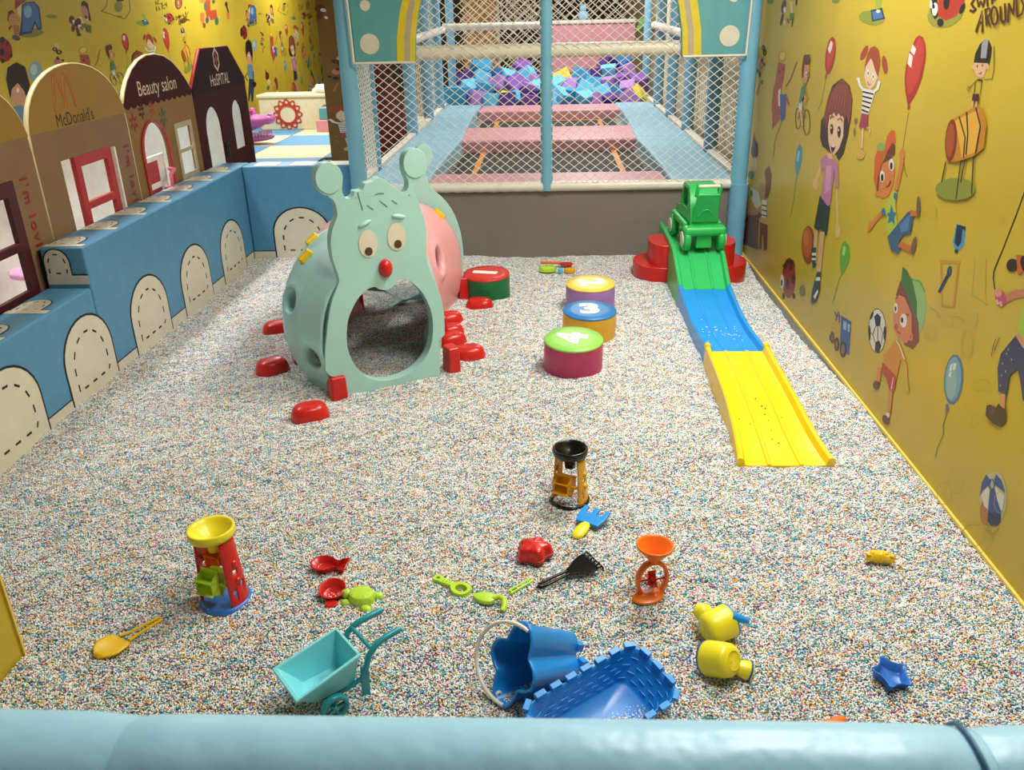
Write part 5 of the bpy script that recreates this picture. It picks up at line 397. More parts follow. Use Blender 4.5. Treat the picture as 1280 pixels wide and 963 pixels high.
 ('printed_toy_robot',0,1,[('A8442A',[-2122,1901,-1924,1903,-1986,1769,-1756,1782,-1750,1659,-2041,1648,-2056,1702,-2159,1650,-2177,1782]),('B86A3A',[-2366,1743,-2233,1743,-2262,1637,-2344,1586,-2408,1652]),('4A5A2A',[-1755,1884,-1766,1872,-1786,1863,-1811,1857,-1837,1857,-1857,1862,-1869,1871,-1869,1883,-1858,1895,-1838,1904,-1813,1910,-1787,1910,-1767,1905,-1755,1896]),('2A6A4A',[-1729,1631,-1747,1609,-1776,1591,-1811,1582,-1844,1582,-1869,1592,-1881,1611,-1878,1633,-1860,1655,-1832,1673,-1797,1683,-1764,1683,-1739,1672,-1726,1654]),('3A4A6A',[-2096,1649,-2111,1632,-2134,1618,-2163,1611,-2191,1611,-2212,1619,-2223,1633,-2221,1650,-2207,1667,-2184,1681,-2155,1688,-2128,1688,-2106,1680,-2095,1666]),('2A6A4A',[-2119,1822,-2134,1799,-2153,1780,-2173,1770,-2191,1770,-2201,1780,-2204,1799,-2197,1821,-2183,1844,-2164,1863,-2144,1873,-2126,1873,-2115,1863,-2113,1845]),('7A4A2A',[-2240,1584,-2252,1569,-2273,1558,-2297,1551,-2321,1552,-2339,1559,-2349,1571,-2347,1586,-2335,1600,-2315,1612,-2291,1618,-2267,1618,-2248,1611,-2239,1599]),('B87A3A',[-2109,1888,-2126,1876,-2162,1867,-2211,1861,-2262,1861,-2305,1866,-2333,1874,-2339,1886,-2322,1897,-2287,1906,-2239,1912,-2187,1912,-2143,1908,-2115,1899]),]),
 ('printed_small_figure',0,1,[('4A1E14',[-1256,1853,-1269,1838,-1292,1825,-1320,1819,-1347,1818,-1369,1825,-1380,1837,-1379,1852,-1366,1868,-1344,1880,-1316,1887,-1288,1887,-1267,1880,-1255,1868]),('4A1E14',[-1340,1822,-1312,1738,-1250,1742,-1278,1827]),('B86A3A',[-1357,1739,-1373,1654,-1266,1656,-1249,1741]),]),
]
CUBES = [(-1.01,13.17,0.93,'b',1.3),(-1.19,12.87,0.80,'d',1),(-0.97,12.87,0.80,'l',1),(-0.92,12.58,0.68,'b',1),(-1.27,12.36,0.60,'b',1.4),(-1.01,12.29,0.57,'p',1),(-0.80,12.25,0.54,'l',1),(-0.71,12.71,0.73,'p',1),(-0.75,12.93,0.82,'n',1),(-0.58,12.89,0.80,'l',1),(-0.45,12.65,0.70,'u',1.2),(-0.36,13.15,0.91,'u',1),(-0.30,12.93,0.81,'l',1.1),(-0.16,12.76,0.74,'p',1),(-0.23,12.54,0.65,'p',1),(-0.55,12.25,0.54,'d',1),(-0.27,12.23,0.53,'u',1),(-0.28,12.38,0.59,'d',1),(-0.13,12.60,0.67,'l',1),(-0.62,12.43,0.61,'y',0.5),(0.22,12.87,0.77,'y',1.1),(0.14,12.69,0.70,'l',1),(0.46,12.93,0.80,'b',1.1),(0.66,12.95,0.80,'d',1.1),(0.90,13.31,0.95,'d',1.1),(0.88,13.04,0.84,'l',1),(1.12,13.31,0.95,'n',1),(1.12,13.06,0.84,'p',1),(1.05,12.78,0.72,'u',1.1),(0.85,12.71,0.70,'p',1),(0.17,12.34,0.56,'l',1.2),(0.33,12.40,0.58,'b',1),(0.53,12.58,0.65,'l',1),(0.52,12.29,0.54,'l',1),(0.62,12.69,0.69,'b',1),(0.75,12.40,0.58,'l',1.1),(0.92,12.45,0.59,'b',1.1),(1.08,12.29,0.53,'p',1.1),(1.23,12.40,0.57,'y',1),(0.73,12.58,0.65,'y',0.5),(1.13,12.58,0.64,'p',1),(-1.11,12.60,0.69,'l',1),(-0.01,12.47,0.62,'b',1),(-0.01,12.87,0.78,'p',1),(-0.45,12.32,0.56,'l',0.9),(-0.00,12.25,0.53,'l',1),(0.31,12.65,0.68,'p',1),(0.88,12.25,0.51,'d',1),(0.66,12.25,0.52,'p',0.9),(1.29,12.76,0.71,'u',1),]

# ------------------------------------------------------------------ setting
def slab(name, lo, hi, m, parent=None, **k):
    c = [(a + b) / 2 for a, b in zip(lo, hi)]
    return MB().box((0, 0, 0), [b - a for a, b in zip(lo, hi)]).build(name, m, parent, loc=c, **k)

RX, LX, BY = 1.447, -2.255, 6.2
struct(slab('floor', (-5, -.5, -.16), (1.9, 20.6, -.08), M['floor']))
struct(slab('ceiling', (-5, -.5, 3.0), (1.9, 20.6, 3.08), M['ceiling']))
wall_right = struct(slab('wall_right', (RX, -.5, .0), (RX + .08, 6.34, 3.0), M['yellow_wall']))
wall_left = struct(slab('wall_left', (-4.73, -.5, -.08), (-4.65, 20.5, 3.0), M['yellow_wall']))
struct(slab('wall_back', (-4.65, 20.42, -.08), (1.9, 20.5, 3.0), M['brown_wall']))
wr = struct(slab('wall_right_rear', (1.62, 6.34, -.08), (1.70, 20.5, 3.0), M['beige']))
struct(slab('baseboard_right', (RX - .008, -.4, -.08), (RX + .03, 6.3, .0), M['grey_base']))
struct(slab('trim_right', (RX - .012, -.4, .0), (RX - .0005, 6.3, .018), M['yellow_edge'], bevel=.003))
# wallpapered stub wall beside the camera and the partition, coloured dark as in shade, at the back of the play room
stub = struct(slab('wall_front_left', (-1.60, .3, -.08), (-1.545, 1.873, .8), M['yellow_wall']))
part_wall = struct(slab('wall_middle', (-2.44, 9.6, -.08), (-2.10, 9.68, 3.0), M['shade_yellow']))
struct(slab('trim_front_left', (-1.605, 1.868, -.08), (-1.538, 1.876, .8), M['yellow_edge']))

# wallpaper figures, printed flat on the walls
def ink(h):
    return lin(h)
def print_mesh(name, layers):
    pts = [(p[i] / 1000, p[i + 1] / 1000) for _, p in layers for i in range(0, len(p), 2)]
    cx = (min(a for a, z in pts) + max(a for a, z in pts)) / 2
    cz = (min(z for a, z in pts) + max(z for a, z in pts)) / 2
    V, F, C = [], [], []
    for k, (c, p) in enumerate(layers):
        o = len(V); n = len(p) // 2
        q = [(p[2 * i] / 1000 - cx, p[2 * i + 1] / 1000 - cz) for i in range(n)]
        ar = sum(q[i][0] * q[(i + 1) % n][1] - q[(i + 1) % n][0] * q[i][1] for i in range(n))
        V += [(x, y, .0006 + k * .00012) for x, y in q]
        f = list(range(o, o + n))
        F.append(f if ar > 0 else f[::-1]); C += [ink(c)] * n
    me = bpy.data.meshes.new(name)
    me.from_pydata(V, [], F)
    a = me.color_attributes.new('ink', 'FLOAT_COLOR', 'CORNER')
    a.data.foreach_set('color', [x for c in C for x in c])
    me.materials.append(M['prints'])
    return me, cx, cz
def put_print(name, me, parent, m):
    o = bpy.data.objects.new(name, me); COL.objects.link(o)
    o.parent = parent
    o.matrix_world = m
    o.matrix_parent_inverse = Matrix.Identity(4)
    o.matrix_basis = parent.matrix_basis.inverted() @ m
    return o
for name, on_r, on_l, layers in PRINTS:
    me, cx, cz = print_mesh(name, layers)
    if on_r:
        put_print(name, me, wall_right, frame((RX, -cx, cz), (0, -1, 0), (0, 0, 1)))
    if on_l:
        for k in (14.5, 14.5 + 6.25):
            if 6.9 < cx + k < 19.5:
                put_print(name, me, wall_left, frame((-4.65, cx + k, cz + .026), (0, 1, 0), (0, 0, 1)))
    if name in ('printed_bear', 'printed_girl_with_dog', 'printed_girl_in_stripes'):
        dx, dz = {'printed_bear': (-2.28, 1.12), 'printed_girl_with_dog': (-2.27, 1.72), 'printed_girl_in_stripes': (-2.25, .55)}[name]
        put_print(name, me, part_wall, frame((dx, 9.6, dz), (1, 0, 0), (0, 0, 1)))
    if name == 'printed_small_red_balloon':
        put_print(name, me, stub, frame((-1.545, 1.80, .30), (0, 1, 0), (0, 0, 1)))

# chequered play mats of the room on the left
play = struct(slab('floor_playroom', (-4.65, 6.40, -.08), (-1.48, 20.4, .07), M['floor']))
struct(slab('floor_corridor', (-4.65, 1.0, -.08), (-2.53, 6.40, .07), M['floor']))
XE = [-4.64, -3.77, -2.77, -1.77]
YE = [7.36, 8.42, 9.47, 10.52, 11.6, 12.64, 13.7, 14.8]
for i in range(3):
    for j in range(7):
        c = M['mat_cream'] if (i + j) % 2 == 0 else M['mat_blue']
        if i == 2 and j == 2: continue
        slab('play_mat_tile', (XE[i] + .006, YE[j] + .006, .07), (XE[i + 1] - .006, YE[j + 1] - .006, .1 + random.uniform(-.002, .002)), c, None, bevel=.008).parent = play
for o in play.children:
    o.matrix_basis = play.matrix_basis.inverted() @ o.matrix_basis
# low white inner wall and white play floor behind the house fronts
struct(slab('wall_playhouse', (-3.36, 2.2, .07), (-3.30, 9.5, 1.05), M['white_wall']))
struct(slab('floor_playhouse', (-3.30, 2.2, .07), (-2.56, 7.2, .12), M['white_wall']))

# ------------------------------------------------------------------ bead pool
def bead_pool():
    gx, gy = 96, 130
    x0, x1, y0, y1 = LX - .02, RX + .0, .9, BY + .02
    xs = np.linspace(x0, x1, gx); ys = np.linspace(y0, y1, gy)
    def H(x, y):
        dip = .042 * np.clip((x - 1.17) / .2, 0, 1) * np.clip((y - 3.9) / .5, 0, 1) * np.clip((6.0 - y) / .3, 0, 1)
        return .010 * np.sin(2.1 * x + .6) * np.cos(1.7 * y) + .006 * np.sin(5.3 * x + 2 * y) + .004 * np.sin(9 * y - 4 * x) - dip
    X, Y = np.meshgrid(xs, ys)
    G = np.stack([X, Y, H(X, Y) - .017], -1).reshape(-1, 3)
    faces = [(j * gx + i, j * gx + i + 1, (j + 1) * gx + i + 1, (j + 1) * gx + i) for j in range(gy - 1) for i in range(gx - 1)]
    rng = np.random.default_rng(3)
    s = .0053
    bx = np.arange(x0 + .02, x1 - .004, s); by = np.arange(1.15, BY, s * .866)
    BX, BYY = np.meshgrid(bx, by)
    BX = BX + (np.arange(len(by)) % 2)[:, None] * s / 2
    BX = BX + rng.normal(0, .0012, BX.shape); BYY = BYY + rng.normal(0, .0013, BX.shape)
    bump = .0045 * np.sin(17 * BX + 3 * np.sin(7 * BYY)) * np.sin(21 * BYY + 3 * np.sin(6 * BX + 1)) + .003 * np.sin(37 * BX + 4 * np.sin(11 * BYY)) * np.sin(41 * BYY)
    BZ = H(BX, BYY) + bump + rng.normal(0, .0013, BX.shape)
    B = np.stack([BX, BYY, BZ], -1).reshape(-1, 3)
    keep = ~((B[:, 0] < -1.54) & (B[:, 1] < 1.873)) & (B[:, 0] < RX - .012)
    B = B[keep]
    n = len(B)
    pal = ['FBF9F4', 'F2F0EA', 'E2E2DE', '5EBAC6', '3092A4', '90C8E6', 'F2BC54', 'DE8238', 'DC9ABE', 'A4629A', 'AEC47A', '8068B2', '4A4648', 'F0CED2']
    wt = np.array([.28, .18, .07, .105, .05, .085, .092, .034, .045, .022, .03, .018, .008, .026]); wt /= wt.sum()
    pc = np.array([lin(h) for h in pal], np.float32)
    ch = rng.choice(len(pal), n, p=wt)
    for k in (1, len(bx)):          # like colours lie together in small clumps
        ch = np.where(rng.random(n) < .24, np.roll(ch, k), ch)
    C = pc[ch] * rng.uniform(.85, 1.08, (n, 1)).astype(np.float32); C[:, 3] = 1
    me = bpy.data.meshes.new('plastic_beads')
    me.from_pydata(np.vstack([G]).tolist(), [], faces)
    ng = len(G)
    me.vertices.add(n)
    co = np.empty((ng + n, 3), np.float32); co[:ng] = G; co[ng:] = B
    me.vertices.foreach_set('co', co.ravel())
    a = me.attributes.new('bead_colour', 'FLOAT_COLOR', 'POINT')
    full = np.empty((ng + n, 4), np.float32); full[:ng] = lin('6E6A64'); full[ng:] = C  # sheet below the beads coloured dark for the shade in their gaps
    a.data.foreach_set('color', full.ravel())
    b = me.attributes.new('is_bead', 'BOOLEAN', 'POINT')
    fl = np.zeros(ng + n, bool); fl[ng:] = True
    b.data.foreach_set('value', fl)
    me.update()
    me.materials.append(M['beads'])
    o = bpy.data.objects.new('plastic_beads', me); COL.objects.link(o)
    g = bpy.data.node_groups.new('beads', 'GeometryNodeTree')
    g.interface.new_socket('Geometry', in_out='INPUT', socket_type='NodeSocketGeometry')
    g.interface.new_socket('Geometry', in_out='OUTPUT', socket_type='NodeSocketGeometry')
    N = g.nodes; i_ = N.new('NodeGroupInput'); o_ = N.new('NodeGroupOutput')
    na = N.new('GeometryNodeInputNamedAttribute'); na.data_type = 'BOOLEAN'; na.inputs['Name'].default_value = 'is_bead'
    mp = N.new('GeometryNodeMeshToPoints'); mp.inputs['Radius'].default_value = .00275
    sm = N.new('GeometryNodeSetMaterial'); sm.inputs['Material'].default_value = M['beads']
    de = N.new('GeometryNodeDeleteGeometry'); de.domain = 'POINT'
    jo = N.new('GeometryNodeJoinGeometry')
    lk = g.links.new
    lk(i_.outputs[0], mp.inputs['Mesh']); lk(na.outputs['Attribute'], mp.inputs['Selection'])
    lk(mp.outputs[0], sm.inputs['Geometry'])
    lk(i_.outputs[0], de.inputs['Geometry']); lk(na.outputs['Attribute'], de.inputs['Selection'])
    lk(de.outputs[0], jo.inputs[0]); lk(sm.outputs[0], jo.inputs[0]); lk(jo.outputs[0], o_.inputs[0])
    md = o.modifiers.new('beads', 'NODES'); md.node_group = g
    tag(o, 'multicoloured plastic beads filling the floor of the play pool', 'beads', None, 'stuff')
bead_pool()

# ------------------------------------------------------------------ padded rail in front of the camera
rail = thing('padded_rail', 'light blue vinyl padded rail along the front edge of the bead pool', 'rail', (0, .485, 1.125))
def sleeve(x0, x1, r, sag):
    mb = MB(); secs = []
    n = 30
    for i in range(n + 1):
        x = x0 + (x1 - x0) * i / n
        e = min(1, min(i, n - i) / 1.5) ** .5
        rr = r * (.93 + .07 * e) + sag * math.sin(x * 9)
        secs.append([(x, rr * math.cos(2 * PI * k / 28), rr * math.sin(2 * PI * k / 28)) for k in range(28)])
    return mb.loft(secs, caps=True)
sleeve(-.352, .335, .055, .0004).build('rail_sleeve', M['rail_blue'], rail)
sleeve(-1.3, -.345, .0562, .0006).build('rail_sleeve', M['rail_blue'], rail)
sleeve(.335, 1.35, .0555, .0004).build('rail_sleeve', M['rail_blue'], rail)
mb = MB()
P = []
for k in range(40):
    a = 2 * PI * k / 40
    P.append((.335 - .012 * math.sin(a), .0556 * math.cos(a), .0556 * math.sin(a)))
mb.tube(P, .0022, 6, closed=True).build('seam', M['rail_seam'], rail)

# ------------------------------------------------------------------ foam barrier with printed arches
def arch_pts(w, h, k=14, y0=0.):
    r = w / 2; hh = h * .50
    return [(-r, y0)] + [(-r * math.cos(PI * i / k), h - hh + hh * math.sin(PI * i / k)) for i in range(k + 1)] + [(r, y0)]
def flat(mb, pts, z, m, X):
    n = len(pts); ar = sum(pts[i][0] * pts[(i + 1) % n][1] - pts[(i + 1) % n][0] * pts[i][1] for i in range(n))
    mb.add([(x, y, z) for x, y in pts], [list(range(n)) if ar > 0 else list(range(n))[::-1]], False, m, X)
def arch_print(parent, X, w, h, band=.0, bx0=0, bx1=0, seam=True, t=.011, scale=1.):
    """cream arch with a black outline and black stitching, printed on vinyl; X: arch foot centre, x along, y up"""
    mb = MB(); K, C = M['black'], M['cream']
    if band:
        flat(mb, [(bx0, -.12), (bx1, -.12), (bx1, band + t * .6), (bx0, band + t * .6)], .0008, K, X)
        flat(mb, [(bx0, -.12), (bx1, -.12), (bx1, band), (bx0, band)], .0012, C, X)
    flat(mb, arch_pts(w, h), .0016, K, X)
    flat(mb, arch_pts(w - 2 * t, h - t), .0021, C, X)
    if seam: flat(mb, [(-w / 2, -.1), (-w / 2 + .007, -.1), (-w / 2 + .007, band + .02), (-w / 2, band + .02)], .0024, K, X)
    iw, ih, yb = w * .66, h * .80, band + .008 if band else h * .12
    r = iw / 2; d = .038 * scale; tt = .011 * scale
    path = [(-r, yb)] + [(-r * math.cos(PI * i / 16), ih - ih * .5 + ih * .5 * math.sin(PI * i / 16)) for i in range(17)] + [(r, yb), (-r, yb)]
    L = [0]
    for a, b in zip(path, path[1:]): L.append(L[-1] + math.hypot(b[0] - a[0], b[1] - a[1]))
    tot = L[-1]; nd = max(5, round(tot / (.082 * scale)))
    def at(q):
        q %= tot
        for i in range(len(path) - 1):
            if L[i + 1] >= q:
                f = (q - L[i]) / (L[i + 1] - L[i] + 1e-9)
                return path[i][0] + f * (path[i + 1][0] - path[i][0]), path[i][1] + f * (path[i + 1][1] - path[i][1])
        return path[-1]
    for i in range(nd):
        a, b = at(i * tot / nd), at(i * tot / nd + d)
        l = math.hypot(b[0] - a[0], b[1] - a[1]) + 1e-9; nx, ny = -(b[1] - a[1]) / l * tt / 2, (b[0] - a[0]) / l * tt / 2
        flat(mb, [(a[0] + nx, a[1] + ny), (b[0] + nx, b[1] + ny), (b[0] - nx, b[1] - ny), (a[0] - nx, a[1] - ny)], .0026, K, X)
    return mb.build('printed_arch', None, parent)
def foam_barrier(label, x0, x1, y0, y1, z1, name='foam_barrier'):
    t = thing(name, label, 'foam barrier', ((x0 + x1) / 2, (y0 + y1) / 2, -.05), 0, 'foam barriers round the bead pool')
    MB().box((0, 0, (z1 + .05) / 2), (x1 - x0, y1 - y0, z1 + .05)).build('foam_block', M['vinyl_blue'], t, bevel=.012, seg=3)
    return t, Vector(t.location)
# tall run along the left side
t, o = foam_barrier('tall blue foam barrier with cream arches along the left side, below the house fronts', -2.475, LX, 3.9, BY + .19, .70)
def onface(y, z=0): return frame(Vector((LX, y, z)) - o, (0, 1, 0), (0, 0, 1))
for yc, a, b in ((4.43, 3.905, 4.86), (5.105, 4.86, 5.54), (5.79, 5.54, 6.19)):
    arch_print(t, onface(yc), .47, .40, .062, a - yc, b - yc)
X = frame(Vector((-2.365, 3.8985, .515)) - o, (1, 0, 0), (0, 0, 1))
mb = MB(); flat(mb, [(-.1, 0), (.108, 0), (.108, .052), (-.1, .052)], .0012, M['black'], X); flat(mb, [(-.1, 0), (.108, 0), (.108, .045), (-.1, .045)], .0018, M['cream'], X)
mb.build('printed_band', None, t)
arch_print(t, frame(Vector((-2.40, 3.8985, .555)) - o, (1, 0, 0), (0, 0, 1)), .135, .142, 0, seam=False, t=.006, scale=.62)
for k in range(7):
    y = 3.915 + k * .345
    X = frame(Vector((-2.385, y + .035, .7)) - o, (1, 0, 0), (0, 1, 0))
    mb = MB(); X0 = frame(Vector((-2.365, y, .7)) - o, (1, 0, 0), (0, 1, 0))
    flat(mb, [(-.1, 0), (.1, 0), (.1, .052), (-.1, .052)], .0012, M['black'], X0); flat(mb, [(-.1, 0), (.1, 0), (.1, .045), (-.1, .045)], .0018, M['cream'], X0)
    mb.build('printed_band', None, t)
    arch_print(t, X, .15, .17, 0, seam=False, t=.006, scale=.62)
# low run, nearer
t, o = foam_barrier('low blue foam barrier with cream arches, one step below the tall run', -2.475, LX, 1.95, 3.892, .50)
def onface(y, z=0): return frame(Vector((LX, y, z)) - o, (0, 1, 0), (0, 0, 1))
for yc, a, b in ((3.745, 3.515, 3.887), (3.08, 2.85, 3.515), (2.4, 2.17, 2.85)):
    arch_print(t, onface(yc), .462, .405, .062, a - yc, b - yc)
for k in range(4):
    y = 3.50 - k * .345
    X0 = frame(Vector((-2.365, y, .5)) - o, (1, 0, 0), (0, 1, 0)); mb = MB()
    flat(mb, [(-.1, 0), (.1, 0), (.1, .052), (-.1, .052)], .0012, M['black'], X0); flat(mb, [(-.1, 0), (.1, 0), (.1, .045), (-.1, .045)], .0018, M['cream'], X0)
    mb.build('printed_band', None, t)
    arch_print(t, frame(Vector((-2.385, y + .035, .5)) - o, (1, 0, 0), (0, 1, 0)), .15, .17, 0, seam=False, t=.006, scale=.62)
# cross run at the back
t, o = foam_barrier('blue foam barrier with one cream arch across the back, left of the trampoline post', LX + .004, -1.43, BY, BY + .19, .70)
arch_print(t, frame(Vector((-1.86, BY, 0)) - o, (1, 0, 0), (0, 0, 1)), .45, .40, .062, LX + .005 + 1.86, -1.432 + 1.86)
for k in range(3):
    X0 = frame(Vector((-2.20 + k * .27, BY + .095, .7)) - o, (0, 1, 0), (-1, 0, 0)); mb = MB()
    flat(mb, [(-.09, -.2), (.09, -.2), (.09, -.03), (-.09, -.03)], .0012, M['cream'], X0)
    mb.build('printed_band', None, t)

# ------------------------------------------------------------------ play house fronts (boards 25 mm thick standing behind the barrier)
HB = -2.5
def board(name, label, y0, outline, holes, cols, edge):
    """outline and holes in (y, z); board face looks to +X; painted areas are flat print on it"""
    t = thing(name, label, 'play house front', (HB, y0, .1), 0, 'play house fronts behind the barrier')
    X = frame((0, 0, 0), (0, 1, 0), (0, 0, 1)); X.translation = (0, -y0, -.1)
    MB().prism(outline, holes, -.014, 0, X).build('board', cols[0], t, weld=True)
    top = [p for p in outline if p[1] > .3]          # lacquered edge band over the top
    MB().loft([[X @ Vector((y, z, -.022)), X @ Vector((y, z, .0015))] for y, z in top], closed=False).build('edge_band', edge, t, solid=.007)
    return t, X
def plate(t, X, name, pts, holes, m, z=.001, th=.0015):
    return MB().prism(pts, holes, z, z + th, X).build(name, m, t)
def arc(y0, z0, y1, h, k=14, p=1.):
    c = (y0 + y1) / 2; r = (y1 - y0) / 2
    return [(c - r * math.cos(PI * i / k), z0 + h * abs(math.sin(PI * i / k)) ** p) for i in range(k + 1)]
def burger_front(y0, y1, first, label, win):
    top = arc(y0, 1.12, y1, .38, 20, .8)
    out = [(y0, .1), (y0, .6)] + top + [(y1, .6), (y1, .1)]
    out = out[::-1]
    wy0, wy1, wz0, wz1 = win
    hole = [(wy0, wz0), (wy1, wz0), (wy1, wz1), (wy0, wz1)]
    t, X = board('play_house_front', label, y0, out, [hole], [M['board_brown']], M['board_edge'])
    plate(t, X, 'painted_gable', [(y0 + .004, 1.2)] + [(y, z - .003) for y, z in top if z > 1.2] + [(y1 - .004, 1.2)], [], M['board_yellow'])
    return t, X, win
# nearest front, mostly outside the frame
t, X, w_ = burger_front(3.04, 4.085, True, "tan house front with a maroon window, nearest of the four fronts", (3.36, 3.87, .45, 1.03))
def casement(t, X, m, y0, y1, z0, z1, f=.06, bar=.66, d0=-.02, d1=.006, th=.04):
    zb = z0 + (z1 - z0) * (1 - bar) 
    o = [(y0, z0), (y1, z0), (y1, z1), (y0, z1)]
    h = [[(y0 + f, zb + th / 2), (y1 - f, zb + th / 2), (y1 - f, z1 - f), (y0 + f, z1 - f)], [(y0 + f, z0 + f), (y1 - f, z0 + f), (y1 - f, zb - th / 2), (y0 + f, zb - th / 2)]]
    return MB().prism(o, h, d0, d1, X).build('window_frame', m, t, bevel=.003)
casement(t, X, M['frame_maroon'], 3.36, 3.87, .45, 1.03, .07, .52)
def vertical_slogan(t, X, y, z):
    L = X @ T(y, z, .003) @ rotz(-PI / 2)
    lettering('printed_slogan', "I'm lovin' it", .085, L, M['print_red'], t, .0018, 1.0, 1.3, 'LEFT')
vertical_slogan(t, X, 3.955, 1.03)
# second front
t, X, w_ = burger_front(4.09, 5.10, False, "tan house front with a red window and a large orange letter M", (4.31, 4.86, .62, 1.045))
casement(t, X, M['frame_red'], 4.43, 4.83, .62, 1.045, .055, .62)
plate(t, X, 'door_edge', [(4.84, .62), (4.858, .62), (4.858, 1.04), (4.84, 1.04)], [], M['white_board'], .001, .02)
vertical_slogan(t, X, 5.02, 1.03)
mb = MB()
for q in (0, 1):
    c = 4.425 + q * .095
    mb.tube([(c - .055 + .11 * i / 12, 1.285 + .165 * math.sin(PI * i / 12) ** .8, 0) for i in range(13)], .011, 6, X @ Matrix.Diagonal((1, 1, .12, 1)) @ T(0, 0, .03))
mb.build('painted_emblem', M['print_orange'], t)
lettering('painted_sign', "McDonald's", .092, X @ T(4.54, 1.235, .0032), M['print_black'], t, 0, .88)
# beauty salon
y0, y1 = 5.10, 6.13
roof = [(5.10, 1.25), (5.14, 1.31), (5.2, 1.37), (5.29, 1.43), (5.4, 1.475), (5.52, 1.498), (5.64, 1.50), (5.77, 1.483), (5.88, 1.445), (5.98, 1.385), (6.06, 1.32), (6.13, 1.25)]
door = [(5.235, .5)] + arc(5.235, .93, 5.585, .18) + [(5.585, .5)]
winh = [(5.76, .72), (5.99, .72), (5.99, 1.03), (5.76, 1.03)]
out = [(y0, .1)] + roof + [(y1, .1)]
t, X = board('play_house_front', 'ochre house front with a dark red rounded roof lettered Beauty salon', y0, out[::-1], [door[::-1], winh], [M['board_tan']], M['board_edge'])
sc = []
for k in range(12):
    a, b = y1 - (y1 - y0) * k / 12, y1 - (y1 - y0) * (k + 1) / 12
    sc += [(a + (b - a) * i / 5, 1.228 - .018 * math.sin(PI * i / 5)) for i in range(5)]
plate(t, X, 'painted_roof', [(y0 + .004, 1.228)] + [(a, b - .004) for a, b in roof] + [(y1 - .004, 1.228)] + sc[1:], [], M['board_maroon'])
lettering('painted_sign', 'Beauty salon', .125, X @ T(5.60, 1.31, .0032), M['print_cream'], t, 0, .92)
for cy, cz, m, r in ((5.185, 1.135, 'print_red', .055), (5.31, 1.185, 'print_black', .045), (5.46, 1.19, 'frame_red', .042), (5.60, 1.12, 'print_green', .06)):
    mb = MB()
    for k in range(6):
        a = PI / 2 + k * PI / 3
        mb.prism(ring_pts(r * .62, 0, r * .38, r * .16, 10), (), .002, .003, X @ T(cy, cz, 0) @ rotz(a))
    mb.build('painted_flower', M[m], t)
big = [(5.205, .5)] + arc(5.205, .92, 5.615, .205) + [(5.615, .5)]
MB().prism(big[::-1], [door[::-1]], .0005, .012, X).build('door_surround', M['frame_red'], t, bevel=.003)
dl = MB()
dl.prism([(5.25, .5), (5.57, .5), (5.57, .9), (5.25, .9)], [[(5.285, .735), (5.47, .735), (5.47, .87), (5.285, .87)], [(5.285, .53), (5.47, .53), (5.47, .70), (5.285, .70)]], -.05, -.03, X, m=M['white_board'])
dl.build('door_leaf', None, t)
dp = MB(); dp.prism([(5.285, .735), (5.47, .735), (5.47, .87), (5.285, .87)], (), -.046, -.034, X); dp.prism([(5.285, .53), (5.47, .53), (5.47, .70), (5.285, .70)], (), -.046, -.034, X)
dp.build('door_panel', M['frame_red'], t)
MB().tube([(0, 5.44 - y0, .60), (.05, 5.44 - y0, .60), (.055, 5.44 - y0, .68), (.05, 5.52 - y0, .70), (.0, 5.55 - y0, .70)], .013, 8).build('door_handle', M['pink_stool'], t)
MB().prism([(5.73, .69), (6.02, .69), (6.02, 1.06), (5.73, 1.06)], [[(5.765, .725), (5.985, .725), (5.985, .865), (5.765, .865)], [(5.765, .89), (5.985, .89), (5.985, 1.025), (5.765, 1.025)]], .0005, .008, X).build('window_frame', M['vinyl_tan'], t)
# hospital
y0, y1 = 6.135, 7.26
out = [(y0, .1), (y0, 1.25), (6.40, 1.5), (6.97, 1.5), (y1, 1.25), (y1, .1)]
h1 = [(6.29, .5)] + arc(6.29, .93, 6.60, .17) + [(6.60, .5)]
h2 = [(6.86, .73), (7.085, .73)] + arc(6.86, .98, 7.085, .12)[::-1]
t, X = board('play_house_front', 'dark maroon house front with arched openings lettered Hospital', y0, out[::-1], [h1[::-1], h2], [M['board_maroon']], M['frame_red'])
plate(t, X, 'painted_roof', [(y0 + .004, 1.2), (y0 + .004, 1.247), (6.402, 1.496), (6.968, 1.496), (y1 - .004, 1.247), (y1 - .004, 1.2)][::-1], [], M['board_dark'])
lettering('painted_sign', 'HoSPITAL', .115, X @ T(6.70, 1.27, .0032), M['print_cream'], t, 0, .82)
mb = MB()
ex = [(0, .085), (.055, .04), (.055, -.04), (0, -.085), (-.055, -.04), (-.055, .04)]
mb.prism([(a, b) for a, b in ex][::-1], [[(a * .78, b * .78) for a, b in ex]], .003, .0045, X @ T(6.68, 1.415, 0))
mb.build('painted_emblem', M['print_cream'], t)
mb = MB()
mb.prism([(-.012, -.042), (.012, -.042), (.012, -.012), (.035, -.012), (.035, .012), (.012, .012), (.012, .042), (-.012, .042), (-.012, .012), (-.035, .012), (-.035, -.012), (-.012, -.012)], (), .003, .0045, X @ T(6.68, 1.415, 0))
mb.build('painted_cross', M['print_red'], t)
MB().box((.01, 6.625 - y0, .66 - .0), (.03, .03, .12)).build('door_handle', M['black_p'], t, bevel=.004)
# white door leaves standing just behind the hospital openings
# ------------------------------------------------------------------ rose stool seen through the first window
t = thing('play_stool', 'rose pink round play stool behind the maroon window', 'stool', (-3.05, 4.73, .12))
MB().lathe([(.10, 0), (.085, .02), (.05, .09), (.045, .13), (.075, .2), (.08, .21)], 20).build('pedestal', M['pink_stool'], t)
MB().lathe([(.13, .205), (.145, .215), (.145, .235), (.13, .245), (0, .247)], 28).build('seat', M['dino_light'], t)

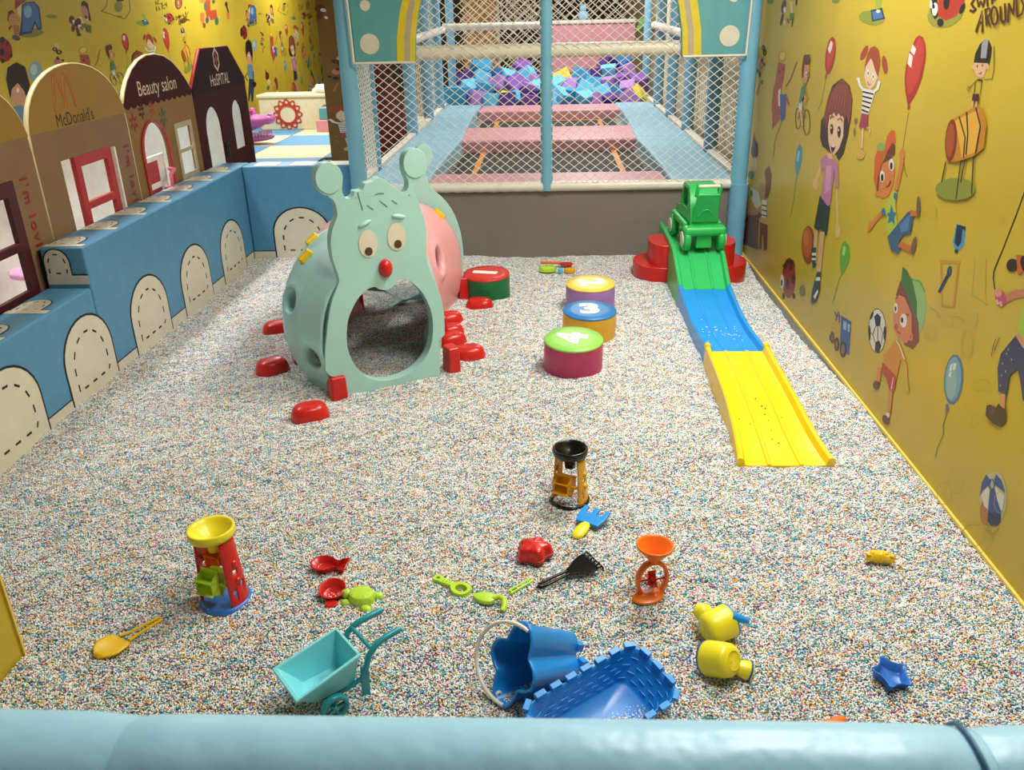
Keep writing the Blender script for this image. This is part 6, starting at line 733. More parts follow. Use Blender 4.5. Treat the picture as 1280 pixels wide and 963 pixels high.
# ------------------------------------------------------------------ play room far left
t = thing('storage_bench', 'cream bench wall with a red sun emblem at the end of the play room', 'bench', (-3.6, 13.35, .1))
MB().box((0, 0, .235), (1.64, .1, .47)).build('front_board', M['box_cream'], t, bevel=.012)
MB().box((0, .18, .49), (1.68, .5, .05)).build('top_board', M['box_cream'], t, bevel=.015)
def sun_emblem(cx, r):
    mb = MB(); X = frame((cx, -.051, .225), (1, 0, 0), (0, 0, 1))
    outer = []
    for k in range(12):
        a = 2 * PI * k / 12
        for q, rr in ((-.13, .82), (-.06, .93), (0, 1.0), (.06, .93), (.13, .82)):
            outer.append((r * rr * math.cos(a + q * 1.9), r * rr * math.sin(a + q * 1.9)))
    holes = [ring_pts(0, 0, r * .5, r * .5, 20)[::-1]]
    for k in range(12):
        a = 2 * PI * k / 12
        holes.append(ring_pts(r * .77 * math.cos(a), r * .77 * math.sin(a), r * .11, r * .11, 8)[::-1])
    mb.prism(outer, holes, 0, .006, X)
    return mb.build('sun_emblem', M['red_flower'], t)
sun_emblem(-.385, .235); sun_emblem(.36, .235)
for k, (z0, z1, c, nm, y) in enumerate(((.1, .27, 'vinyl_pink', 'pink foam step block under the blue one', 12.93), (.27, .44, 'vinyl_teal', 'blue foam step block on top of the pink one', 13.0))):
    o = slab('step_block', (-3.47 + .045 * k, y, z0), (-2.75, 13.28, z1), M[c], bevel=.012)
    tag(o, nm + ' at the play room bench', 'foam block')
t = thing('plush_toy', 'white plush toy lying on top of the cream bench', 'plush toy', (-3.42, 13.5, .615))
MB().ball((0, 0, .06), (.17, .1, .07)).ball((.16, -.02, .1), (.09, .08, .08)).build('body', M['plush_w'], t)
for k, (a, b) in enumerate(((-.16, .03), (-.1, .09), (.2, .16), (.11, .17))): MB().ball((a, -.03, b), (.04, .03, .04)).build('limb', M['plush_w'], t)

t = thing('rocking_toy', 'pink crocodile mouthed rocking toy on the play room mat', 'rocking toy', (-4.0, 11.8, .1), rz=0)
def hull(name, st, m):
    secs = [[(x, w_ * math.cos(2 * PI * k / 18), z + h * math.sin(2 * PI * k / 18)) for k in range(18)] for x, w_, h, z in st]
    return MB().loft(secs, caps=True).build(name, m, t)
hull('body', [(-.36, .05, .05, .27), (-.27, .14, .11, .28), (-.1, .17, .125, .285), (.05, .15, .09, .30), (.14, .12, .06, .315), (.20, .125, .07, .325), (.25, .105, .06, .33), (.275, .04, .025, .33)], M['dino'])
hull('lower_jaw', [(-.33, .06, .05, .10), (-.2, .15, .08, .10), (-.05, .16, .06, .085), (.1, .13, .045, .085), (.2, .10, .035, .095), (.235, .04, .02, .10)], M['dino'])
MB().ball((-.2, 0, .19), (.13, .14, .13)).build('cheek', M['dino'], t)
for k in range(6):
    for s in (-1, 1):
        MB().ball((.0 + .036 * k, s * (.138 - .011 * k), .135 + .004 * k), (.014, .014, .032), n=8, k=5).build('tooth', M['dino_light'], t)
for s in (-1, 1): MB().ball((.225, s * .05, .385), (.03, .028, .022), n=10, k=6).build('nostril', M['dino'], t)
MB().lathe([(.06, .36), (.042, .42), (.036, .47), (0, .48)], 12, X=T(-.02, 0, 0)).build('neck_post', M['dino'], t)
MB().tube([(-.02, -.16, .44), (-.02, .16, .44)], .014, 8).build('handlebar', M['red'], t)

# ------------------------------------------------------------------ trampoline bay
FY = 6.2
bay = thing('trampoline_bay', 'netted trampoline bay with pale blue posts behind the bead pool', 'play frame', (0, FY, -.08))
def bayslab(name, lo, hi, m, **k):
    o = slab(name, lo, hi, m, **k); o.parent = bay; o.location = Vector(o.location) - Vector(bay.location); return o
bayslab('front_panel', (-1.38, FY + .0, -.08), (1.36, FY + .05, .49), M['grey_panel'])
bayslab('deck', (-1.40, FY + .05, .30), (1.40, 12.0, .34), M['tramp'])
bayslab('deck_kerb', (-1.47, FY + .05, .34), (-1.40, 13.9, .545), M['vinyl_white'], bevel=.01)
bayslab('deck_kerb', (1.40, FY + .05, .34), (1.47, 13.9, .545), M['vinyl_white'], bevel=.01)
def baytube(name, pts, r, m, n=14):
    B_ = Vector(bay.location)
    return MB().tube([Vector(p) - B_ for p in pts], r, n).build(name, m, bay)
def wobble(a, b, r, n, amp):
    P = [Vector(a).lerp(Vector(b), i / n) for i in range(n + 1)]
    R = [r * (1 + amp * math.sin(3.1 * i + a[0])) for i in range(n + 1)]
    return P, R
def sleeve_tube(name, a, b, r, m, amp=.04, n=18):
    P, R = wobble(a, b, r, n, amp); return baytube(name, P, R, m)
# rim roll and cross bar, wrapped in strips
sleeve_tube('rim_roll', (-1.33, FY - .01, .525), (1.32, FY - .01, .525), .036, M['vinyl_white'], .06, 60)
sleeve_tube('cross_bar', (-1.0, FY + .01, 1.447), (1.0, FY + .01, 1.447), .047, M['vinyl_cream'], .05, 50)
sleeve_tube('post', (-1.385, FY - .02, -.08), (-1.385, FY - .02, 2.95), .062, M['post_blue'], .012, 40)
sleeve_tube('post', (1.365, FY - .02, -.08), (1.365, FY - .02, 2.95), .06, M['post_blue'], .012, 40)
sleeve_tube('post_cuff', (1.372, FY - .025, -.08), (1.372, FY - .025, .53), .068, M['post_blue'], .02, 16)
sleeve_tube('post', (-.012, FY - .012, .50), (-.012, FY - .012, 2.95), .043, M['post_blue'], .03, 40)
for x, ys in ((-1.44, (7.05, 9.2, 10.55, 11.7, 13.4)), (1.44, (7.75, 9.1, 10.4, 11.65, 13.2))):
    for y in ys:
        sleeve_tube('post', (x, y, .3), (x, y, 2.95), .062, M['column_blue'], .01, 20)
for s in (-1, 1):
    sleeve_tube('side_rail', (s * 1.40, 6.3, 1.40), (s * 1.40, 12.1, 1.49), .045, M['vinyl_white'], .07, 60)
sleeve_tube('back_rail', (-1.40, 12.1, 1.52), (.0, 12.1, 1.52), .045, M['vinyl_white'], .07, 24)
# header panels with yellow arch trim and round spots
def header(name, pts, spots, trims):
    B_ = Vector(bay.location)
    X = frame(Vector((0, FY - .06, 0)) - B_, (1, 0, 0), (0, 0, 1))
    o = MB().prism(pts, (), -.04, 0, X).build(name, M['vinyl_teal'], bay, bevel=.008)
    e = MB()
    for (cx, cz, r) in spots:
        s_ = MB(); s_.prism(ring_pts(cx, cz, r, r, 28), (), .0, .003, X); s_.build('spot', M['vinyl_cream'], o)
    for tp, m in trims:
        s_ = MB(); s_.prism(tp, (), .0, .004, X); s_.build('arch_trim', M[m], o)
    return o
def arch_x(x0, z):       # the arch opening flares inward towards the top
    return x0
def band_pts(f0, f1):
    zs = [1.395 + .16 * i for i in range(10)]
    return [(f0(z), z) for z in zs] + [(f1(z), z) for z in zs[::-1]]
def cl(z): return .42 * (z - 1.395) ** 2
lt = [(-1.325, 1.395), (-.907, 1.395)] + [(-.907 + cl(1.395 + .16 * i), 1.395 + .16 * i) for i in range(1, 10)] + [(-1.36, 2.835)]
header('header_panel', lt, [(-1.215, 1.515, .066), (-1.225, 1.755, .034), (-1.19, 2.05, .08), (-.98, 2.4, .07)],
       [(band_pts(lambda z: -1.035 + cl(z), lambda z: -.985 + cl(z)), 'vinyl_yellow'), (band_pts(lambda z: -.985 + cl(z), lambda z: -.945 + cl(z)), 'vinyl_tan'), (band_pts(lambda z: -.945 + cl(z), lambda z: -.91 + cl(z)), 'vinyl_yellow')])
rt = [(-x, z) for x, z in lt][::-1]
header('header_panel', [(x * .995, z) for x, z in rt], [(1.215, 1.515, .066), (1.225, 1.755, .034), (1.19, 2.05, .08), (.98, 2.4, .07)],
       [([(-a, b) for a, b in band_pts(lambda z: -1.035 + cl(z), lambda z: -.985 + cl(z))], 'vinyl_yellow'), ([(-a, b) for a, b in band_pts(lambda z: -.985 + cl(z), lambda z: -.945 + cl(z))], 'vinyl_tan'), ([(-a, b) for a, b in band_pts(lambda z: -.945 + cl(z), lambda z: -.91 + cl(z))], 'vinyl_yellow')])
for s in (-1, 1):
    B_ = Vector(bay.location)
    P = [Vector((s * 1.325, FY - .105, 1.395)), Vector((s * .907, FY - .105, 1.395))]
    MB().tube([p - B_ for p in P], .008, 6).build('header_piping', M['vinyl_white'], bay)
    MB().tube([Vector((s * 1.325, FY - .105, 1.39)) - B_, Vector((s * 1.358, FY - .105, 2.83)) - B_], .008, 6).build('header_piping', M['vinyl_white'], bay)

# netting: diagonal cords
def net(name, o, u, v, W, Hh, du, dv, r, sag=.0):
    """diamond mesh in the rectangle W x Hh spanned from o along u and v"""
    o, u, v = Vector(o) - Vector(bay.location), Vector(u), Vector(v)
    nrm = u.cross(v).normalized(); mb = MB()
    k = dv / du
    for sgn in (1, -1):
        c = -k * W if sgn > 0 else 0
        c0 = math.floor(c / dv) * dv
        n = int((Hh + k * W) / dv) + 2
        for i in range(n):
            b = c0 + i * dv
            pts = []
            for q in range(0, 13):
                x = W * q / 12; y = b + sgn * k * x
                pts.append((x, y))
            # clip to the frame
            cl_ = []
            for (xa, ya), (xb, yb) in zip(pts, pts[1:]):
                ta, tb = 0., 1.
                d = yb - ya
                for lim, sg in ((0, 1), (Hh, -1)):
                    fa, fb = sg * (ya - lim), sg * (yb - lim)
                    if fa < 0 and fb < 0: ta = 2
                    elif fa < 0: ta = max(ta, fa / (fa - fb))
                    elif fb < 0: tb = min(tb, fa / (fa - fb))
                if ta < tb: cl_.append(((xa + (xb - xa) * ta, ya + d * ta), (xa + (xb - xa) * tb, ya + d * tb)))
            if cl_:
                path = [cl_[0][0]] + [s_[1] for s_ in cl_]
                P = [o + u * x + v * y + nrm * (sag * math.sin(9 * x + 7 * y)) for x, y in path]
                mb.tube(P, r, 4, cap=False)
    return stuff(mb.build(name, M['net'], bay))
net('front_net', (-1.335, FY - .035, .55), (1, 0, 0), (0, 0, 1), 2.66, 1.5, .076, .058, .0026, .003)
net('side_net', (-1.50, 9.35, .55), (0, 1, 0), (0, 0, 1), 2.6, 1.5, .12, .10, .0024)
net('side_net', (-1.40, FY + .05, .55), (0, 1, 0), (0, 0, 1), .72, 1.5, .07, .06, .003)
net('side_net', (1.54, FY + .05, .55), (0, 1, 0), (0, 0, 1), 5.9, 1.5, .12, .10, .0024)
net('back_net', (-1.4, 14.6, .5), (1, 0, 0), (0, 0, 1), 2.8, 1.6, .13, .12, .006)

# trampoline beds
for k, (y0, y1, lb) in enumerate(((6.85, 8.75, 'nearer black trampoline bed with an orange taped border'), (9.75, 11.2, 'farther black trampoline bed with an orange taped border'))):
    t = thing('trampoline_bed', lb, 'trampoline', (0, (y0 + y1) / 2, .40))
    b = slab('jump_mat', (-.90, y0, .40), (.92, y1 + .2, .41), M['tramp']); b.parent = t; b.location -= t.location
    hw = .62
    for lo, hi in (((-hw - .05, y0, .411), (-hw, y1, .414)), ((hw, y0, .411), (hw + .05, y1, .414)), ((-hw, y1 - .06, .411), (hw, y1, .414))):
        q = slab('border_tape', lo, hi, M['orange_tape']); q.parent = t; q.location -= t.location
    mb = MB()
    for i in range(20):
        y = y0 + (y1 - y0) * (i + .5) / 20
        for s in (-1, 1): mb.tube([(s * .84, y - (y0 + y1) / 2, .01), (s * .90, y - (y0 + y1) / 2, .02)], .009, 5)
    stuff(mb.build('springs', M['grey_base'], t))
# padding: three pink cross pads, two blue side pads
def pad(name, label, lo, hi, m, grp, **k):
    o = slab(name, lo, hi, m, bevel=.03, seg=3); return tag(o, label, 'pad', grp)
pad('cross_pad', 'pink pad along the front edge of the nearer trampoline', (-.93, 6.26, .34), (.90, 6.84, .515), M['vinyl_pink'], 'pink cross pads')
pad('cross_pad', 'pink pad between the two trampolines', (-.92, 8.62, .36), (.93, 9.62, .53), M['vinyl_pink'], 'pink cross pads')
pad('cross_pad', 'pink pad between the farther trampoline and the foam cubes', (-.90, 11.25, .34), (.95, 11.95, .53), M['vinyl_pink'], 'pink cross pads')
def side_pad(label, s):
    t = thing('side_pad', label, 'pad', (0, 9, .5), 0, 'blue side pads')
    xo = 1.372
    xi = [.90, .905, .885, .86, .895, .91, .90]
    ys = [6.27, 6.9, 7.7, 8.6, 9.6, 10.8, 11.95]
    for nm, a, b in (('pad_section', 0, 3), ('pad_section', 3, 6)):
        out = [(s * xi[i], ys[i] - 9) for i in range(a, b + 1)] + [(s * xo, ys[i] - 9) for i in range(b, a - 1, -1)]
        ar = sum(out[i][0] * out[(i + 1) % len(out)][1] - out[(i + 1) % len(out)][0] * out[i][1] for i in range(len(out)))
        if ar < 0: out = out[::-1]
        MB().prism(out, (), -.14, .045).build(nm, M['vinyl_light'], t, bevel=.02, seg=3)
side_pad('light blue side pad left of the trampolines', -1)
side_pad('light blue side pad right of the trampolines', 1)

# foam pit
for o in (slab('wall_pit_back', (-.02, 14.2, -.08), (1.35, 14.3, 1.49), M['vinyl_pink']),): struct(o)
struct(slab('trim_pit_back', (-.04, 14.17, 1.49), (1.36, 14.33, 1.55), M['vinyl_white'], bevel=.02))
slabp = struct(slab('floor_pit', (-1.40, 12.0, -.08), (1.40, 14.2, .34), M['foam_d']))
lab = {'b': 'blue', 'l': 'light blue', 'n': 'deep blue', 'p': 'lilac', 'u': 'purple', 'd': 'dark purple', 'y': 'yellow'}
yl = {(.22, .77): 'yellow foam cube at the top of the heap just right of the middle post', (1.23, .57): 'yellow foam cube at the right end of the foam heap',
      (-.62, .61): 'small yellow foam offcut left of the middle post', (.73, .65): 'small yellow foam offcut right of the middle post'}
shared = {}
order = {c: sorted([q[0] / q[1] for q in CUBES if q[3] == c]) for c in lab}
ORD = 'first second third fourth fifth sixth seventh eighth ninth tenth eleventh twelfth thirteenth fourteenth fifteenth sixteenth'.split()
for x, y, z, c, s in CUBES:
    if (c, s) not in shared:
        me = bpy.data.meshes.new('foam_cube'); b = bmesh.new(); bmesh.ops.create_cube(b, size=.215 * s)
        bmesh.ops.bevel(b, geom=b.edges[:], offset=.006, segments=1, affect='EDGES'); b.to_mesh(me); b.free()
        me.materials.append(M['foam_' + c]); shared[(c, s)] = me
    o = bpy.data.objects.new('foam_cube', shared[(c, s)]); COL.objects.link(o)
    o.location = (x, y, z)
    o.rotation_euler = (random.uniform(-.6, .6), random.uniform(-.6, .6), random.uniform(0, PI / 2))
    if (x, z) == (-1.27, .60): o.rotation_euler = (0, 0, -.25)
    tag(o, yl.get((x, z), '%s foam cube, %s from the left among those of its colour in the heap' % (lab[c], ORD[order[c].index(x / y)])), 'foam cube', 'foam cubes in the pit' if (x, z) not in yl else 'yellow foam pieces in the pit')
# lower hidden cubes that carry the heap
stuff_mb = MB()
mass = [(-1.38, 12.45, .34), (1.38, 12.45, .34), (1.38, 14.1, .34), (-1.38, 14.1, .34), (-1.38, 12.7, .44), (1.38, 12.7, .44), (1.38, 14.1, .80), (-1.38, 14.1, .80)]
stuff_mb.add(mass, [(3, 2, 1, 0), (4, 5, 6, 7), (0, 1, 5, 4), (1, 2, 6, 5), (2, 3, 7, 6), (3, 0, 4, 7)])
tag(stuff_mb.build('foam_bed', M['foam_d']), 'dark purple mass of foam below the cube heap', 'foam', None, 'stuff')

# things seen through the nets
t = thing('plush_toy', 'pale blue plush toy sitting on the pink wall behind the foam pit', 'plush toy', (.55, 14.25, 1.55))
MB().ball((0, 0, .06), (.085, .06, .075)).ball((-.005, 0, .16), (.055, .05, .05)).build('body', M['plush_b'], t)
for s in (-1, 1): MB().ball((-.005 + s * .03, 0, .215), (.014, .012, .03), n=8, k=6).build('ear', M['plush_b'], t)
t = thing('plush_toy', 'green plush toy hanging at the right of the pink wall', 'plush toy', (1.47, 13.9, 1.44))
MB().ball((0, 0, .05), (.10, .06, .08)).ball((.03, 0, .17), (.06, .05, .07)).build('body', M['plush_g'], t)
MB().ball((-.08, -.02, -.02), (.05, .04, .05)).ball((.1, -.02, -.02), (.05, .04, .05)).build('limb', M['plush_g'], t)
t = thing('plush_toy', 'yellow plush toy at the far right beside the green one', 'plush toy', (1.53, 12.6, 1.50))
MB().ball((0, 0, .06), (.05, .05, .09)).build('body', M['plush_y'], t)
MB().ball((0, -.02, .16), (.04, .04, .045)).build('head', M['plush_y'], t)
t = thing('play_tent', 'dark red rounded fabric tent behind the left side netting', 'tent', (-2.06, 10.3, .07))
secs = []
for i in range(13):
    f = i / 12; r = .42 * math.cos(f * PI / 2) ** .72 + .012
    secs.append([(r * (1 + .03 * math.cos(k * PI / 2)) * math.cos(2 * PI * k / 32), r * (1 + .03 * math.cos(k * PI / 2)) * math.sin(2 * PI * k / 32), 1.36 * f) for k in range(32)])
MB().loft(secs).build('canvas', M['dark_red'], t)
MB().ball((0, 0, 1.37), .04, n=10, k=6).build('tip', M['board_dark'], t)
# orange patterned screen and beige lattice beyond the pit on the left
t = thing('patterned_screen', 'orange patterned screen far behind the left half of the foam pit', 'screen', (-1.15, 15.4, -.08))
MB().box((0, 0, 1.2), (.55, .05, 2.4)).build('panel', M['orange_wall'], t)
MB().box((.31, -.02, 1.2), (.05, .05, 2.4)).build('edge_post', M['beige'], t)
t = thing('round_basket', 'round beige lattice panel far behind the foam pit left of the middle post', 'panel', (-.45, 15.4, 1.78))
X = Matrix.Rotation(PI / 2, 4, 'X')
mb = MB()
for r in (.14, .24, .33): mb.tube([X @ Vector((a, b, 0)) for a, b in ring_pts(0, 0, r, r, 28)], .018, 6, closed=True)
mb.build('ring', M['beige'], t)
mb = MB()
for k in range(12): mb.tube([X @ Vector((.05 * math.cos(k * PI / 6), .05 * math.sin(k * PI / 6), 0)), X @ Vector((.33 * math.cos(k * PI / 6), .33 * math.sin(k * PI / 6), 0))], .01, 5)
stuff(mb.build('spokes', M['beige'], t))

# ------------------------------------------------------------------ caterpillar tunnel
cat = thing('caterpillar_tunnel', 'mint green caterpillar crawl tunnel with a smiling face panel and red feet', 'play tunnel', (-.95, 4.35, 0))
CO = Vector(cat.location)
FACE = [(0.097,-0.06),(0.342,-0.06),(0.600,-0.05),(0.609,0.18),(0.639,0.183),(0.646,0.285),(0.638,0.383),(0.615,0.467),(0.59,0.534),(0.571,0.598),(0.57,0.659),(0.578,0.733),(0.573,0.808),(0.551,0.876),(0.534,0.921),(0.529,0.957),(0.547,0.991),(0.582,1.008),(0.6,1.048),(0.598,1.097),(0.572,1.127),(0.535,1.135),(0.498,1.113),(0.484,1.067),(0.491,1.018),(0.506,0.988),(0.498,0.954),(0.478,0.938),(0.453,0.959),(0.417,0.984),(0.404,1.002),(0.383,1.015),(0.369,1.023),(0.354,1.021),(0.33,1.007),(0.293,1.004),(0.284,0.978),(0.261,0.973),(0.24,0.976),(0.238,0.955),(0.215,0.944),(0.198,0.946),(0.183,0.982),(0.192,1.022),(0.193,1.069),(0.168,1.102),(0.128,1.111),(0.089,1.099),(0.07,1.062),(0.068,1.015),(0.092,0.979),(0.129,0.961),(0.146,0.939),(0.153,0.897),(0.15,0.869),(0.123,0.824),(0.107,0.77),(0.105,0.699),(0.117,0.639),(0.13,0.586),(0.119,0.551),(0.086,0.497),(0.058,0.412),(0.035,0.309),(0.018,0.219),(0.010,0.126),(0.098,0.09)]
HOLE = [(0.133,0.305),(0.148,0.38),(0.177,0.436),(0.22,0.489),(0.269,0.518),(0.3,0.52),(0.313,0.503),(0.351,0.492),(0.392,0.505),(0.426,0.537),(0.457,0.532),(0.502,0.494),(0.547,0.431),(0.577,0.346),(0.582,0.264),(0.567,0.168),(0.533,0.109),(0.47,0.055),(0.393,0.03),(0.311,0.027),(0.248,0.047),(0.195,0.084),(0.155,0.15),(0.132,0.227)]
def smooth(pts, n=1):
    for _ in range(n):
        q = []
        for i in range(len(pts)):
            a, b = pts[i], pts[(i + 1) % len(pts)]
            q += [(a[0] * .75 + b[0] * .25, a[1] * .75 + b[1] * .25), (a[0] * .25 + b[0] * .75, a[1] * .25 + b[1] * .75)]
        pts = q
    return pts
ya = math.radians(31)
FX = frame(Vector((-1.078, 3.645, 0)) - CO, (math.cos(ya), math.sin(ya), 0), (0, 0, 1))     # z axis points out towards the pool
fp = MB().prism(FACE[:4] + smooth(FACE[4:], 1)[:-2] + [FACE[-1]], [smooth(HOLE, 1)], -.055, 0, FX).build('face_panel', M['mint'], cat, bevel=.009, seg=3, ang=50)
fp2 = MB().prism(ring_pts(.131, 1.045, .062, .068, 24), (), -.05, .006, FX).build('antenna_disc', M['mint'], fp, bevel=.006)
MB().prism(ring_pts(.541, 1.07, .058, .067, 24), (), -.05, .006, FX).build('antenna_disc', M['mint'], fp, bevel=.006)
for cx, cz, px, pz in ((.283, .728, .281, .694), (.424, .742, .427, .708)):
    e = MB().prism(ring_pts(cx, cz, .046, .064, 28), (), -.004, .003, FX).build('eye', M['ivory'], cat)
    MB().prism(ring_pts(px, pz, .0185, .0195, 20), (), .002, .006, FX).build('pupil', M['brown'], e)
MB().ball((0, 0, 0), (.034, .045, .032), FX @ T(.355, .602, .006), n=20, k=12).build('nose', M['red'], cat)
for a, b in (((.244, .812), (.306, .836)), ((.410, .842), (.474, .830))):
    X = FX @ T((a[0] + b[0]) / 2, (a[1] + b[1]) / 2, 0) @ rotz(math.atan2(b[1] - a[1], b[0] - a[0]))
    MB().ball((0, 0, 0), (.035, .012, .012), X, n=14, k=8).build('eyebrow', M['mint'], cat)
for l in ([(.256, .967), (.261, .938), (.272, .887)], [(.295, .906), (.323, .882)], [(.356, .92), (.391, .887)], [(.415, .914), (.44, .895)], [(.337, .947), (.352, .953), (.379, .95)], [(.50, .93), (.505, .925)]):
    MB().tube([FX @ Vector((x, y, 0)) for x, y in l], .0024, 5).build('hair_groove', M['mint_dark'], cat)

def section(cx, cy, yaw, a, b, h, right=1.):
    y = math.radians(yaw); u = Vector((math.cos(y), math.sin(y), 0)); o = Vector((cx, cy, 0)) - CO
    pr = [(b, -.06), (b + .25 * (a - b), .05 * h), (b + .5 * (a - b), .1 * h), (b + .85 * (a - b), .22 * h), (a, .38 * h), (a * .97, .55 * h), (a * .86, .72 * h), (a * .66, .86 * h), (a * .4, .955 * h), (a * .15, .995 * h), (0, h)]
    P = [(w_ * right, z) for w_, z in pr] + [(-w_, z) for w_, z in pr[-2::-1]]
    return [o + u * w_ + Vector((0, 0, z)) for w_, z in P]
def dense(secs, n):
    """Catmull-Rom between sections and along the profile"""
    out = []
    for j in range(len(secs) - 1):
        for t in range(n):
            f = t / n
            p0, p1, p2, p3 = secs[max(0, j - 1)], secs[j], secs[j + 1], secs[min(len(secs) - 1, j + 2)]
            out.append([.5 * ((2 * b) + (c - a) * f + (2 * a - 5 * b + 4 * c - d) * f * f + (3 * b - a - 3 * c + d) * f ** 3) for a, b, c, d in zip(p0, p1, p2, p3)])
    out.append(secs[-1])
    res = []
    for s_ in out:
        q = []
        for i in range(len(s_) - 1):
            a, b, c, d = s_[max(0, i - 1)], s_[i], s_[i + 1], s_[min(len(s_) - 1, i + 2)]
            for t in range(3):
                f = t / 3
                q.append(.5 * ((2 * b) + (c - a) * f + (2 * a - 5 * b + 4 * c - d) * f * f + (3 * b - a - 3 * c + d) * f ** 3))
        res.append(q + [s_[-1]])
    return res
mint_secs = [section(-.79, 3.84, 31, .33, .27, .66, .84), section(-.93, 4.06, 30, .42, .32, .73, .93), section(-1.0, 4.285, 29, .40, .31, .715)]
pink_secs = [section(-.995, 4.30, 29, .40, .31, .715), section(-.98, 4.66, 24, .41, .33, .73), section(-.88, 5.06, 18, .335, .29, .655)]
def round_hole_shell(name, secs, m, centres):
    """loft, then boolean free hole: quads near a hole are remeshed as a ring between a circle and a square patch"""
    S = dense(secs, 10); J, I = len(S), len(S[0])
    V = [p.copy() for s_ in S for p in s_]; F = []; used = set()
    lips = []
    for (tj, ti, hj, hi) in centres:              # centre indices and half sizes of the patch
        for j in range(tj - hj, tj + hj):
            for i in range(ti - hi, ti + hi): used.add((j, i))
    for j in range(J - 1):
        for i in range(I - 1):
            if (j, i) not in used: F.append((j * I + i, j * I + i + 1, (j + 1) * I + i + 1, (j + 1) * I + i))
    for (tj, ti, hj, hi) in centres:
        rim = [(tj - hj, i) for i in range(ti - hi, ti + hi)] + [(j, ti + hi) for j in range(tj - hj, tj + hj)] + [(tj + hj, i) for i in range(ti + hi, ti - hi, -1)] + [(j, ti - hi) for j in range(tj + hj, tj - hj, -1)]
        P = [S[j][i] for j, i in rim]; c = sum(P, Vector()) / len(P)
        e1 = (S[tj + hj][ti] - S[tj - hj][ti]).normalized(); e2 = S[tj][ti + hi] - S[tj][ti - hi]; e2 = (e2 - e1 * e2.dot(e1)).normalized()
        nr = e1.cross(e2)
        if nr.dot(c - Vector((0, 0, .3))) < 0 and nr.xy.dot(c.xy) < 0: nr = -nr
        out = Vector((c.x - (S[tj][I // 2].x), c.y - (S[tj][I // 2].y), 0))
        if nr.dot(out) < 0: nr = -nr
        rr = min((S[tj + hj][ti] - S[tj - hj][ti]).length, (S[tj][ti + hi] - S[tj][ti - hi]).length) / 2
        base = len(V)
        rings = [(1.02, .010), (.92, .020), (.80, .010), (.75, -.03)]
        for f, h in rings:
            for p in P:
                d = p - c; a = math.atan2(d.dot(e2), d.dot(e1))
                q = c + (e1 * math.cos(a) + e2 * math.sin(a)) * rr * f * .92 + nr * h
                V.append(q)
        n = len(P)
        for k in range(n):
            a0 = rim[k][0] * I + rim[k][1]; a1 = rim[(k + 1) % n][0] * I + rim[(k + 1) % n][1]
            F.append((a0, a1, base + (k + 1) % n, base + k))
            for g in range(len(rings) - 1):
                F.append((base + g * n + k, base + g * n + (k + 1) % n, base + (g + 1) * n + (k + 1) % n, base + (g + 1) * n + k))
    mb = MB(); mb.add(V, F, True)
    return mb.build(name, m, cat, weld=True, solid=.016)
# profile runs right (0) to left (60); right ports near 9..15, left ports near 46..52
mint_shell = round_hole_shell('front_shell', mint_secs, M['mint'], [(9, 44, 3, 3), (3, 50, 3, 3), (13, 11, 3, 3)])
pink_shell = round_hole_shell('rear_shell', pink_secs, M['pink'], [(6, 15, 3, 3), (8, 46, 3, 3)])
# ridge between the shells and the groove lines
def hoop(name, sec, r, m):
    P = dense([sec, sec], 1)[0]; MB().tube(P, r, 8).build(name, m, cat)
hoop('seam', section(-.997, 4.292, 29, .405, .315, .722), .011, M['mint'])
# tail panel
yt = math.radians(18)
TX = frame(Vector((-.875, 5.085, 0)) - CO, (math.cos(yt), math.sin(yt), 0), (0, 0, 1))
half = [(.315, -.06), (.335, .1), (.352, .24), (.35, .36), (.335, .47), (.30, .57), (.25, .65), (.185, .71), (.15, .76), (.145, .82), (.15, .85), (.185, .88), (.195, .93), (.165, .985), (.12, .99), (.085, .955), (.08, .91), (.095, .86), (.09, .80), (.05, .765)]
tail = half + [(0, .75), (-.06, .745), (-.15, .725), (-.22, .68), (-.26, .64), (-.30, .57), (-.335, .47), (-.35, .36), (-.352, .24), (-.335, .1), (-.315, -.06)]
th = [(.22 * math.cos(2 * PI * i / 28), .27 + .24 * math.sin(2 * PI * i / 28)) for i in range(28)]
MB().prism(tail[:1] + smooth(tail[1:-1], 1) + tail[-1:], [th], -.045, .0, TX).build('tail_panel', M['mint'], cat, bevel=.008, seg=3, ang=50)
# corner connectors and feet
def connector(x, y, yaw, h=.16, w_=.085, d=.1):
    return MB().box((0, 0, h / 2 - .03), (w_, d, h + .06), taper=.9).build('connector', M['red'], cat, bevel=.012, loc=Vector((x, y, 0)) - CO, rot=(0, 0, math.radians(yaw)))
connector(-1.035, 3.70, 31, .11); connector(-.507, 4.02, 31, .13, .07)
connector(-1.345, 4.13, 25, .13, .06, .09); connector(-.615, 4.50, 25, .13, .06, .09)
connector(-.555, 5.20, 15, .15, .075); connector(-1.20, 4.99, 15, .15, .075)
def foot(x, y, yaw, s=1.):
    mb = MB(); secs = []
    prof = [(-.03, 1.0), (.0, 1.04), (.03, 1.0), (.055, .88), (.066, .74), (.07, .6), (.071, .3), (.071, .01)]
    for z, f in prof:
        ring = []
        for k in range(32):
            a = 2 * PI * k / 32; c, q = math.cos(a), math.sin(a)
            px = math.copysign(abs(c) ** .8, c) * .086 * f; py = math.copysign(abs(q) ** .8, q) * .062 * f
            ring.append((px * s, py * s, (z - .012 * (py < 0) * (z > .05) * 0) * s + (.012 * px / .08 if z > .02 else 0) * 0))
        secs.append(ring)
    mb.loft(secs)
    return mb.build('foot', M['red'], cat, loc=Vector((x, y, -.008)) - CO, rot=(0, 0, math.radians(yaw)), weld=True)
foot(-1.11, 3.465, 25); foot(-1.455, 4.02, 30); foot(-1.60, 4.60, 20)
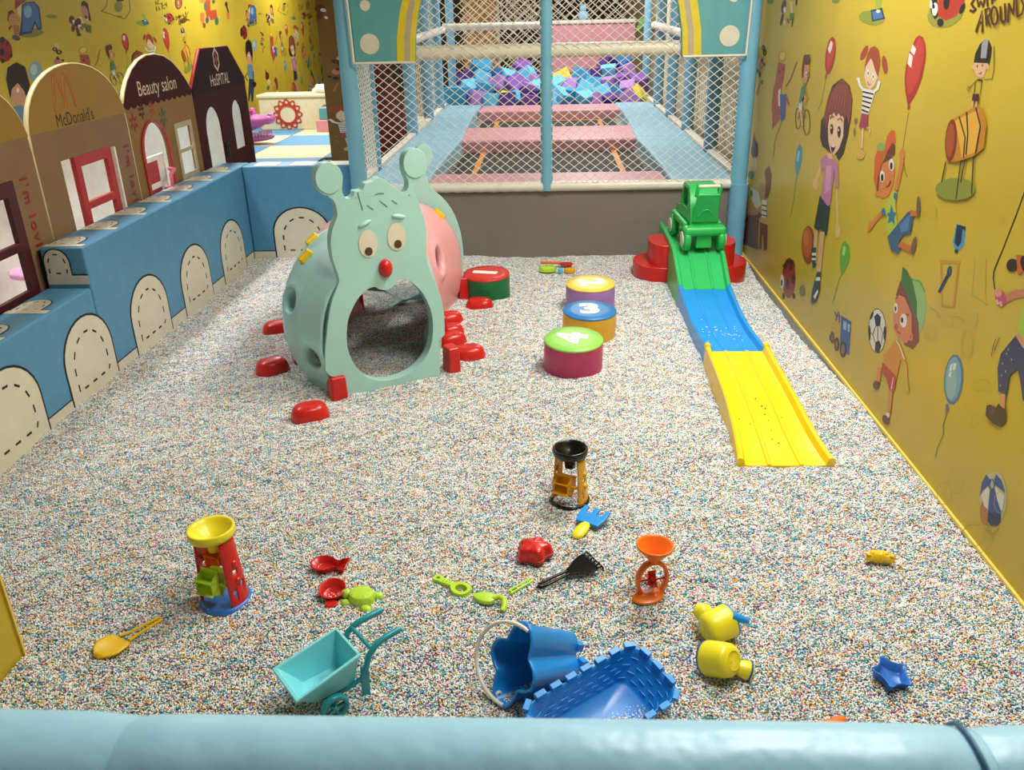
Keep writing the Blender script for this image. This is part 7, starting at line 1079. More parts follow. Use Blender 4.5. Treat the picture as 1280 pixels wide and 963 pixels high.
foot(-.43, 4.19, 10); foot(-.545, 4.40, 30, .95); foot(-.60, 4.74, 20); foot(-.435, 5.005, -5); foot(-.57, 4.55, 20, .9)
def clip(sec, f, yaw):
    P = dense([sec, sec], 1)[0]; i = int(f * (len(P) - 1)); p = P[i]; d = (P[i + 1] - P[i - 1]).normalized()
    v = Vector((-math.sin(math.radians(yaw)), math.cos(math.radians(yaw)), 0)); nn = d.cross(v)
    X = frame(p, d, v)
    MB().box((0, 0, 0), (.075, .05, .05), X).build('clip', M['yellow_p'], cat, bevel=.01)
clip(section(-.93, 4.06, 30, .42, .32, .735), .66, 30)
clip(section(-1.0, 4.30, 29, .405, .315, .72), .64, 29)
clip(section(-.89, 5.02, 18, .345, .29, .665), .36, 18)
clip(section(-.995, 4.32, 29, .405, .315, .72), .33, 29)

# ------------------------------------------------------------------ numbered foam stools
def stool(n, x, y, label, side, top, ang, h=.145, rx=0., ry=0.):
    t = thing('foam_stool', label, 'stool', (x, y, 0), 0, 'numbered foam stools', rot=(rx, ry, 0))
    MB().lathe([(.148, -.05), (.150, .0), (.1505, h * .6), (.149, h - .012), (.146, h - .004)], 48).build('body', M[side], t)
    MB().lathe([(.1495, h - .008), (.1505, h - .003), (.147, h + .003), (.10, h + .006), (0, h + .007)], 48).build('top', M[top], t)
    X = T(0, 0, h + .0078) @ rotz(ang)
    lettering('number', str(n), .20, X, M['num'], t, .012, 1.15)
stool(1, -.405, 5.262, 'red topped green foam stool numbered 1, beside the tunnel', 'st_green', 'st_red', math.radians(80), .15, rx=.05)
stool(2, .255, 4.985, 'yellow topped purple foam stool numbered 2', 'st_purple', 'st_yellow', math.radians(-80), .162, rx=.04)
stool(3, .225, 4.50, 'blue topped gold foam stool numbered 3', 'st_gold', 'st_blue', math.radians(3), .155, rx=.04, ry=.02)
stool(4, .122, 4.01, 'green topped magenta foam stool numbered 4', 'st_magenta', 'st_lime', math.radians(83), .172, rx=.07, ry=.015)

# ------------------------------------------------------------------ coaster track with its steps
trk = thing('coaster_track', 'three piece ride down track in green, blue and yellow beside the right wall', 'slide', (.96, 4.6, 0))
TO = Vector(trk.location)
def track(name, m, st, tabs=False):
    """st: list of (y, left x, right x, bed height); loft of the channel section"""
    secs = []
    for y, xl, xr, f in st:
        W = (xr - xl) / 2; c = (xl + xr) / 2; rh = .034
        pts = [(-W - .006, -.05), (-W, f + rh - .006), (-W + .008, f + rh), (-W + .022, f + rh - .002), (-W + .032, f + .004), (-W + .045, f)]
        for g in (-W / 3, W / 3): pts += [(g - .011, f), (g - .005, f + .006), (g + .005, f + .006), (g + .011, f)]
        pts += [(W - .045, f), (W - .032, f + .004), (W - .022, f + rh - .002), (W - .008, f + rh), (W, f + rh - .006), (W + .006, -.05)]
        secs.append([Vector((c + a, y, z)) - TO for a, z in pts])
    S = []
    for j in range(len(secs) - 1):
        for t_ in range(4):
            f = t_ / 4; g = f * f * (3 - 2 * f) * .0 + f
            p0, p1, p2, p3 = secs[max(0, j - 1)], secs[j], secs[j + 1], secs[min(len(secs) - 1, j + 2)]
            S.append([.5 * ((2 * b) + (c - a) * f + (2 * a - 5 * b + 4 * c - d) * f * f + (3 * b - a - 3 * c + d) * f ** 3) for a, b, c, d in zip(p0, p1, p2, p3)])
    S.append(secs[-1])
    o = MB().loft(S, closed=False, sm=True).add(S[0], [list(range(len(S[0])))]).add(S[-1], [list(range(len(S[-1])))[::-1]]).build(name, m, trk, weld=False)
    k = o.modifiers.new('edge', 'EDGE_SPLIT'); k.split_angle = math.radians(42)
    if tabs:
        for x in (st[0][1] + .012, st[0][2] - .012):
            MB().ball((x, st[0][0], st[0][3] + .03), (.017, .02, .02), T(*-TO), n=12, k=8).build('end_knob', m, o)
    return o
track('yellow_section', M['yellow_track'], [(4.03, .795, 1.115, .086), (3.75, .79, 1.107, .085), (3.45, .783, 1.104, .074), (3.22, .774, 1.113, .042), (3.08, .766, 1.130, .014), (3.0, .757, 1.143, .001)], True)
track('blue_section', M['blue_track'], [(5.04, .80, 1.122, .098), (4.85, .80, 1.118, .075), (4.6, .80, 1.112, .056), (4.4, .80, 1.11, .052), (4.2, .802, 1.108, .064), (4.02, .805, 1.106, .078)])
track('green_section', M['green_track'], [(6.05, .80, 1.14, .252), (5.7, .80, 1.14, .252), (5.45, .80, 1.135, .247), (5.3, .80, 1.13, .214), (5.15, .80, 1.125, .15), (5.03, .80, 1.122, .10)])
def red_step(name, x, s):
    t = MB()
    for (r, ry, h, y) in ((.215, .22, .10, 5.72), (.12, .17, .25, 5.68)):
        pts = [(x, y - ry)] + [(x + s * r * math.sin(PI * i / 14) ** .8, y - ry * math.cos(PI * i / 14)) for i in range(1, 14)] + [(x, y + ry)]
        ar = sum(pts[i][0] * pts[(i + 1) % len(pts)][1] - pts[(i + 1) % len(pts)][0] * pts[i][1] for i in range(len(pts)))
        if ar < 0: pts = pts[::-1]
        q = MB().prism([(a - TO.x, b - TO.y) for a, b in pts], (), -.05, h)
        o = q.build('step' if r > .18 else 'upper_step', M['red'], trk, bevel=.016, seg=3, ang=50)
red_step('left_step', .80, -1); red_step('right_step', 1.145, 1)
# beads caught on the track
mb = MB()
for k in range(40):
    y = random.gauss(4.33, .09); x = random.gauss(.94, .06)
    if .84 < x < 1.07: mb.ball((x - TO.x, y - TO.y, .0575 + abs(y - 4.4) * .03), .0036, n=6, k=4)
b_ = mb.build('stray_beads', M['white_p'], trk); stuff(b_)
mb = MB()
for k in range(14):
    y = random.uniform(3.1, 3.5); x = random.uniform(.82, 1.06)
    mb.ball((x - TO.x, y - TO.y, .017 + max(0, (y - 3.08)) * .17), .0036, n=6, k=4)
stuff(mb.build('dark_stray_beads', M['brown'], trk))

# ------------------------------------------------------------------ green ride-on car on the track
car = thing('ride_on_car', 'green plastic ride-on car standing at the top of the track', 'ride-on car', (.985, 5.60, .252), math.radians(3))
car.scale = (.86, 1, 1)
# local: y forward, rear at -.25; side profile in (y, z)
prof = [(-.215, .105), (.25, .105), (.26, .17), (.24, .215), (.12, .235), (.075, .375), (.03, .402), (-.10, .402), (-.135, .39), (-.20, .25), (-.225, .17)]
winh = [(-.10, .25), (.075, .25), (.045, .35), (.02, .37), (-.09, .37)]
XS = frame((-.105, 0, 0), (0, 1, 0), (0, 0, 1))
MB().prism(prof, [winh], 0, .21, XS).build('body', M['green'], car, bevel=.014, seg=3, ang=50)
MB().prism([(-.098, 0), (.098, 0), (.084, .205), (-.084, .205)], (), 0, .02, frame((0, -.215, .19), (1, 0, 0), (0, -.35, 1))).build('back_panel', M['green'], car, bevel=.01, seg=3)
P = [(-.06 + .12 * i / 12, .052 + .045 * math.sin(PI * i / 12), .021) for i in range(13)]
mb = MB(); mb.tube([frame((0, -.215, .19), (1, 0, 0), (0, -.35, 1)) @ Vector(p) for p in P], .003, 5)
mb.build('panel_groove', M['green_track'], car)
MB().box((0, -.235, .135), (.32, .09, .066)).build('bumper', M['green'], car, bevel=.030, seg=4)
MB().box((0, -.22, .07), (.12, .06, .10)).build('rear_skirt', M['green'], car, bevel=.012)
MB().box((0, .24, .14), (.28, .07, .06)).build('front_bumper', M['green'], car, bevel=.024, seg=4)
for sx in (-1, 1):
    MB().tube([(sx * .082, -.262, .36), (sx * .082, -.286, .415), (sx * .08, -.28, .437)], [.016, .013, .011], 8).build('handle_post', M['green'], car)
    MB().box((sx * .128, .0, .155), (.04, .36, .05)).build('fender', M['green'], car, bevel=.018, seg=3)
MB().tube([(-.078, -.284, .425), (.078, -.284, .425)], .011, 10).build('push_handle', M['vinyl_cream'], car)
MB().prism([(-.03, 0), (.03, 0), (.03, .055), (-.03, .055)], (), 0, .1, frame((-.06, .02, .105), (0, 1, 0), (0, 0, 1))).build('seat_back', M['green_track'], car)
for sx in (-1, 1):
    for y in (-.215, .19):
        w_ = MB().lathe([(0, -.028), (.045, -.028), (.068, -.024), (.074, -.014), (.075, 0), (.074, .014), (.068, .024), (.045, .028), (0, .028)], 28, X=T(sx * .128, y, .075) @ Matrix.Rotation(PI / 2, 4, 'Y')).build('wheel', M['green'], car)
        MB().lathe([(0, .0), (.05, .0), (.052, .004), (.045, .008), (0, .010)], 24, X=T(sx * .157, y, .075) @ Matrix.Rotation(sx * PI / 2, 4, 'Y')).build('hub_cap', M['vinyl_cream'], w_)

# ------------------------------------------------------------------ sand mills
def sand_mill(name, label, loc, rot, H, R, cf, cleg, cwheel, cwheel2, cbase, open_base=False, ang=0.):
    t = thing(name, label, 'sand toy', loc, 0, None, rot=rot)
    # funnel dish with spout
    MB().lathe([(0.016, H - .085), (.02, H - .083), (.022, H - .06), (R * .55, H - .035), (R * .95, H - .03), (R * 1.0, H - .02), (R * 1.0, H - .004), (R * .96, H), (R * .86, H - .003), (R * .80, H - .012), (R * .5, H - .03), (.015, H - .05), (.010, H - .06)], 36, cap=False).build('funnel', M[cf], t, weld=True)
    for s in (-1, 1):
        # curved side leg with round windows
        n = 8; secs_o = []
        hole_c = [(-.35, .30), (.35, .42), (-.3, .62), (.32, .75)]
        out = []
        arcw = math.radians(66)
        mb = MB(); U, W_ = 12, 14
        V, F = [], []
        def pt(u, v, rr):
            a = (u - .5) * arcw + (0 if s > 0 else PI) + ang
            r = R * (1.0 - .20 * v) * rr
            return (r * math.cos(a), r * math.sin(a), .008 + v * (H - .045))
        holes = [(.28, .22), (.70, .30), (.45, .55), (.72, .68), (.3, .8)]
        idx = {}
        for iv in range(W_ + 1):
            for iu in range(U + 1):
                idx[(iu, iv)] = len(V); V.append(pt(iu / U, iv / W_, 1.))
        for iv in range(W_):
            for iu in range(U):
                cu, cv = (iu + .5) / U, (iv + .5) / W_
                if any(((cu - a) * 1.0) ** 2 + ((cv - b) * 2.0) ** 2 < .0105 for a, b in holes[:3]): continue
                F.append((idx[(iu, iv)], idx[(iu + 1, iv)], idx[(iu + 1, iv + 1)], idx[(iu, iv + 1)]))
        mb.add(V, F, True)
        leg = mb.build('leg', M[cleg], t, solid=.006)
        for (u, v) in ((.5, .40), (.5, .66)):
            p = pt(u, v, 1.0)
            MB().ball(p, (.0115, .0115, .0115), n=12, k=8).build('axle_cap', M[cleg], leg)
    def paddle(z, r, wd, m, nm, k=6, off=(0, 0)):
        X = rotz(ang) @ T(off[0], off[1], z) @ Matrix.Rotation(PI / 2, 4, 'Y')
        mb = MB()
        ring = ring_pts(0, 0, r * .82, r * .82, k)
        mb.prism(ring, (), -wd, -wd + .004, X); mb.prism(ring, (), wd - .004, wd, X)
        for i in range(k):
            a = 2 * PI * i / k
            mb.box((r * .5, 0, 0), (r * .98, .004, wd * 2), X @ rotz(a))
        mb.tube([(0, 0, -wd * 1.7), (0, 0, wd * 1.7)], .006, 8, X)
        mb.build(nm, M[m], t)
    paddle(H * .36, R * .70, R * .46, cwheel, 'paddle_wheel', off=(-R * .1, -R * .45))
    if cwheel2: paddle(H * .62, R * .38, R * .40, cwheel2, 'paddle_wheel', off=(0, -R * .05))
    if open_base:
        MB().lathe([(R * 1.12, .0), (R * 1.14, .012), (R * 1.05, .016), (R * .98, .012), (R * .98, 0)], 36, cap=False).build('base_ring', M[cbase], t)
    else:
        MB().lathe([(R * 1.12, -.02), (R * 1.14, .012), (R * 1.06, .026), (R * .92, .022), (0, .02)], 36).build('base', M[cbase], t)
    return t
sand_mill('sand_mill', 'red sand mill with a yellow funnel, lime wheel and blue base', (-1.035, 2.135, -.012), (-.02, -.02, .25), .285, .072, 'lemon', 'red', 'lime', 'orange', 'star_blue', ang=-.62)
sand_mill('sand_mill', 'yellow sand mill with a black funnel and black ring base', (.076, 2.745, -.008), (0, 0, 0), .232, .066, 'black_p', 'amber', 'amber', None, 'black_p', True, ang=-.5)

# orange sand wheel: funnel on an oval hoop
t = thing('sand_spinner', 'orange funnel sand wheel with an oval hoop and red paddles', 'sand toy', (.32, 2.19, -.018), 0, None, rot=(.0, .03, .25))
MB().lathe([(.010, .125), (.014, .128), (.016, .14), (.054, .185), (.058, .19), (.058, .197), (.054, .197), (.050, .19), (.012, .143), (.006, .13)], 36, cap=False).build('funnel', M['orange'], t, weld=True)
secs = []
for k in range(37):
    a = 2 * PI * k / 36; c = Vector((.048 * math.cos(a), 0, .068 + .064 * math.sin(a))); d = Vector((math.cos(a), 0, math.sin(a)))
    secs.append([c + d * u + Vector((0, v, 0)) for u, v in ((-.005, -.011), (.005, -.011), (.007, 0), (.005, .011), (-.005, .011), (-.006, 0))])
MB().loft(secs).build('hoop', M['orange'], t)
mb = MB(); X = T(0, 0, .066) @ Matrix.Rotation(PI / 2, 4, 'Y')
for i in range(5): mb.box((.014, 0, 0), (.028, .004, .026), X @ rotz(2 * PI * i / 5 + .3))
mb.tube([(0, 0, -.045), (0, 0, .045)], .004, 8, X); mb.ball((0, 0, 0), .009, X, n=10, k=6)
mb.build('paddle_wheel', M['red'], t)
MB().lathe([(.0, .004), (.05, .006), (.054, .012), (.048, .015), (0, .016)], 32, X=T(-.018, -.022, .008) @ Matrix.Rotation(-.10, 4, 'Y') @ Matrix.Rotation(.12, 4, 'X') @ Matrix.Diagonal((.95, .6, 1, 1))).build('base', M['orange'], t)

# ------------------------------------------------------------------ wheelbarrow
wb = thing('toy_wheelbarrow', 'turquoise toy wheelbarrow with teal wheels and handles', 'wheelbarrow', (-.606, 1.715, .0), math.radians(40))
def tray():
    top = [(-.098, -.066), (.074, -.062), (.074, .062), (-.098, .066)]
    bot = [(-.045, -.040), (.062, -.040), (.062, .040), (-.045, .040)]
    zt = [.120, .160, .160, .120]; zb = .058
    lip = [(-.110, -.076), (.082, -.071), (.082, .071), (-.110, .076)]
    mb = MB()
    def ring(p, z):
        n = []
        for i in range(4):
            a, b = Vector(p[i]), Vector(p[(i + 1) % 4]); za = z[i] if isinstance(z, list) else z; zb2 = z[(i + 1) % 4] if isinstance(z, list) else z
            for k in range(5):
                f = k / 5
                n.append((a.x + (b.x - a.x) * f, a.y + (b.y - a.y) * f, za + (zb2 - za) * f))
        return n
    sh = lambda p, d: [(x * d, y * d) for x, y in p]
    # closed skin: outer bottom, outer wall, lip, inner wall, inner bottom
    R = [ring(sh(bot, 1.07), zb - .006), ring([(-.101, -.070), (.077, -.066), (.077, .066), (-.101, .070)], [z - .010 for z in zt]), ring(lip, [z - .009 for z in zt]), ring(lip, zt), ring(top, zt), ring(bot, zb)]
    mb.loft(R, sm=False)
    mb.add(R[-1], [list(range(20))]); mb.add(R[0], [list(range(20))[::-1]])
    return mb
wb_t = tray().build('tray', M['turq'], wb, bevel=.003, seg=2)
MB().lathe([(.026, .0585), (.029, .0598), (.031, .0585)], 24, cap=False).build('tray_ring', M['turq'], wb_t)
for s in (-1, 1):
    MB().tube([(-.03, s * .030, .044), (.04, s * .042, .044), (.080, s * .058, .070), (.097, s * .062, .105), (.108, s * .060, .135), (.135, s * .055, .154), (.165, s * .052, .160), (.205, s * .051, .162), (.215, s * .051, .162)], [.006, .006, .007, .008, .0085, .009, .0095, .010, .007], 10).build('handle', M['teal_p'], wb)
    MB().box((.088, s * .058, .050), (.024, .009, .125), X=Matrix.Rotation(.04, 4, 'Y')).build('leg', M['teal_p'], wb, bevel=.003)
    WX_ = T(-.012, s * .076, .038) @ Matrix.Rotation(PI / 2, 4, 'X')
    w_ = MB().lathe([(.029, -.010), (.036, -.010), (.040, -.006), (.040, .006), (.036, .010), (.029, .010), (.027, 0), (.029, -.010)], 28, cap=False, X=WX_).build('wheel', M['teal_p'], wb)
    for k in range(5): MB().box((.017, 0, 0), (.026, .007, .008), WX_ @ rotz(2 * PI * k / 5)).build('spoke', M['teal_p'], w_)
    MB().ball((0, 0, 0), (.009, .009, .010), WX_, n=10, k=6).build('hub', M['teal_p'], w_)
MB().tube([(-.012, -.076, .038), (-.012, .076, .038)], .005, 8).build('axle', M['teal_p'], wb)
MB().tube([(.12, -.056, .146), (.12, .056, .146)], .006, 8).build('cross_bar', M['teal_p'], wb)

# ------------------------------------------------------------------ moulds and shovels
def shape_mould(mb, out, h, taper=.78, n=6, X=None, rim=0., puff=True):
    """hollow-backed mould lying face down: stacked, narrowing outlines"""
    secs = []
    c = (sum(p[0] for p in out) / len(out), sum(p[1] for p in out) / len(out))
    if rim: secs += [[(c[0] + (x - c[0]) * (1 + rim), c[1] + (y - c[1]) * (1 + rim), 0) for x, y in out], [(c[0] + (x - c[0]) * (1 + rim), c[1] + (y - c[1]) * (1 + rim), .004) for x, y in out]]
    for i in range(n + 1):
        f = i / n; k = 1 - (1 - taper) * f ** 2.2; z = h * math.sin(f * PI / 2) if puff else h * f
        secs.append([(c[0] + (x - c[0]) * k, c[1] + (y - c[1]) * k, z + .004) for x, y in out])
    for k2, dz in ((.6, .002), (.3, .003), (.02, .0035)):
        secs.append([(c[0] + (x - c[0]) * taper * k2, c[1] + (y - c[1]) * taper * k2, h + .004 + dz) for x, y in out])
    return mb.loft(secs, X=X)
def open_dish(mb, out, h, wall=.0035, X=None, taper=.8):
    """tray with an open top"""
    c = (sum(p[0] for p in out) / len(out), sum(p[1] for p in out) / len(out))
    S = lambda k, z: [(c[0] + (x - c[0]) * k, c[1] + (y - c[1]) * k, z) for x, y in out]
    R = [S(.02, 0), S(taper * .9, 0), S(taper, .003), S(.97, h * .9), S(1.06, h), S(1.06, h + .003), S(.97, h + .003), S(taper * .95, .008), S(taper * .85, .005), S(.02, .005)]
    return mb.loft(R, X=X)
# red fish shaped dish and red cup shaped dish
t = thing('sand_mould', 'red fish shaped sand mould lying open side up', 'sand toy', (-.735, 2.285, .010), rot=(.18, 0, -.1))
fish = [(-.06, .0), (-.05, .022), (-.025, .034), (.005, .03), (.028, .012), (.05, .028), (.068, .03), (.06, .0), (.062, -.025), (.045, -.02), (.028, -.008), (.005, -.026), (-.025, -.032), (-.05, -.022)]
open_dish(MB(), smooth(fish, 1), .026).build('dish', M['red'], t)
t = thing('sand_mould', 'red scallop scoop lying just below the red fish mould', 'sand toy', (-.69, 2.145, .010), rot=(.2, .0, .2))
cup = ring_pts(0, .004, .042, .04, 20) 
open_dish(MB(), cup, .03).build('dish', M['red'], t)
MB().prism(smooth([(-.018, -.034), (.014, -.034), (.018, -.062), (-.026, -.062)], 1), (), .002, .024).build('grip', M['red'], t, bevel=.004)
# lime turtle
t = thing('sand_mould', 'lime green turtle sand mould by the turquoise wheelbarrow', 'sand toy', (-.592, 2.118, .006), math.radians(-20))
mb = MB(); shape_mould(mb, ring_pts(0, 0, .036, .032, 20), .026); mb.build('shell', M['lime'], t)
for a, b in ((-.03, -.028), (.03, -.03), (-.03, .03), (.032, .028)): MB().ball((a, b, .006), (.016, .012, .010), n=12, k=8).build('flipper', M['lime'], t)
MB().ball((-.046, .0, .012), (.016, .014, .013), n=12, k=8).build('head', M['lime'], t)
for a, b in ((0, .0), (.018, .012), (.016, -.012), (-.016, .012), (-.014, -.014)): MB().ball((a, b, .028), (.008, .008, .004), n=10, k=6).build('shell_knob', M['lime'], t)
t.scale = (1.2, 1.2, 1.25); t.location.z = .010
# red crab
t = thing('sand_mould', 'red ridged sand mould standing in the middle of the bead pool', 'sand toy', (-.053, 2.372, .004), math.radians(8))
crab = []
for k in range(40):
    a = 2 * PI * k / 40; r = .043 + .007 * math.cos(5 * a + .6)
    crab.append((r * math.cos(a) * 1.1, r * math.sin(a)))
mb = MB(); shape_mould(mb, crab, .038, .62); mb.build('body', M['red'], t)
for k in range(4):
    z = .012 + .009 * k; f = 1.0 - .11 * k
    mb = MB(); mb.tube([(x * f, y * f, z) for x, y in crab], .0022, 5, closed=True); mb.build('ridge', M['red'], t)
t.scale = (1.18, 1.18, 1.25)
# blue rake with yellow grip
t = thing('sand_rake', 'blue three pronged sand rake with a short yellow grip', 'sand toy', (.138, 2.565, .012), math.radians(-27), rot=(.12, 0, math.radians(-30)))
hd = [(-.038, -.012), (.038, -.012), (.046, .02), (.046, .068), (.030, .068), (.028, .036), (.009, .036), (.009, .068), (-.009, .068), (-.009, .036), (-.028, .036), (-.030, .068), (-.046, .068), (-.046, .02)]
MB().prism(hd, (), 0, .010).build('prongs', M['royal'], t, bevel=.003)
mb = MB(); mb.loft([[(.021 * w_ * math.cos(2 * PI * k / 14), y, .006 + .011 * w_ * math.sin(2 * PI * k / 14)) for k in range(14)] for y, w_ in ((-.088, .1), (-.084, .6), (-.07, .95), (-.045, 1.0), (-.02, .8), (-.010, .5))], caps=True)
mb.build('grip', M['lemon'], t)
t.scale = (1.15, 1.15, 1.15)
# black rake
t = thing('sand_rake', 'black sand rake with a long looped handle', 'sand toy', (.075, 2.275, .01), 0, rot=(.0, -.12, math.radians(30)))
fan = [(-.03, .014), (.0, .026), (.03, .046), (.062, .058), (.085, .056), (.088, .02), (.09, -.02), (.085, -.050), (.06, -.050), (.03, -.036), (.0, -.02), (-.03, -.012)]
MB().prism(smooth(fan, 1)[::-1], (), .004, .012).build('head', M['black_p'], t, bevel=.003)
for k in range(6):
    y = -.046 + .0194 * k
    MB().tube([(.078, y, .010), (.095, y * 1.04, .016), (.102, y * 1.06, .004), (.103, y * 1.06, -.012)], [.005, .005, .0045, .003], 8).build('tine', M['black_p'], t)
mb = MB(); mb.tube([(-.02, .009, .010), (-.08, .011, .010), (-.138, .012, .008), (-.152, .0, .008), (-.138, -.012, .008), (-.08, -.011, .010), (-.02, -.009, .010)], .0055, 8)
mb.build('handle', M['black_p'], t)
t.scale = (.88, .88, .88)
# lime pieces
t = thing('sand_spoon', 'lime green spoon with a ring bowl half full of beads', 'sand toy', (-.315, 2.195, .009), math.radians(-35))
MB().prism(smooth([(-.0, .014), (.03, .032), (.062, .026), (.072, .0), (.062, -.026), (.03, -.032), (.0, -.014)], 1)[::-1], [ring_pts(.038, 0, .021, .017, 18)], -.006, .014).build('ring_bowl', M['lime'], t, bevel=.003)
MB().prism(smooth([(-.075, .012), (-.065, .017), (-.05, .012), (.004, .010), (.004, -.010), (-.05, -.012), (-.065, -.017), (-.075, -.012)], 1)[::-1], [ring_pts(-.06, 0, .007, .006, 12)], 0, .012).build('handle', M['lime'], t, bevel=.003)
for k in range(4): MB().box((-.035 + .011 * k, 0, .0125), (.004, .014, .003)).build('grip_rib', M['lime'], t)
t = thing('sand_scoop', 'lime green broad scoop half sunk between the spoon and the black rake', 'sand toy', (-.19, 2.128, .007), math.radians(-14))
mb = MB(); shape_mould(mb, smooth([(-.06, .0), (-.035, .022), (.0, .026), (.02, .014), (.018, -.016), (-.01, -.026), (-.04, -.018)], 1), .012, .9); mb.build('blade', M['lime'], t)
MB().tube([(.012, .0, .012), (.03, .010, .016), (.048, .002, .014), (.055, -.02, .008), (.052, -.036, .002)], [.008, .009, .010, .010, .009], 10).build('handle', M['lime'], t)
t = thing('sand_stick', 'thin lime green handle nearly buried behind the black rake', 'sand toy', (-.095, 2.212, -.002), math.radians(44))
MB().box((0, .007, .004), (.10, .006, .008)).box((0, -.007, .004), (.10, .006, .008)).build('rails', M['lime'], t, bevel=.002)
for k in range(4): MB().box((-.04 + .026 * k, 0, .003), (.005, .014, .006)).build('rung', M['lime'], t)
# yellow shovel half buried
t = thing('sand_shovel', 'yellow sand shovel with its handle buried, left of the red sand mill', 'sand toy', (-1.285, 1.90, .006), math.radians(62))
sec_ = []
for i in range(7):
    f = i / 6; w_ = (.012, .034, .047, .050, .048, .045, .036)[i]
    sec_.append([(-.058 + .088 * f, w_ * (k / 5 - 1), .014 + .006 * math.sin(f * PI) - .012 * (1 - abs(k / 5 - 1) ** 2) * .3 - (.02 if i == 0 else 0) * 0) for k in range(11)])
MB().loft(sec_, closed=False).build('blade', M['yellow_p'], t, solid=.005)
for s in (-1, 1): MB().tube([(.035, s * .022, .012), (.07, s * .014, .004), (.12, s * .010, -.001), (.16, s * .009, -.006)], .005, 8).build('handle_rail', M['yellow_p'], t)
# blue star dish
t = thing('sand_mould', 'dark blue star shaped sand mould near the padded rail', 'sand toy', (.925, 1.81, .004), rot=(.15, .1, .25))
star = []
for k in range(10):
    a = PI / 2 + k * PI / 5; r = .060 if k % 2 == 0 else .034; star.append((r * math.cos(a), r * math.sin(a)))
open_dish(MB(), smooth(star, 1), .028, taper=.86).build('dish', M['star_blue'], t)
# yellow crescent mould at the right
t = thing('sand_mould', 'yellow crescent shaped sand mould near the right wall', 'sand toy', (1.092, 2.35, .006), math.radians(-8))
secs = []
for i in range(13):
    f = i / 12; a = PI * (.92 - .84 * f); r = .020 * (math.sin(PI * min(.95, max(.05, f))) ** .5) + .002 * math.sin(f * 24)
    c = Vector((.042 * math.cos(a), .034 * math.sin(a) - .016, .008)); d = Vector((math.cos(a), math.sin(a), 0))
    secs.append([c + d * r * math.cos(2 * PI * k / 12) + Vector((0, 0, 1.1 * r * math.sin(2 * PI * k / 12))) for k in range(12)])
MB().loft(secs, caps=True).build('body', M['yellow_p'], t)
for k in range(5):
    a = PI * (.85 - .17 * k); MB().ball((.042 * math.cos(a), .034 * math.sin(a) - .016, .024), (.009, .009, .006), n=10, k=6).build('knob', M['yellow_p'], t)
# orange handle peeping over the rail
t = thing('sand_shovel', 'orange shovel handle showing just above the padded rail', 'sand toy', (.722, 1.645, .012), math.radians(24))
MB().loft([[(x, .013 * w_ * math.cos(2 * PI * k / 12), .009 * w_ * math.sin(2 * PI * k / 12)) for k in range(12)] for x, w_ in ((-.10, .9), (-.02, 1), (.028, 1), (.038, .8), (.042, .4))], caps=True).build('handle', M['orange'], t)
MB().loft([[(x, .028 * math.sin(1.2) * c_, .004 + .006 * abs(c_)) for c_ in (-1, -.5, 0, .5, 1)] for x in (-.2, -.16, -.12, -.09)], closed=False).build('blade', M['orange'], t, solid=.004)

# small toys at the foot of the grey panel
t = thing('sand_shovel', 'orange red shovel with a long handle by the grey panel', 'sand toy', (.06, 5.90, .02), math.radians(-9))
MB().tube([(-.12, 0, .012), (.02, 0, .012)], .010, 8).build('handle', M['orange'], t)
MB().prism(smooth([(.02, -.03), (.10, -.04), (.115, 0), (.10, .04), (.02, .03)], 1), (), .0, .012).build('blade', M['red'], t, bevel=.003)
t = thing('sand_mould', 'lime green bowl mould in the small heap by the grey panel', 'sand toy', (-.01, 5.79, .0))
mb = MB(); shape_mould(mb, ring_pts(0, 0, .06, .035, 20), .035); mb.build('bowl', M['lime'], t)
t = thing('sand_mould', 'tiny light blue mould in the small heap by the grey panel', 'sand toy', (.082, 5.75, .0))
mb = MB(); shape_mould(mb, ring_pts(0, 0, .018, .02, 14), .03); mb.build('body', M['foam_l'], t)
t = thing('sand_mould', 'amber oval mould in the small heap by the grey panel', 'sand toy', (.147, 5.76, .0))
mb = MB(); shape_mould(mb, ring_pts(0, 0, .042, .03, 18), .028); mb.build('body', M['amber'], t)

# ------------------------------------------------------------------ blue castle bucket and castle tub
def axis_frame(o, z, up=(0, 0, 1)):
    z = Vector(z).normalized(); x = Vector(up).cross(z).normalized(); y = z.cross(x)
    m = Matrix((x, y, z)).transposed().to_4x4(); m.translation = o
    return m
bk = thing('sand_bucket', 'blue lobed sand bucket lying on its side with a white handle', 'bucket', (-.103, 1.735, .110), 0)
BX = axis_frame((0, 0, 0), (.72, .56, -.40))          # z runs from the mouth to the foot; x to the near side, y up
def lobed(f, z):
    R = []
    for k in range(80):
        a = 2 * PI * k / 80
        c = abs(math.cos(2 * a))
        r = .068 + (.054 if abs(math.sin(a)) > .7071 else .024) * c ** 1.5
        R.append((r * f * math.cos(a), r * f * math.sin(a), z))
    return R
MB().loft([lobed(.01, .20), lobed(.66, .20), lobed(.70, .195), lobed(.955, .014), lobed(1.03, .010), lobed(1.03, 0), lobed(.97, -.001), lobed(.93, .006), lobed(.66, .188), lobed(.01, .188)], X=BX).build('tub', M['royal'], bk, weld=True)
for k in range(8):
    a = 2 * PI * (k + .5) / 8
    MB().box((.060 * math.cos(a), .060 * math.sin(a), .206), (.022, .022, .022), BX @ Matrix.Identity(4)).build('crenel', M['royal'], bk)
hp = []
for i in range(33):
    a = -.15 + (PI + .3) * i / 32
    hp.append(BX @ Vector((.112 * math.sin(a), .112 * math.cos(a), -.03 * math.sin(a) - .004)))
MB().tube(hp, [.0055] * 33, 8).build('handle', M['white_p'], bk)
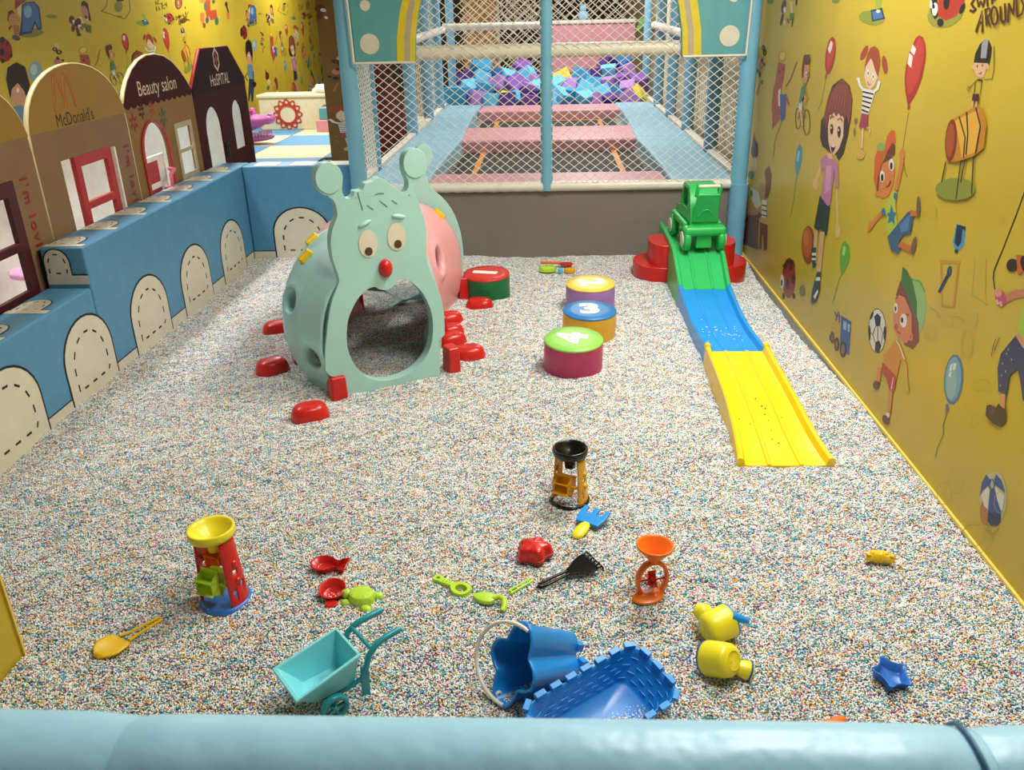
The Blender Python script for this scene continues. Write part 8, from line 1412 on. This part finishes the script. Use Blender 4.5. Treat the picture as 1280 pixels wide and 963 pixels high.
for s in (-1, 1): MB().lathe([(.004, -.003), (.010, -.003), (.010, .003), (.004, .003)], 16, X=BX @ T(.022, s * .104, .012) @ Matrix.Rotation(PI / 2, 4, 'Y'), cap=False).build('handle_lug', M['white_p'], bk)

tb = thing('sand_tub', 'blue castle wall tub with a crenellated rim, lying tilted beside the bucket', 'tub', (.122, 1.655, -.012), rot=(math.radians(13), math.radians(-3), math.radians(36)))
def rrect(a, b, r, n=5):
    P = []
    for cx, cy, s in ((a - r, b - r, 0), (-a + r, b - r, 1), (-a + r, -b + r, 2), (a - r, -b + r, 3)):
        for i in range(n + 1):
            g = PI / 2 * (s + i / n); P.append((cx + r * math.cos(g), cy + r * math.sin(g)))
    return P
def D(k, z, a=.192, b=.092): return [(x, y, z) for x, y in rrect(a * k, b * (k if k > .9 else k * .96), .045 * k)]
hT = .105
MB().loft([D(.02, 0), D(.74, 0), D(.78, .004), D(.98, hT - .016), D(1.02, hT - .015), D(1.02, hT - .002), D(.985, hT - .002), D(.95, hT - .016), D(.755, .010), D(.72, .006), D(.02, .006)]).build('tub', M['royal'], tb, weld=True)
per = rrect(.192, .097, .045, 6)
L_ = [0]
for i in range(len(per)):
    a, b = per[i], per[(i + 1) % len(per)]; L_.append(L_[-1] + math.hypot(a[0] - b[0], a[1] - b[1]))
nc = 22
for k in range(nc):
    q = L_[-1] * k / nc
    i = max(j for j in range(len(per)) if L_[j] <= q); f = (q - L_[i]) / (L_[i + 1] - L_[i] + 1e-9)
    a, b = per[i], per[(i + 1) % len(per)]
    MB().box((0, 0, 0), (.032, .017, .014)).build('crenel', M['royal'], tb, bevel=.002, loc=(a[0] + (b[0] - a[0]) * f, a[1] + (b[1] - a[1]) * f, hT + .001), rot=(0, 0, math.atan2(b[1] - a[1], b[0] - a[0])))
# raised brick courses on the inner walls
def inner_bricks():
    mb = MB()
    for row in range(4):
        z = .022 + .019 * row; k = .757 + .195 * (z - .01) / .079
        P = [(x * .992, y * .985) for x, y, _ in D(k, 0)]; n = len(P)
        Ls = [0]
        for i in range(n): Ls.append(Ls[-1] + math.hypot(P[i][0] - P[(i + 1) % n][0], P[i][1] - P[(i + 1) % n][1]))
        m_ = 22
        for c in range(m_):
            q = Ls[-1] * ((c + .5 * (row % 2)) % m_) / m_
            i = max(j for j in range(n) if Ls[j] <= q); f = (q - Ls[i]) / (Ls[i + 1] - Ls[i] + 1e-9)
            a, b = P[i], P[(i + 1) % n]; x, y = a[0] + (b[0] - a[0]) * f, a[1] + (b[1] - a[1]) * f
            mb.box((0, 0, 0), (.022, .003, .0022), T(x, y, z) @ rotz(math.atan2(b[1] - a[1], b[0] - a[0])))
    return mb
stuff(inner_bricks().build('brick_relief', M['royal'], tb))

# ------------------------------------------------------------------ yellow cups
def cup_toy(label, loc, axis, blue, spin=0.):
    t = thing('toy_cup', label, 'sand toy', loc, 0, 'yellow toy cups')
    X = axis_frame((0, 0, 0), axis) @ rotz(spin)
    MB().lathe([(.0, -.046), (.022, -.046), (.030, -.045), (.039, -.041), (.045, -.031), (.047, -.012), (.0485, .032), (.0485, .038)], 36, X=X, cap=False).build('cup_body', M['lemon'], t, solid=.003)
    MB().lathe([(.023, -.0450), (.0265, -.0500), (.030, -.0450)], 28, X=X, cap=False).build('foot_ring', M['lemon'], t)
    MB().lathe([(0, .036), (.046, .036), (.0495, .037), (.0505, .040), (.0495, .044), (.02, .045), (0, .045)], 36, X=X).build('rim', M[blue], t)
    return t, X
c1, X = cup_toy('yellow toy cup on its side with a blue rim and spout, upper of the pair', (.492, 1.985, .040), (.80, .36, .12), 'royal')
MB().tube([Vector((.036, -.008, .040)), Vector((.060, -.012, .034)), Vector((.082, -.014, .026))], [.014, .012, .009], 10).build('spout', M['royal'], c1)
MB().ball((-.038, .040, .014), (.030, .027, .027), n=18, k=10).build('knob', M['lemon'], c1)
c2, X = cup_toy('yellow toy cup on its side with a round yellow snout, lower of the pair', (.470, 1.842, .040), (-.58, .55, -.42), 'navy_p')
SX = axis_frame((.038, -.012, -.012), (.80, -.10, -.25))
MB().lathe([(.018, -.01), (.018, .004), (.022, .016), (.027, .034), (.028, .046), (.024, .050), (0, .051)], 24, X=SX).build('snout', M['lemon'], c2)
MB().lathe([(.0265, .040), (.0300, .041), (.0300, .045), (.0265, .046)], 24, X=SX, cap=False).build('snout_rim', M['navy_p'], c2)
